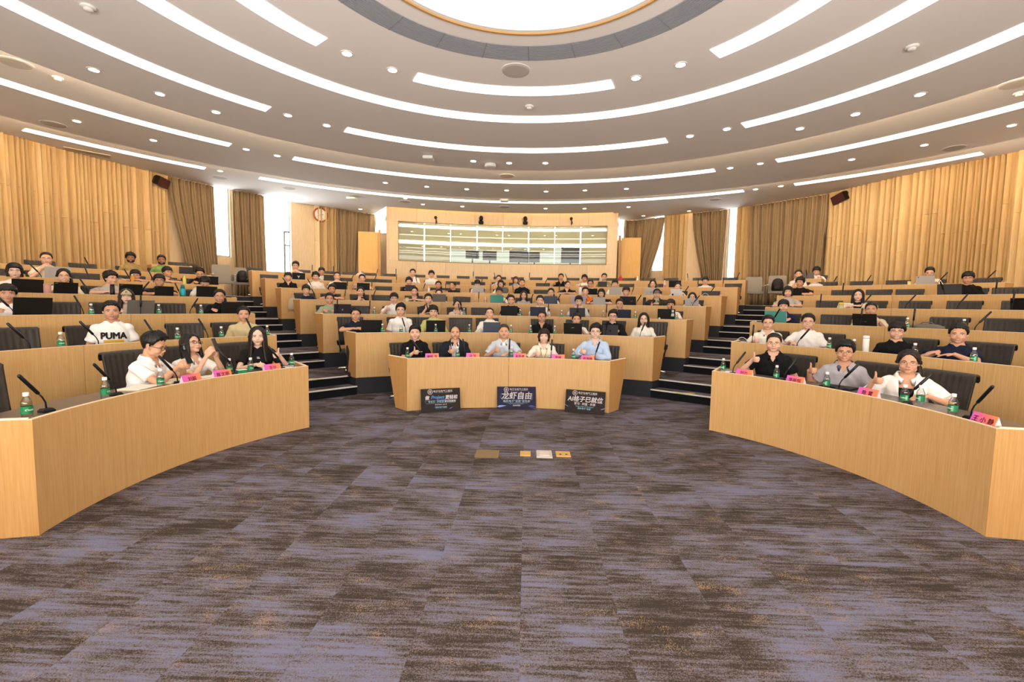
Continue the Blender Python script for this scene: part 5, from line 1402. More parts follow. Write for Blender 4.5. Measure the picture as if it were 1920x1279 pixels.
# ---- face pieces shared by everyone
def eye_mesh(s):
    b = MB(); x0 = s*0.0335
    n = 10
    pts = []
    for k in range(n):
        t = 2*PI*k/n; x = x0+0.0140*math.cos(t); z = 0.0046*math.sin(t)+0.0012*s*math.cos(t)
        pts.append((x, face_y(x, z)-0.0012, z))
    o = [(p[0], p[1]+0.004, p[2]) for p in pts]
    b.loft([o, pts], 0)
    ir = [(x0+0.0058*math.cos(2*PI*k/10), 0, 0.0044*math.sin(2*PI*k/10)) for k in range(10)]
    y = min(face_y(x0, 0), face_y(x0+0.006, 0))-0.0022
    b.loft([[(p[0], y+0.003, p[2]) for p in ir], [(p[0], y, p[2]) for p in ir]], 1)
    lid = [(x0+0.0150*math.cos(t), 0, 0.0052*math.sin(t)+0.0012*s*math.cos(t)) for t in np.linspace(0.15, PI-0.15, 7)]
    b.tube([(p[0], face_y(p[0], p[2])-0.0015, p[2]) for p in lid], 0.0015, 5, 1)
    return b.mesh('eye', [plain('#e9e2da', 0.3), plain('#1c1310', 0.25)], True)
EYES = [eye_mesh(-1), eye_mesh(1)]
def brow_mesh(s):
    b = MB(); pts = [(s*x, face_y(s*x, z)-0.0008, z) for x, z in ((0.015, 0.0175), (0.027, 0.0215), (0.041, 0.0215), (0.053, 0.0160))]
    b.tube(pts, [0.0028, 0.0034, 0.0030, 0.0015], 6)
    return b.mesh('eyebrow', plain('#1d1613', 0.8), True)
BROWS = [brow_mesh(-1), brow_mesh(1)]
def lip_mesh(smile=0.0):
    b = MB()
    for dz, r in ((0.0035, 0.0036), (-0.0045, 0.0044)):
        pts = [(x, face_y(x, -0.066)-0.0005, -0.066+dz*(1-abs(x)/0.026)+smile*(x/0.024)**2*0.006) for x in np.linspace(-0.023, 0.023, 7)]
        b.tube(pts, [r*0.3, r*0.8, r, r*0.95, r, r*0.8, r*0.3], 6)
    b.tube([(x, face_y(x, -0.066)-0.0035, -0.0662+smile*(x/0.024)**2*0.006) for x in np.linspace(-0.022, 0.022, 7)], 0.0011, 5, 1)
    if smile > 0.9: b.tube([(x, face_y(x, -0.066)-0.0042, -0.0655+smile*(x/0.024)**2*0.006) for x in np.linspace(-0.015, 0.015, 5)], [0.001, 0.0024, 0.0026, 0.0024, 0.001], 5, 2)
    return b.mesh('lips', [plain('#b8705f', 0.45), plain('#5a2c25', 0.6), plain('#efe6de', 0.3)], True)
LIPS = {0: lip_mesh(), 1: lip_mesh(1.0)}
def glasses_mesh(r=0.0016, half=False):
    b = MB()
    for s in (-1, 1):
        ring = []
        for k in range(17):
            t = 2*PI*k/16
            ring.append((s*0.033+0.0235*math.copysign(abs(math.cos(t))**0.75, math.cos(t)), -0.103+0.004*abs(math.cos(t)), -0.003+0.0175*math.copysign(abs(math.sin(t))**0.75, math.sin(t))))
        b.tube(ring, r, 5)
        b.tube([(s*0.056, -0.098, 0.004), (s*0.072, -0.080, 0.004), (s*0.082, 0.005, 0.006), (s*0.082, 0.02, -0.008)], r, 5)
    b.tube([(-0.010, -0.103, 0.0), (0, -0.106, 0.002), (0.010, -0.103, 0.0)], r, 5)
    b.v = [(p[0]*1.10, p[1]*1.03, p[2]*0.98) for p in b.v]
    return b.mesh('glasses', M_BLACK, True)
GLASSES = {'thick': glasses_mesh(0.0024), 'thin': glasses_mesh(0.0012)}
# ---- hair
HAIR = {}
def hair_mesh(style):
    if style in HAIR: return HAIR[style]
    rnd = random.Random(len(style)*13+3)
    line = {'short': [(0, .074), (35, .066), (52, .040), (66, .005), (80, -.012), (90, .020), (104, .022), (118, -.03), (180, -.068)],
            'fringe': [(0, .040), (30, .036), (52, .030), (66, .000), (80, -.015), (90, .012), (104, .014), (118, -.04), (180, -.072)],
            'crew': [(0, .076), (32, .070), (50, .047), (66, .005), (80, -.005), (90, .022), (104, .024), (118, -.025), (180, -.062)],
            'quiff': [(0, .078), (35, .070), (52, .045), (66, .012), (80, -.005), (90, .022), (104, .024), (118, -.03), (180, -.066)],
            'curly': [(0, .052), (35, .048), (52, .034), (66, .002), (80, -.015), (90, .010), (104, .012), (118, -.05), (180, -.075)],
            'thin': [(0, .100), (20, .094), (36, .078), (52, .048), (66, .004), (80, -.008), (90, .022), (104, .024), (118, -.03), (180, -.066)],
            'side': [(0, .064), (25, .058), (45, .050), (60, .012), (80, -.018), (90, .012), (104, .014), (118, -.035), (180, -.07)],
            'bob': [(0, .044), (30, .040), (46, .015), (58, -.045), (75, -.065), (100, -.075), (180, -.085)],
            'long': [(0, .088), (14, .082), (32, .052), (46, .01), (58, -.05), (80, -.08), (180, -.09)],
            'shoulder': [(0, .078), (18, .072), (34, .045), (48, .005), (60, -.05), (80, -.08), (180, -.09)],
            'pony': [(0, .078), (25, .071), (42, .050), (58, .022), (74, .000), (88, .016), (104, .014), (118, -.035), (180, -.06)],
            'lowpony': [(0, .080), (16, .076), (34, .048), (50, .012), (66, -.012), (80, -.02), (104, -.02), (118, -.045), (180, -.07)]}
    base = {'bangs': 'bob', 'mop': 'fringe'}.get(style, style)
    L_ = line[base]
    top, sid, nz = {'short': (.024, .010, .004), 'fringe': (.026, .014, .005), 'crew': (.015, .005, .003), 'quiff': (.040, .008, .005), 'curly': (.034, .022, .012), 'thin': (.013, .006, .003), 'side': (.027, .012, .005),
                    'bob': (.022, .018, .004), 'long': (.016, .018, .003), 'shoulder': (.017, .018, .003), 'pony': (.021, .012, .004), 'lowpony': (.020, .016, .003)}[base]
    nt_, np_ = 60, 34
    xs = [a for a, _ in L_]; zs = [z for _, z in L_]
    b = MB(); rings = []
    for j in range(np_+1):
        phi = math.radians(-58+148*j/np_)
        if j == np_: phi = math.radians(89.5)
        ring = []
        for i in range(nt_):
            th = 2*PI*i/nt_-PI
            d = Vector((math.sin(th)*math.cos(phi), -math.cos(th)*math.cos(phi), math.sin(phi)))
            R = skull_r(d); p = SK_C+d*R
            jag = 0.006*math.sin(th*23+1.3*math.sin(th*7)) if style in ('fringe', 'short', 'curly', 'mop', 'side', 'quiff') else 0.002*math.sin(th*19)
            zb = float(np.interp(abs(math.degrees(th)), xs, zs))+jag
            s = max(0.0, min(1.0, (p.z-zb)/0.016+0.3)); s = s*s*(3-2*s)
            k = max(0, min(1, (p.z-0.0)/0.09)); tk = sid+(top-sid)*k
            if style == 'quiff': tk += 0.014*max(0, math.cos(th))*k
            if style == 'side': tk += 0.010*math.sin(th+0.8)*k
            n = nz*(math.sin(th*21+phi*9+2*math.sin(phi*7))+0.6*math.sin(th*37-phi*15))
            if style == 'curly': n = nz*(math.sin(th*9+3*math.sin(phi*8))*math.sin(phi*11+2*math.sin(th*5)))*1.3
            r = R-0.022*(1-s)+(tk+n*(0.4+0.6*k))*s
            if style in ('long', 'shoulder', 'lowpony') and abs(math.sin(th)) < 0.10 and d.y < 0.2 and k > 0.4: r -= 0.005
            ring.append(SK_C+d*r)
        rings.append(ring)
    b.loft(rings)
    drop = {'bob': (-.090, 44, .100), 'long': (-.34, 37, .108), 'shoulder': (-.165, 40, .106)}.get(base)
    if drop:
        zl, a0, rr = drop; nu, nv = 34, 14; F, B = [], []
        for j in range(nv+1):
            v = j/nv; z = 0.06+(zl-0.06)*v; rf, rb = [], []
            for i in range(nu+1):
                u = i/nu; a = math.radians(a0+(360-2*a0)*u - 0)
                w = 0.004*math.sin(i*1.9+v*5)+0.003*math.sin(i*3.7)
                open_ = 1.0+(0.10*v if base != 'bob' else -0.04*v)
                tp = 0.90+0.10*min(1, v*4)
                ex = (rr*open_*tp+w)*(1.0+(0.28*max(0, v-0.35) if base == 'long' else 0)); ey = (0.106*tp+w)*(1-0.10*v)
                fwd = -0.045*v if (base == 'long' and math.cos(a) > 0.2) else 0
                rf.append((ex*math.sin(a), 0.012-ey*math.cos(a)+fwd, z+0.006*math.sin(i*2.3)*(v > 0.9)))
                sh = (0.026 if base != 'long' else 0.038)*(1-0.5*(v > 0.92))
                rb.append(((ex-sh)*math.sin(a), 0.012-(ey-sh)*math.cos(a)+fwd, z))
            F.append(rf); B.append(rb)
        b.loft([f+bk[::-1] for f, bk in zip(F, B)])
    if base in ('pony', 'lowpony'):
        pts = [(0.02, 0.10, 0.03), (0.05, 0.125, 0.0), (0.085, 0.10, -0.06), (0.095, 0.07, -0.13), (0.09, 0.06, -0.18)] if base == 'lowpony' or style == 'pony' else []
        b.tube(pts, [0.022, 0.030, 0.030, 0.024, 0.006], 10)
    me = b.mesh('hair_'+style, plain('#14100e', 0.5), True)
    HAIR[style] = me
    return me
def cap_mesh():
    b = MB(); rings = []
    for j in range(9):
        phi = math.radians(16+72*j/8); rings.append([SK_C+d*(skull_r(d)+0.014) for d in [Vector((math.sin(t)*math.cos(phi), -math.cos(t)*math.cos(phi), math.sin(phi))) for t in [2*PI*i/36-PI for i in range(36)]]])
    b.loft(rings)
    top = []; bot = []
    for k in range(11):
        t = -1.0+2.0*k/10; x = 0.075*math.sin(t*1.1); y = -0.085-0.075*math.cos(t*1.25)**1.0
        top.append([(x, -0.07, 0.052), (x*1.02, y, 0.040-0.016*t*t)]); bot.append([(x, -0.07, 0.046), (x*1.02, y, 0.034-0.016*t*t)])
    vs = [p for r in top for p in r]+[p for r in bot for p in r]; n = 22; fs = []
    for k in range(10):
        i = 2*k; fs += [(i, i+1, i+3, i+2), (n+i+2, n+i+3, n+i+1, n+i), (i+1, n+i+1, n+i+3, i+3)]
    fs += [(0, n, n+1, 1), (20, 21, n+21, n+20)]
    b.add(vs, fs)
    return b.mesh('cap', M_WHITE, True)
def scarf_mesh():
    b = MB(); rings = []
    for j in range(20):
        z = 0.125-0.30*j/19; ring = []
        k = max(0, 1-((z-0.03)/0.10)**2)
        for i in range(30):
            t = 2*PI*i/30-PI
            r = 0.10 if z < 0.03 else max(0.012, 0.108*math.sqrt(max(0.01, 1-((z-0.03)/0.105)**2)))
            if z < -0.08: r = 0.085+(-(z+0.08))*0.6
            front = max(0, math.cos(t))
            y = -math.cos(t)*r*1.05+0.015
            if front > 0.55 and -0.10 < z < 0.075: y = max(y, -0.045)
            ring.append((math.sin(t)*r, y, z))
        rings.append(ring)
    b.loft(rings)
    return b.mesh('headscarf', M_WHITE, True)
def beard_mesh():
    b = MB(); rings = []
    for j in range(13):
        phi = math.radians(-72+72*j/12); ring = []
        for i in range(40):
            th = 2*PI*i/40-PI; d = Vector((math.sin(th)*math.cos(phi), -math.cos(th)*math.cos(phi), math.sin(phi)))
            R = skull_r(d); p = SK_C+d*R; a = abs(math.degrees(th))
            zl = np.interp(a, [0, 14, 24, 40, 70, 85, 120], [-.052, -.050, -.062, -.052, -.02, .0, -.2])
            s = 1.0 if (p.z < zl and a < 95) else 0.0
            if a < 17 and -0.082 < p.z < -0.056: s = 0.0
            ring.append(SK_C+d*(R-0.014*(1-s)+0.007*s))
        rings.append(ring)
    b.loft(rings, caps=True)
    return b.mesh('beard', plain('#1a1310', 0.8), True)
CAP, SCARF, BEARD = cap_mesh(), scarf_mesh(), beard_mesh()
b = MB(); b.tube([(x, face_y(x, -0.052)-0.001, -0.051-abs(x)*0.18) for x in np.linspace(-0.022, 0.022, 7)], [0.001, 0.0035, 0.0045, 0.004, 0.0045, 0.0035, 0.001], 6)
MOUST = b.mesh('moustache', plain('#3a2c26', 0.8), True)
b = MB(); b.tube([(0.098*math.sin(t), 0.02, 0.012+0.118*math.cos(t)) for t in np.linspace(-1.5, 1.5, 15)], [0.006]*15, 6)
for s in (-1, 1): b.ball((s*0.092, 0.012, -0.006), (0.018, 0.032, 0.036))
HPHONES = b.mesh('headphones', M_WHITE, True)

# ---- bodies
SHZ, SHX, SHY = 0.962, 0.157, -0.030
def elbow(S, W, l1, l2, hint):
    d = W-S; D = min(d.length, (l1+l2)*0.999); d.normalize()
    a = (l1*l1-l2*l2+D*D)/(2*D); h = math.sqrt(max(0, l1*l1-a*a))
    hv = Vector(hint); hv = (hv-d*hv.dot(d)).normalized()
    return S+d*a+hv*h, S+d*D
def hand(b, wr, h, n, t, curl=(0.3, 0.4, 0.3), thumb='rest', s=1.0):
    h = h.normalized(); t = (t-h*t.dot(h)).normalized(); nn = h.cross(t)
    if nn.dot(n) < 0: nn = -nn
    R = Matrix((h, t, nn)).transposed()
    b.ball(wr+h*0.048*s, (0.050*s, 0.041*s, 0.017*s), R, 14, 8)
    b.ball(wr+h*0.070*s, (0.030*s, 0.040*s, 0.014*s), R, 14, 8)
    for k in range(4):
        p = wr+h*(0.086-0.004*abs(k-1.3))*s+t*(0.031-0.0205*k)*s
        ang = 0; pts = [p-h*0.015*s, p]
        for q, L_ in enumerate(((0.043, 0.027, 0.021), (0.047, 0.030, 0.022), (0.044, 0.028, 0.021), (0.035, 0.021, 0.018))[k]):
            ang += curl[q]
            p = p+(h*math.cos(ang)+nn*math.sin(ang))*L_*s; pts.append(p)
        b.tube(pts, [0.0098*s, 0.0106*s, 0.0100*s, 0.0092*s, 0.0075*s], 8)
    p0 = wr+h*0.022*s+t*0.026*s
    if thumb == 'up': pts = [p0, p0+t*0.020*s+h*0.016*s, p0+t*0.052*s+h*0.018*s, p0+t*0.082*s+h*0.010*s]
    elif thumb == 'close': pts = [p0, p0+t*0.016*s+h*0.025*s+nn*0.012*s, p0+t*0.012*s+h*0.050*s+nn*0.026*s, p0+t*0.004*s+h*0.070*s+nn*0.034*s]
    else: pts = [p0, p0+t*0.020*s+h*0.020*s+nn*0.006*s, p0+t*0.034*s+h*0.045*s+nn*0.012*s, p0+t*0.036*s+h*0.068*s+nn*0.014*s]
    b.tube(pts, [0.016*s, 0.0140*s, 0.0124*s, 0.0095*s], 9)
TORSO = [(0.44, .165, .125, .00), (0.50, .180, .135, .00), (0.58, .168, .122, .00), (0.68, .155, .108, -.008), (0.78, .160, .112, -.016), (0.88, .166, .116, -.024), (0.94, .164, .108, -.028), (0.985, .150, .090, -.030), (1.02, .112, .076, -.030), (1.045, .082, .068, -.030), (1.065, .066, .063, -.032)]
def torso_rings(inf, z0=None, z1=None, fem=False, sx=1.0):
    out = []
    for z, a, d, y in TORSO:
        if z0 is not None and z < z0: continue
        if z1 is not None and z > z1: continue
        if fem:
            a *= 0.93 if z > 0.6 else 1.0
            if 0.60 < z < 0.75: a *= 0.92
            if 0.80 < z < 0.92: d *= 1.10
        e = inf if z < 1.01 else inf*0.55
        out.append([((a*sx+e)*math.copysign(abs(math.cos(t))**0.85, math.cos(t)), y+(d+e)*math.copysign(abs(math.sin(t))**0.9, math.sin(t)), z) for t in [2*PI*k/26 for k in range(26)]])
    return out
POSES = {   # wrist targets and elbow hints for image-left (-x) and image-right (+x) arms; hand modes
    'rest': dict(l=((-0.03, -0.31, 0.80), (-1, 0.0, -0.12), 'flat', (0.95, -0.30, -0.05)), r=((0.03, -0.34, 0.805), (1, 0.0, -0.12), 'flat', (-0.95, -0.25, -0.05))),
    'type': dict(l=((-0.11, -0.36, 0.820), (-0.6, 0.2, -0.8), 'flat', (0.25, -0.95, -0.12)), r=((0.11, -0.36, 0.820), (0.6, 0.2, -0.8), 'flat', (-0.25, -0.95, -0.12))),
    'down': dict(l=((-0.14, -0.24, 0.60), (-0.5, 0.7, -0.5), 'flat', (0.3, -0.9, -0.2)), r=((0.14, -0.24, 0.60), (0.5, 0.7, -0.5), 'flat', (-0.3, -0.9, -0.2))),
    'chin': dict(l=((-0.05, -0.22, 0.955), (-0.6, -0.2, -1), 'fist', (0.25, 0.25, 0.95)), r=((0.05, -0.38, 0.785), (0.75, 0.3, -0.8), 'flat', (-0.95, -0.2, -0.1))),
    'clasp': dict(l=((-0.075, -0.22, 0.99), (-0.8, -0.2, -1), 'fist', (0.55, 0.25, 0.8)), r=((0.075, -0.22, 0.99), (0.8, -0.2, -1), 'fist', (-0.55, 0.25, 0.8))),
    'thumb': dict(l=((-0.20, -0.22, 0.90), (-1, 0.1, -0.9), 'thumb', (0.45, -0.85, 0.15)), r=((0.08, -0.38, 0.785), (0.75, 0.3, -0.8), 'flat', (-0.95, -0.2, -0.1))),
}
def arm_pts(side, spec, fem, lean):
    s = -1 if side == 'l' else 1
    S = Vector((s*SHX*(0.93 if fem else 1.0), SHY, SHZ)); S = lean @ S
    W, hint, mode, hd = spec
    E, W = elbow(S, Vector(W), 0.285, 0.245, hint)
    return s, S, E, W, mode, Vector(hd)
def body_mesh(pose, H, lean, voxel, fem, heavy=1.0, face=(1, 1)):
    b = MB()
    b.loft([[lean @ Vector(p) for p in r] for r in torso_rings(0.0, z0=0.55, fem=fem, sx=heavy)])
    nb = lean @ Vector((0, -0.030, 1.03)); nt_ = H @ Vector((0, 0.028, -0.07))
    r = 0.052 if fem else 0.062
    b.tube([nb-(nt_-nb)*0.25, nb, nb.lerp(nt_, 0.55), nt_], [r*1.25, r*1.12, r*0.98, r*0.95], 16)
    head_parts(b, H, *face)
    for side in 'lr':
        s, S, E, W, mode, hd = arm_pts(side, pose[side], fem, lean)
        k = 0.88 if fem else 1.0
        inn = S+(lean @ Vector((-s*0.07, 0, -0.015))-lean @ Vector((0, 0, 0)))
        b.ball(S, (0.047*k, 0.050*k, 0.047*k), None, 14, 9)
        b.tube([inn, S, S.lerp(E, 0.35), S.lerp(E, 0.8), E, E.lerp(W, 0.25), E.lerp(W, 0.7), W, W+(W-E).normalized()*0.012], [0.050*k, 0.047*k, 0.044*k, 0.038*k, 0.036*k, 0.038*k, 0.030*k, 0.025*k, 0.025*k], 12)
        if mode == 'thumb': hand(b, W, hd, Vector((-s, 0.1, 0)), Vector((0, 0.05, 1)), (1.35, 1.5, 1.1), 'up', 0.95)
        elif mode == 'fist': hand(b, W, hd, Vector((-s*0.4, 0.3, 0)), Vector((-s, -0.2, 0.2)), (0.9, 1.2, 0.9), 'close', 0.95)
        elif mode == 'grip': hand(b, W, hd, Vector((-s, 0, 0.1)), Vector((0, -0.1, 1)), (0.7, 0.9, 0.6), 'close', 0.95)
        else: hand(b, W, hd, Vector((0, 0, -1)), Vector((-s, -0.1, 0)) if abs(hd.y) > 0.6 else Vector((0, -1, 0)), (0.18, 0.25, 0.2), 'rest', 0.95)
    me = remesh(b, voxel, 6, 0.45)
    me.materials.append(plain('#dba684', 0.5, spec=0.35)); me.name = 'person_body'
    return me
def shirt_mesh(kind, pose, lean, voxel, fem, heavy=1.0):
    """a garment: kind gives sleeve length, neck opening and looseness"""
    inf, sl, neck = {'tee': (.012, .62, 'round'), 'polo': (.012, .62, 'vee'), 'shirt': (.013, .70, 'vee'), 'long': (.018, 1.0, 'round'), 'longshirt': (.016, 1.0, 'vee'), 'vneck': (.015, .55, 'deepvee'),
                     'tank': (.012, .08, 'wide'), 'sleeveless': (.013, .10, 'round'), 'under': (.002, .10, 'round'), 'jacket': (.026, 1.0, 'open'), 'cardigan': (.028, .98, 'open'), 'overshirt': (.030, .80, 'open')}[kind]
    b = MB()
    b.loft([[lean @ Vector(p) for p in r] for r in torso_rings(inf, z0=0.55, fem=fem, sx=heavy)])
    for side in 'lr':
        s, S, E, W, mode, hd = arm_pts(side, pose[side], fem, lean)
        k = 0.88 if fem else 1.0; e = inf*0.9
        inn = S+(lean @ Vector((-s*0.08, 0, -0.02))-lean @ Vector((0, 0, 0)))
        b.ball(S, (0.047*k+e, 0.050*k+e, 0.047*k+e), None, 14, 9)
        if sl <= 0.12: continue
        if sl < 1.0:
            T = S.lerp(E, sl); b.tube([inn, S, S.lerp(E, sl*0.5), T], [0.050*k+e, 0.046*k+e, 0.046*k+e*1.1, 0.049*k+e*1.4], 14)
        else:
            b.tube([inn, S, S.lerp(E, 0.5), E, E.lerp(W, 0.4), E.lerp(W, 0.93)], [0.053*k+e, 0.049*k+e, 0.046*k+e, 0.042*k+e, 0.040*k+e, 0.033*k+e], 12)
    me = remesh(b, voxel, 5, 0.5)
    a = coords(me)
    fold = 0.0045*np.sin(a[:, 2]*46+a[:, 0]*21+3*np.sin(a[:, 0]*13+a[:, 1]*9))+0.002*np.sin(a[:, 0]*70+a[:, 2]*35)
    nrm = np.empty(len(me.vertices)*3, dtype=np.float32); me.vertices.foreach_get('normal', nrm)
    set_coords(me, a+nrm.reshape(-1, 3)*(fold+0.0055)[:, None])
    inv = lean.inverted()
    A = np.array(inv)
    def loc(x, y, z): return (A[0][0]*x+A[0][1]*y+A[0][2]*z+A[0][3], A[1][0]*x+A[1][1]*y+A[1][2]*z+A[1][3], A[2][0]*x+A[2][1]*y+A[2][2]*z+A[2][3])
    def test(x, y, z):
        x, y, z = loc(x, y, z)
        yy = y+0.03
        rr = np.hypot(x, yy)
        lim = {'round': 0.083, 'wide': 0.10, 'vee': 0.076, 'deepvee': 0.078, 'open': 0.080}[neck]
        t = (rr < lim) & (z > 1.028+0.42*yy) & (z > 0.9)
        if neck == 'vee': t |= (y < -0.06) & (z > 0.945) & (np.abs(x) < (z-0.945)*0.55)
        if neck == 'deepvee': t |= (y < -0.06) & (z > 0.885) & (np.abs(x) < (z-0.885)*0.48)
        if neck == 'wide': t |= (z > 0.93) & (y < -0.03) & (np.abs(x) < 0.075)
        if neck == 'open': t |= (y < -0.05) & (np.abs(x) < 0.030+(z-0.5)*0.075) & (z > 0.46)
        return t
    cut(me, test)
    me.materials.append(M_WHITE); me.name = 'garment_'+kind
    return me
def collar_mesh(lean, fem=False, r0=0.080):
    b = MB(); rings = []
    n = 29
    for i in range(n):
        t = math.radians(20+320*i/(n-1)); f = max(0, math.cos(t))
        x, y = math.sin(t), -math.cos(t)
        z0 = 1.044-0.40*f*0.075-0.030*f*f
        fr = 1+0.22*f
        tip = 1+0.9*max(0, f-0.55)
        P = [(r0*0.98*x, r0*0.98*y*fr-0.03, z0-0.006), (r0*0.93*x, r0*0.93*y*fr-0.03, z0+0.030), (r0*1.02*x, r0*1.02*y*fr-0.03, z0+0.034), ((r0+0.028*tip)*x, (r0+0.022)*y*fr-0.034, z0-0.010*tip-0.012*tip*f), ((r0+0.020)*x, (r0+0.014)*y*fr-0.032, z0-0.006)]
        rings.append([lean @ Vector(p) for p in P])
    b.loft(rings)
    return b.mesh('collar', M_WHITE, True)
# trousers and shoes, the same seated shape for everyone
b = MB(); b.loft([[(x*s, y, z) for x, y in [(0.185*math.cos(t), 0.14*math.sin(t)) for t in [2*PI*k/20 for k in range(20)]]] for s, z in ((0.8, 0.43), (1, 0.47), (1.03, 0.54), (0.98, 0.60))])
for s in (-1, 1):
    b.ball((s*0.09, 0, 0.50), (0.10, 0.13, 0.09))
    b.tube([(s*0.09, 0.0, 0.51), (s*0.10, -0.22, 0.53), (s*0.11, -0.40, 0.52), (s*0.11, -0.43, 0.46), (s*0.11, -0.40, 0.25), (s*0.11, -0.38, 0.10)], [0.095, 0.082, 0.070, 0.068, 0.060, 0.058], 12)
TROUS = remesh(b, 0.016, 3); TROUS.materials.append(plain('#24262c', 0.8)); TROUS.name = 'trousers'
b = MB(); b.ball((0, -0.03, 0.045), (0.045, 0.12, 0.045), None, 14, 8); b.box((0, -0.03, 0.012), (0.08, 0.23, 0.02)); SHOE = b.mesh('shoe', plain('#2a2725', 0.5), True)
SK = ['#d9a88a', '#cf9c7c', '#ddae92', '#c79374', '#e3bca4', '#9c6d4e']
CACHE = {}
def head_matrix(lean, yaw=0, pitch=0, roll=0, dx=0.0, dz=0.0):
    piv = lean @ Vector((0, -0.030, 1.06))
    R = Matrix.Rotation(math.radians(yaw), 4, 'Z') @ Matrix.Rotation(math.radians(pitch), 4, 'X') @ Matrix.Rotation(math.radians(roll), 4, 'Y')
    return Matrix.Translation(piv+Vector((dx, 0, dz))) @ R @ Matrix.Translation((0, -0.024, 0.124))
PERSONS = {}
def person(blk, row, px, py, label, hair='short', top='tee', col='#f0ebe6', pose='rest', glasses=None, fem=False, skin=0, hy=0, hp=0, hr=0, turn=0, lean=4, vox=None, hairc='#15110f', cdx=0, smile=0, dr=0.72,
           inner=None, innercol='#e9e4dd', collar=None, heavy=1.0, extra=(), own=False, chair_on=True, face=(1, 1), trousers='#24262c', sc=None):
    z = ZR(row)
    vox = vox or (0.0065 if row == 1 else 0.0080 if row <= 3 else 0.010)
    Lm = Matrix.Translation((0, 0, 0.5)) @ Matrix.Rotation(math.radians(lean), 4, 'X') @ Matrix.Translation((0, 0, -0.5))
    P = POSES[pose] if isinstance(pose, str) else pose
    H = head_matrix(Lm, hy, hp, hr)
    hc = H @ Vector((0, 0, 0))
    # stand the seat where the head shows in the picture
    c, R = (C1, RC(row)) if blk == 'C' else (C2, RS(row))
    y = py
    p = on_cyl(px, py, c, R+dr+hc.y*1.0)
    zt = p.z-z
    s = max(0.95, min(1.03, zt/hc.z)) if sc is None else sc
    sink = max(-0.19, min(0.07, round((zt-hc.z*s)/0.04)*0.04))
    if sink or s != 1:        # hands stay on the desk however high the sitter sits
        s = round(s, 2)
        fix = lambda t: ((t[0][0], t[0][1], (t[0][2]+0.034-sink)/s if t[0][2] < 0.83 else t[0][2]),)+tuple(t[1:])
        P = dict(l=fix(P['l']), r=fix(P['r']))
    # body origin: head point minus the head offset turned the right way
    face_cam = math.atan2(-(EYE.x-p.x), (EYE.y-p.y)*-1.0)
    d = Vector((EYE.x-p.x, EYE.y-p.y, 0)).normalized()
    rz = math.atan2(d.x, -d.y)+math.radians(turn)
    off = Matrix.Rotation(rz, 3, 'Z') @ Vector((hc.x, hc.y, 0))*s
    o = Vector((p.x-off.x, p.y-off.y, z+sink))
    root = thing('person', label, 'person', o, rz)
    root.scale = (s, s, s)
    rk = (repr(P), hy, hp, hr, lean, fem, heavy, face)
    key = ('body', rk, vox)
    if key not in CACHE: CACHE[key] = body_mesh(P, H, Lm, vox, fem, heavy, face)
    bo = put('body', CACHE[key], root); with_mat(bo, plain(SK[skin] if isinstance(skin, int) else skin, 0.5, spec=0.35))
    for e in EYES: put('eye', e, bo, M=H)
    bm_ = plain(hairc, 0.8)
    for e in BROWS: with_mat(put('eyebrow', e, bo, M=H), bm_)
    put('lips', LIPS[smile], bo, M=H)
    if hair == 'scarf':
        o2 = put('headscarf', SCARF, root, M=H, label='dark headscarf'); with_mat(o2, plain('#3a332e', 0.8))
    else:
        o2 = put('hair', hair_mesh(hair), root, M=H); with_mat(o2, plain(hairc, 0.45, spec=0.35, noise=0.3, scale=60))
    if glasses: with_mat(put('glasses', GLASSES['thin' if glasses == 'thin' else 'thick'], root, M=H), plain('#3a322c' if glasses != 'thin' else '#5d5550', 0.35))
    def garment(kind, colr, nm):
        k = ('cloth', kind, repr(P), lean, fem, heavy, vox)
        if k not in CACHE: CACHE[k] = shirt_mesh(kind, P, Lm, max(vox, 0.008), fem, heavy)
        g = put(nm, CACHE[k], root); with_mat(g, plain(colr, 0.85, spec=0.15, noise=0.04, scale=30))
        return g
    nm = {'tee': 't_shirt', 'polo': 'polo_shirt', 'shirt': 'shirt', 'long': 'sweatshirt', 'longshirt': 'shirt', 'vneck': 't_shirt', 'tank': 'tank_top', 'sleeveless': 'blouse', 'jacket': 'jacket', 'cardigan': 'cardigan', 'overshirt': 'overshirt'}[top]
    if inner: garment(inner, innercol, {'under': 'undershirt', 'tee': 't_shirt', 'shirt': 'shirt', 'polo': 'polo_shirt', 'tank': 'tank_top', 'wide': 'tank_top'}.get(inner, 't_shirt'))
    g = garment(top, col, nm)
    if collar or top in ('polo', 'shirt', 'longshirt', 'jacket', 'overshirt'):
        k = ('collar', lean, top == 'overshirt')
        if k not in CACHE: CACHE[k] = collar_mesh(Lm, fem, 0.088 if top == 'overshirt' else 0.080)
        with_mat(put('collar', CACHE[k], g), plain(collar or col, 0.85, spec=0.15))
    with_mat(put('trousers', TROUS, root, loc=(0, 0, (0.002-sink)/s)), plain(trousers, 0.85))
    for sx in (-1, 1): put('shoe', SHOE, root, loc=(sx*0.11, -0.40, (0.004-sink)/s))
    if 'beard' in extra: with_mat(put('beard', BEARD, root, M=H), plain('#1a1310', 0.8))
    if 'goatee' in extra: with_mat(put('moustache', MOUST, root, M=H), plain('#4a382e', 0.8))
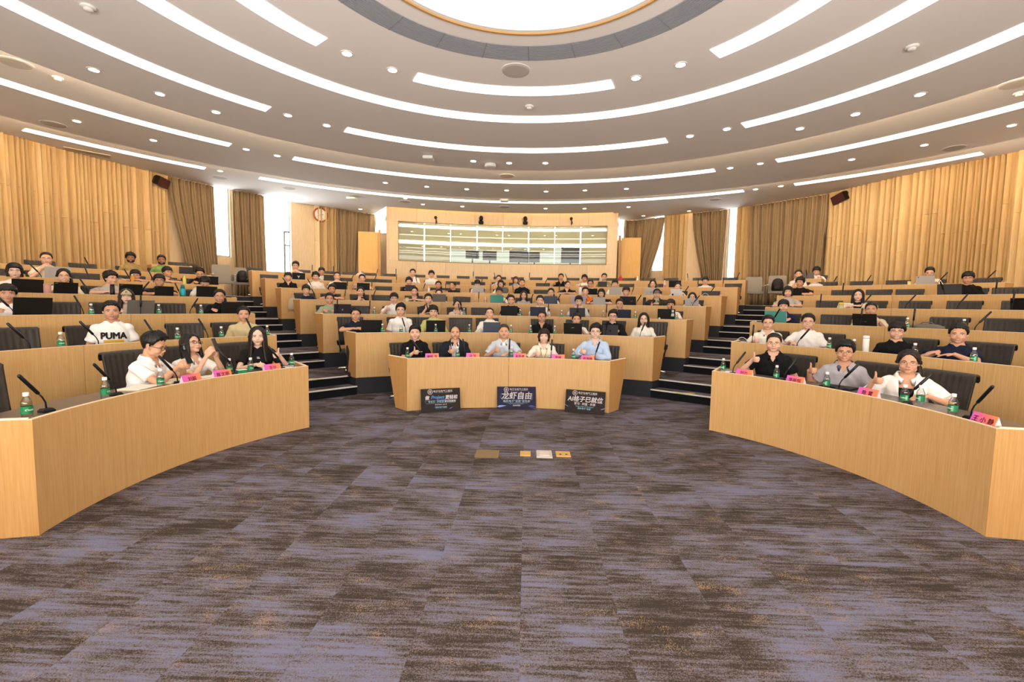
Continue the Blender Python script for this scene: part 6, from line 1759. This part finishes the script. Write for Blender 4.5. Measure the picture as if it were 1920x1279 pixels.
    if 'cap' in extra or 'darkcap' in extra:
        with_mat(put('cap', CAP, root, M=H), plain('#b9ad8a' if 'cap' in extra else '#6a6266', 0.8))
        if 'cap' in extra:
            b = MB(); b.box((-0.008, -0.117, 0.075), (0.006, 0.003, 0.024)); b.box((0.003, -0.117, 0.084), (0.016, 0.003, 0.005)); b.box((0.003, -0.117, 0.075), (0.016, 0.003, 0.004)); b.box((0.003, -0.117, 0.065), (0.016, 0.003, 0.005)); b.box((0.010, -0.117, 0.075), (0.004, 0.003, 0.018)); put('cap_emblem', b.mesh('cap_emblem', plain('#4a4436', 0.8)), root, M=H)
    if 'phones' in extra: put('headphones', HPHONES, root, M=H, label='white headphones')
    if chair_on:
        c_, R_ = (C1, RC(row)) if blk == 'C' else (C2, RS(row))
        q = on_cyl(px+cdx, py+20, c_, R_+dr+0.10); q.z = z
        a = math.atan2(q.x-c_[0], q.y-c_[1])
        chair(blk, row, px+cdx, True, q, a)
    PERSONS[(blk, row, px)] = (root, g, Lm, H)
    return root, g, bo, Lm, H
def chest_y(g, x, z):
    key = g.data.name
    if ('bvh', key) not in CACHE:
        bm = bmesh.new(); bm.from_mesh(g.data); CACHE[('bvh', key)] = BVHTree.FromBMesh(bm); bm.free()
    h = CACHE[('bvh', key)].ray_cast(Vector((x, -0.7, z)), Vector((0, 1, 0)))
    return h[0].y if h[0] else -0.14
def chest_print(g, me, cx, cz, sx=1.0):
    """lay a flat print on the front of a garment"""
    out = me.copy(); a = coords(out).copy(); xs, zs = a[:, 0]*sx+cx, a[:, 1]+cz
    gx = np.linspace(xs.min(), xs.max(), 9); gz = np.linspace(zs.min(), zs.max(), 5)
    S_ = np.array([(1, x, zz, x*x, chest_y(g, x, zz)) for x in gx for zz in gz])
    q, *_ = np.linalg.lstsq(S_[:, :4], S_[:, 4], rcond=None)
    dev = max(0, float(np.max(S_[:, :4] @ q - S_[:, 4])))
    ys = q[0]+q[1]*xs+q[2]*zs+q[3]*xs*xs-0.0025-dev*0.8
    set_coords(out, np.stack([xs, ys, zs], 1))
    return put('chest_print', out, g)
def grid_rect(w, h, n=6):
    b = MB(); vs = [(w*(i/n-0.5), h*(j/n-0.5), 0) for j in range(n+1) for i in range(n+1)]
    b.add(vs, [(j*(n+1)+i, j*(n+1)+i+1, (j+1)*(n+1)+i+1, (j+1)*(n+1)+i) for j in range(n) for i in range(n)]); return b
def lanyard(root, g, Lm, H, col, zend=0.78):
    b = MB()
    for s in (-1, 1):
        pts = []
        for u in np.linspace(0, 1, 12):
            x = s*(0.068-0.060*u**1.4); z = 1.03-(1.03-zend)*u
            y = (chest_y(g, x, z) if u > 0.12 else -0.09)-0.006
            if u > 0.12 and y > -0.06: y = -0.12
            pts.append((x, y, z))
        rings = [[(p[0]-0.008, p[1], p[2]), (p[0]+0.008, p[1], p[2]), (p[0]+0.008, p[1]-0.002, p[2]), (p[0]-0.008, p[1]-0.002, p[2])] for p in pts]
        b.loft(rings)
    put('lanyard', b.mesh('lanyard', plain(col, 0.7)), root)
def P2(l=None, r=None):
    d = dict(POSES['rest'])
    if l: d['l'] = l
    if r: d['r'] = r
    return d
DOWN_R = POSES['down']['r']
REST_L, REST_R = POSES['rest']['l'], POSES['rest']['r']
def TH(x, z, y=-0.24, s=-1): return ((x, y, z), (s*0.9, 0.15, -1.0), 'thumb', (-s*0.45, -0.85, 0.12))
W_, K_, N_ = '#f1ece6', '#17161a', '#1f2433'
# ---- front desks
r, g, bo, Lm, H = person('C', 1, 778, 624, 'person in black t-shirt giving thumbs up, leftmost at the middle front desk', 'side', 'tee', K_, P2(TH(-0.02, 0.86), DOWN_R), heavy=1.1, face=(1.2, 1.15), skin=2, cdx=-16)
chest_print(g, grid_rect(0.075, 0.010).mesh('print', plain('#d8d4d0', 0.6)), 0.085, 0.865)
r, g, bo, Lm, H = person('C', 1, 853.5, 624, 'person in navy blazer over open grey shirt giving thumbs up', 'thin', 'jacket', '#1f242c', P2(TH(-0.10, 0.865), DOWN_R), inner='shirt', innercol='#cfc8c8', heavy=1.04, face=(1.08, 1.05), skin=1, smile=1, extra=('goatee',), cdx=-14, hairc='#2a211d')
r, g, bo, Lm, H = person('C', 1, 945, 622, 'stout person in pale blue-grey short-sleeved shirt giving thumbs up', 'crew', 'shirt', '#c3cad4', P2(TH(-0.15, 0.865), ((0.10, -0.38, 0.785), (1, 0.2, -0.6), 'flat', (-0.8, -0.6, -0.1))), heavy=1.2, face=(1.3, 1.2), skin=1, smile=1, extra=('goatee',), hairc='#3a2f2a', inner='under', innercol='#f2eee8', cdx=6)
r, g, bo, Lm, H = person('C', 1, 1020, 632, 'person with short brown hair, white shirt and orange lanyard giving thumbs up', 'bob', 'shirt', '#f3ead8', P2(TH(-0.14, 0.87), DOWN_R), fem=True, skin=4, smile=1, hairc='#2a1811', cdx=12)
lanyard(r, g, Lm, H, '#e0a83a')
r, g, bo, Lm, H = person('C', 1, 1116.5, 622, 'person in sky blue button-down shirt and thin glasses giving thumbs up', 'side', 'longshirt', '#b7cbe6', P2(TH(-0.22, 0.855), ((0.0, -0.36, 0.78), (1, 0.2, -0.6), 'flat', (-0.95, -0.2, -0.1))), glasses='thin', skin=4, smile=1, cdx=16)
# left front desk
rot = 62
r, g, bo, Lm, H = person('L', 1, 289.5, 648, 'person in white polo and black glasses looking down at a phone, left front desk', 'quiff', 'polo', '#f0ece8', dict(l=((-0.02, -0.40, 0.95), (-0.8, 0.1, -0.9), 'grip', (0.25, -0.9, 0.35)), r=((0.06, -0.40, 0.93), (0.8, 0.1, -0.9), 'grip', (-0.2, -0.9, 0.35))), glasses='thick', skin=1, hp=14, hy=8, turn=54, heavy=1.08, lean=7, cdx=-20, dr=0.66)
chest_print(g, text_mesh('SUSTech', 0.016, plain('#6a6460', 0.6)), -0.08, 0.83)
pw = r.matrix_basis @ Vector((0.02, -0.49, 1.03))
ph = thing('phone', 'black phone with stabiliser grip held by person in white polo', 'phone', pw, r.rotation_euler.z); ph.rotation_euler = (math.radians(-25), 0, r.rotation_euler.z)
b = MB(); b.box((0, 0, 0.03), (0.075, 0.009, 0.155)); b.build('case', M_BLACK, ph)
b = MB(); b.box((0, 0.0052, 0.03), (0.068, 0.001, 0.145)); b.build('screen', plain('#8fa3b8', 0.2), ph)
b = MB(); b.tube([(0, -0.012, 0.10), (0.0, -0.02, 0.14)], 0.02, 8); b.tube([(-0.03, -0.01, 0.14), (0.035, -0.01, 0.15)], 0.014, 8); b.build('clip_lens', M_BLACKG, ph)
r, g, bo, Lm, H = person('L', 1, 358, 643, 'person with black bob and glasses, white blouse, holding a phone up', 'shoulder', 'shirt', '#f3ece2', dict(l=((-0.03, -0.36, 1.06), (-0.5, -0.3, -1), 'grip', (0.2, -0.5, 0.85)), r=((0.07, -0.37, 1.05), (0.6, -0.3, -1), 'grip', (-0.2, -0.5, 0.85))), glasses='thick', fem=True, skin=2, hp=-16, hy=4, turn=36, cdx=-8, hr=6)
pw = r.matrix_basis @ Vector((0.02, -0.44, 1.19))
ph = thing('phone', 'dark slim phone held up by person with black bob', 'phone', pw, 0); ph.rotation_euler = (math.radians(-18), 0, r.rotation_euler.z+0.5)
b = MB(); b.box((0, 0, 0.0), (0.072, 0.009, 0.15)); b.build('case', plain('#2c2a2a', 0.4), ph)
b = MB(); b.box((0, 0.0052, 0.0), (0.066, 0.001, 0.14)); b.build('screen', plain('#7d8794', 0.2), ph)
r, g, bo, Lm, H = person('L', 1, 483, 631, 'person with long black hair and black t-shirt giving thumbs up, left front desk', 'long', 'tee', '#1b191a', P2(((-0.02, -0.38, 0.775), (-1, 0.2, -0.6), 'fist', (0.8, -0.5, -0.1)), TH(0.25, 0.93, -0.20, 1)), fem=True, skin=4, cdx=-20, hairc='#1c1411')
chest_print(g, grid_rect(0.03, 0.008).mesh('print', plain('#d0ccc8', 0.6)), 0.0, 0.915); chest_print(g, grid_rect(0.035, 0.008).mesh('print', plain('#d0ccc8', 0.6)), 0.004, 0.900)
pn = thing('pen', 'slim white pen held by person with long black hair', 'pen', r.matrix_basis @ Vector((0.05, -0.42, 0.80)), 0); b = MB(); b.tube([(0, 0, 0), (-0.03, 0.0, 0.08)], 0.004, 6); b.build('barrel', M_WHITE, pn); b = MB(); b.tube([(-0.03, 0, 0.08), (-0.04, 0, 0.105)], 0.0042, 6); b.build('pen_cap', M_BLACK, pn)
# right front desk
r, g, bo, Lm, H = person('R', 1, 1451, 643, 'person in black polo with cropped hair and glasses giving thumbs up', 'crew', 'polo', '#161617', P2(TH(-0.23, 0.955, -0.20), ((0.17, -0.28, 0.68), (0.6, 0.5, -0.7), 'flat', (-0.5, -0.8, -0.1))), glasses='thin', skin=2, heavy=1.12, face=(1.15, 1.1), cdx=26)
r, g, bo, Lm, H = person('R', 1, 1584.5, 659, 'person in grey polo with dark collar and thin glasses giving thumbs up', 'side', 'polo', '#a8a3a8', P2(TH(-0.34, 0.93, -0.16), ((0.18, -0.28, 0.68), (0.6, 0.5, -0.7), 'flat', (-0.6, -0.7, -0.1))), glasses='thin', collar='#5a5566', skin=3, heavy=1.08, smile=1, cdx=36, face=(1.05, 1.05))
r, g, bo, Lm, H = person('R', 1, 1703.5, 681, 'person in open white shirt over black top with yellow lanyard giving thumbs up', 'lowpony', 'overshirt', '#f1ece6', P2(TH(-0.27, 0.965, -0.18), ((0.16, -0.34, 0.76), (1, 0.2, -0.6), 'flat', (-0.7, -0.7, -0.1))), glasses='thin', fem=True, inner='tank', innercol='#1a181c', skin=1, cdx=40, hairc='#1a1210')
lanyard(r, PERSONS[('R', 1, 1703.5)][1], Lm, H, '#e0ae3c')
# ---- left block
r, g, bo, Lm, H = person('L', 2, 209, 583, 'person in white t-shirt with big black lettering on the chest', 'short', 'tee', W_, 'down', skin=3, cdx=-24)
chest_print(g, text_mesh('PUMA', 0.115, plain('#1a1a1c', 0.6), bold=0.006), 0.01, 0.862, 0.84)
chest_print(g, grid_rect(0.20, 0.035, 8).mesh('print', plain('#e0a92c', 0.6)), 0.01, 0.795)
person('L', 2, 457, 589, 'person in beige t-shirt, second row of left block near the aisle', 'short', 'tee', '#cdbb90', 'down', skin=1, cdx=-18)
person('L', 3, 14, 550, 'person in white t-shirt with dark mop of hair, far left third row', 'fringe', 'tee', W_, 'type', skin=3)
person('L', 3, 237, 557, 'person in pale khaki cap with long dark hair behind grey laptop', 'long', 'tee', '#c9b7a6', 'type', fem=True, skin=4, extra=('cap',), cdx=-20, hairc='#2a1712')
person('L', 3, 412, 556, 'person with hair tied back, glasses and black long sleeves', 'pony', 'long', '#151416', 'type', glasses='thin', skin=1, cdx=-10)
person('L', 4, 27.5, 509, 'person with bangs and glasses in white top, far left fourth row', 'bob', 'tee', '#efe3d4', 'type', glasses='thin', fem=True, skin=4)
person('L', 4, 120, 519, 'smiling person with dark hair tied low in pale yellow top', 'lowpony', 'tee', '#ece2c8', 'type', glasses='thin', fem=True, skin=2, smile=1)
person('L', 4, 208, 523, 'person with wavy dark hair and light grey t-shirt looking right', 'curly', 'tee', '#b3aba4', 'rest', glasses='thin', skin=2, hy=35, cdx=-14)
person('L', 4, 299, 528, 'person in dark t-shirt and glasses, fourth row of left block', 'fringe', 'tee', '#222024', 'rest', glasses='thick', skin=1, smile=1)
person('L', 4, 384, 530, 'person bowed behind black laptop so only dark hair shows', 'short', 'tee', '#e9e4df', 'type', hp=48, cdx=-10, lean=10)
person('L', 5, 87, 485, 'person in cream t-shirt resting clasped hands before the mouth', 'crew', 'tee', '#efe0c6', 'clasp', glasses='thin', skin=2)
person('L', 5, 254, 518, 'person in dark tee peering over the orange juice bottle', 'fringe', 'tee', '#2a2527', 'rest', glasses='thin', skin=1)
person('L', 5, 314, 511, 'smiling person turned right in olive grey shirt over white tee', 'fringe', 'shirt', '#5f5c50', 'rest', glasses='thin', hy=32, skin=1, smile=1)
person('L', 5, 375, 513, 'person in black t-shirt looking down at a laptop', 'short', 'tee', '#161517', 'type', glasses='thin', hp=24, skin=1, cdx=-8)
person('L', 6, 245, 484, 'person with full dark beard and olive t-shirt', 'curly', 'tee', '#a68d5a', 'down', skin=5, extra=('beard',))
person('L', 6, 303, 488, 'person with short beard and green t-shirt', 'short', 'tee', '#7f9c5c', 'down', skin=5, extra=('beard',))
person('L', 6, 361, 503, 'person in dark headscarf looking left', 'scarf', 'long', '#d8cfc6', 'type', fem=True, hy=-55, skin=2)
# ---- middle block, second row
person('C', 2, 667, 591, 'person in navy t-shirt at the aisle end of second middle row', 'short', 'tee', '#20242e', 'rest', glasses='thin', skin=1, heavy=1.05, face=(1.1, 1.1), cdx=-6)
person('C', 2, 751, 582, 'person in plain white t-shirt and glasses, second middle row', 'side', 'tee', '#f3eee8', 'down', glasses='thin', skin=2)
person('C', 2, 812.5, 585, 'person with centre-parted hair in lime green hoodie', 'fringe', 'long', '#bcbf78', 'type', glasses='thin', skin=2, cdx=-16)
person('C', 2, 918, 590, 'person in white jacket with head tipped back behind blue-grey laptop', 'crew', 'long', '#f0ebe0', 'type', hp=-14, glasses='thin', skin=2, cdx=-4)
r, g, bo, Lm, H = person('C', 2, 1016, 593, 'person in black polo with glasses between two water bottles', 'short', 'polo', '#17181a', 'down', glasses='thin', skin=3, hairc='#241812')
chest_print(g, grid_rect(0.05, 0.014).mesh('print', plain('#d8d4d0', 0.6)), 0.09, 0.88)
person('C', 2, 1081, 598, 'person in white tee behind black laptop with yellow mark', 'short', 'tee', '#efe9e2', 'type', skin=1)
person('C', 2, 1149, 595, 'person in black jacket and round glasses behind dark laptop', 'side', 'jacket', '#1b1a1b', 'type', glasses='thick', inner='tee', innercol='#242226', skin=2)
person('C', 2, 1207, 600, 'person with shoulder-length hair, glasses and white t-shirt', 'shoulder', 'tee', '#f1e9dd', 'down', glasses='thin', fem=True, skin=4, cdx=18)
# third row
person('C', 3, 618, 561, 'smiling person in sage green t-shirt behind purple laptop', 'short', 'tee', '#9aa48a', 'type', glasses='thin', skin=1, smile=1)
person('C', 3, 739, 561, 'person in white vest raising a thumb, third middle row', 'fringe', 'tee', '#efeae4', P2(TH(-0.17, 0.92), DOWN_R), glasses='thin', skin=2)
person('C', 3, 803, 561, 'person in charcoal t-shirt with hand raised to chest', 'short', 'tee', '#2e3236', 'chin', skin=2)
person('C', 3, 857.5, 571, 'person with dark ponytail in pale pink checked shirt', 'lowpony', 'shirt', '#dfc3b8', 'down', fem=True, skin=2)
person('C', 3, 958, 563, 'smiling person in black t-shirt and glasses, third middle row', 'short', 'tee', '#191819', 'type', glasses='thin', skin=2, smile=1)
person('C', 3, 1012.5, 564, 'person in white t-shirt behind dark navy laptop', 'short', 'tee', '#efe9e3', 'type', skin=2)
person('C', 3, 1085, 565, 'person in pale blue patterned shirt behind dark grey laptop', 'fringe', 'shirt', '#c3cdd2', 'type', glasses='thin', skin=2)
person('C', 3, 1162, 572, 'person in dark slate t-shirt resting chin on hand', 'short', 'tee', '#2b2e36', 'chin', glasses='thin', skin=1, heavy=1.05)
person('C', 3, 1257.5, 571, 'person with brown fringe in white t-shirt behind stickered laptop', 'fringe', 'tee', '#efe4da', 'type', skin=3, hairc='#33241b')
# fourth row
person('C', 4, 574, 545, 'person in navy t-shirt with long fringe, leftmost in fourth middle row', 'fringe', 'tee', '#20263a', 'down', glasses='thin', skin=2)
person('C', 4, 622.5, 543, 'person in black vest and glasses, fourth middle row', 'side', 'sleeveless', '#161517', 'rest', glasses='thin', skin=1)
person('C', 4, 676, 546, 'person in black top with white shoulder stripes, hand at chin', 'pony', 'tee', '#1d1c1e', 'chin', fem=True, skin=2)
person('C', 4, 777, 546, 'person in dark v-neck t-shirt, hair tied back, fourth middle row', 'pony', 'vneck', '#39373a', 'rest', fem=True, skin=2)
person('C', 4, 823, 550, 'person hidden to the nose behind warm grey laptop', 'pony', 'tee', '#ece6df', 'type', fem=True, skin=4)
person('C', 4, 936, 548, 'person with glasses behind teal laptop, fourth middle row', 'fringe', 'tee', '#ece5dc', 'type', glasses='thick', skin=1)
person('C', 4, 982, 554, 'person with long wavy hair and glasses in grey t-shirt', 'shoulder', 'tee', '#a9a39c', 'down', glasses='thin', fem=True, skin=2)
person('C', 4, 1033, 550, 'person with hair pulled back behind slate blue laptop', 'pony', 'tee', '#e9e4dd', 'type', glasses='thin', fem=True, skin=2)
person('C', 4, 1097.5, 548, 'person in bright orange shirt behind lavender laptop', 'short', 'polo', '#e07a2e', 'type', skin=2, smile=1)
person('C', 4, 1127.5, 549, 'person with thick rounded hair in black t-shirt behind silver laptop', 'mop' if False else 'bob', 'tee', '#201f22', 'rest', glasses='thin', skin=2)
person('C', 4, 1174, 547, 'smiling person in glasses behind black laptop with red mark', 'fringe', 'tee', '#d8d2ca', 'type', glasses='thin', skin=2, smile=1)
person('C', 4, 1231.5, 551, 'person in grey cap and dark green jacket over green tee', 'short', 'jacket', '#2f2f26', 'rest', inner='tee', innercol='#8fa48a', skin=2, extra=('darkcap',))
person('C', 4, 1298, 557, 'person with long hair and glasses behind silver laptop, rightmost in fourth middle row', 'shoulder', 'tee', '#ece6e0', 'type', glasses='thin', fem=True, skin=2)
# fifth row
person('C', 5, 540, 519, 'person in black polo, leftmost in fifth middle row', 'fringe', 'polo', '#1a191b', 'down', skin=2)
person('C', 5, 592, 520, 'person with curly hair, glasses and cream t-shirt, fifth middle row', 'curly', 'tee', '#f0e6da', 'down', glasses='thin', skin=2)
person('C', 5, 632, 518, 'person in white t-shirt with clasped hands above black laptop', 'crew', 'tee', '#efe9e2', 'clasp', skin=2)
person('C', 5, 679, 523, 'person in pale vest with raised hand beside black laptop', 'short', 'sleeveless', '#eee6dc', P2(TH(-0.22, 0.96), REST_R), glasses='thin', skin=2)
person('C', 5, 767, 528, 'person in black jacket behind small dark laptop, fifth middle row', 'curly', 'jacket', '#1c1c20', 'type', inner='tee', innercol='#26262a', skin=2)
person('C', 5, 822, 536, 'laughing person with tied hair and black top, fifth middle row', 'pony', 'tee', '#18171a', 'rest', fem=True, skin=3, smile=1)
person('C', 5, 849, 535, 'person in black t-shirt and glasses looking left', 'crew', 'tee', '#1e1d20', 'down', glasses='thin', hy=-42, skin=3)
person('C', 5, 895, 532, 'person in white sleeveless top looking down at silver laptop', 'fringe', 'sleeveless', '#efe4e0', 'type', hp=24, fem=True, skin=4)
person('C', 5, 939, 532, 'person with chin-length hair in white shirt behind brownish laptop', 'bob', 'shirt', '#ece8e2', 'type', glasses='thin', fem=True, skin=2)
person('C', 5, 979, 532, 'stout person in black t-shirt, fifth middle row', 'crew', 'tee', '#19191b', 'down', heavy=1.15, face=(1.2, 1.15), skin=1)
person('C', 5, 1064, 534, 'person in black polo with cropped hair looking right', 'crew', 'polo', '#19181a', 'rest', glasses='thin', hy=32, heavy=1.1, skin=2)
person('C', 5, 1107, 533, 'person with glasses and white shirt right of tall white tumbler', 'short', 'tee', '#ece6e0', 'type', glasses='thick', skin=1)
person('C', 5, 1153, 533, 'person with short fringe and glasses in white tee behind silver laptop', 'fringe', 'tee', '#eee9e3', 'type', glasses='thin', skin=2)
person('C', 5, 1224, 534, 'person with centre-parted hair and glasses behind pale silver laptop', 'lowpony', 'tee', '#e6e0da', 'type', glasses='thin', fem=True, skin=2)
person('C', 5, 1271, 537, 'person with hair up behind whitish laptop with black dot', 'pony', 'tee', '#ece7e2', 'type', fem=True, skin=2)
# sixth row
person('C', 6, 554, 499, 'person in white tee and glasses with hands at mouth, sixth middle row', 'side', 'tee', '#efece8', 'clasp', glasses='thin', skin=2)
person('C', 6, 603, 510, 'person with parted fringe in white tee beside dark laptop', 'fringe', 'tee', '#ece6de', 'type', skin=3)
person('C', 6, 774, 512, 'person in white t-shirt with a hand raised, sixth middle row', 'short', 'tee', '#f0ebe5', 'chin', skin=2)
person('C', 6, 809, 515, 'person with wavy hair and glasses in white t-shirt, sixth middle row', 'curly', 'tee', '#f0ebe5', 'down', glasses='thin', skin=2)
person('C', 6, 935, 523, 'person with tied hair leaning over in blue and white top', 'pony', 'tee', '#c3cbdc', 'type', glasses='thin', fem=True, skin=2, hr=10)
person('C', 6, 967, 526, 'person with short reddish brown hair in grey top', 'bangs', 'tee', '#aaa6aa', 'down', fem=True, skin=2, smile=1, hairc='#4a241a')
person('C', 6, 1052, 520, 'person in black polo raising a thumb, sixth middle row', 'short', 'polo', '#161618', P2(TH(-0.26, 0.93), DOWN_R), skin=3)
person('C', 6, 1096, 523, 'person with bushy fringe in white shirt, sixth middle row', 'curly', 'tee', '#efe9e2', 'rest', skin=3)
person('C', 6, 1133, 520, 'person with glasses in olive tee behind dark laptop, sixth middle row', 'short', 'tee', '#8c8368', 'type', glasses='thin', skin=2)
person('C', 6, 1322.5, 527, 'person with dark fringe in white t-shirt, rightmost in sixth middle row', 'fringe', 'tee', '#efe9e4', 'down', skin=2)
# ---- right block
person('R', 2, 1440, 608, 'person in cream polo and glasses raising a thumb, second row of right block', 'short', 'polo', '#f1e8d8', P2(TH(-0.20, 0.865), DOWN_R), glasses='thin', skin=2)
person('R', 2, 1515, 605, 'smiling person in white t-shirt and glasses, second row of right block', 'short', 'tee', '#f2ebe4', P2(((-0.22, -0.30, 0.79), (-0.6, 0.4, -0.7), 'flat', (0.4, -0.8, -0.1)), ((0.17, -0.28, 0.68), (0.6, 0.5, -0.7), 'flat', (-0.6, -0.7, -0.1))), glasses='thin', skin=2, smile=1, cdx=24)
person('R', 2, 1682, 619, 'person in black t-shirt with thick fringe over glasses', 'fringe', 'tee', '#151416', 'down', glasses='thin', skin=2, smile=1, cdx=18)
person('R', 2, 1797, 627, 'smiling person in navy t-shirt resting folded forearms on the desk', 'short', 'tee', '#1c2034', P2(((-0.16, -0.34, 0.80), (-1, 0.2, -0.6), 'flat', (-0.75, -0.6, -0.1)), ((-0.02, -0.40, 0.785), (1, 0.15, -0.6), 'flat', (-0.95, -0.2, -0.1))), skin=1, smile=1, cdx=34)
person('R', 3, 1469, 574, 'person in navy and white varsity jacket behind teal laptop', 'fringe', 'jacket', '#20263c', 'type', inner='tee', innercol='#e4e2e0', skin=2)
person('R', 3, 1633, 583, 'person in beige shirt behind black laptop, third row of right block', 'crew', 'shirt', '#d8cbb0', 'type', skin=3, cdx=22)
person('R', 4, 1477.5, 548, 'person with dark bangs in light grey t-shirt, fourth row of right block', 'bangs', 'tee', '#b6b0a9', 'rest', fem=True, skin=2)
person('R', 4, 1609, 553, 'person in white cardigan over black top, fourth row of right block', 'shoulder', 'cardigan', '#f0e8de', 'rest', inner='tee', innercol='#1a1719', fem=True, skin=4, cdx=20)
person('R', 5, 1500, 531, 'person with messy black hair in black t-shirt behind black laptop', 'curly', 'tee', '#171618', 'rest', hy=-18, skin=3)
person('R', 5, 1815, 523, 'person with thick dark hair and glasses in black t-shirt, alone on fifth right row', 'fringe', 'tee', '#161517', 'down', glasses='thin', skin=1, hp=6)
person('R', 6, 1497, 515, 'person in white blouse with raised hand, hair tied back, sixth row of right block', 'pony', 'shirt', '#efe4d8', 'chin', fem=True, skin=2)
person('R', 6, 1743, 513, 'person in white tee hidden to the brows behind silver laptop', 'short', 'tee', '#eee6dc', 'type', hp=14, skin=2)
person('R', 7, 1531, 508, 'person with bushy black hair in white t-shirt before the wide curtain', 'curly', 'tee', '#f0ebe5', 'type', hp=18, skin=2)
build_chairs()
bpy.data.scenes.remove(TMP)
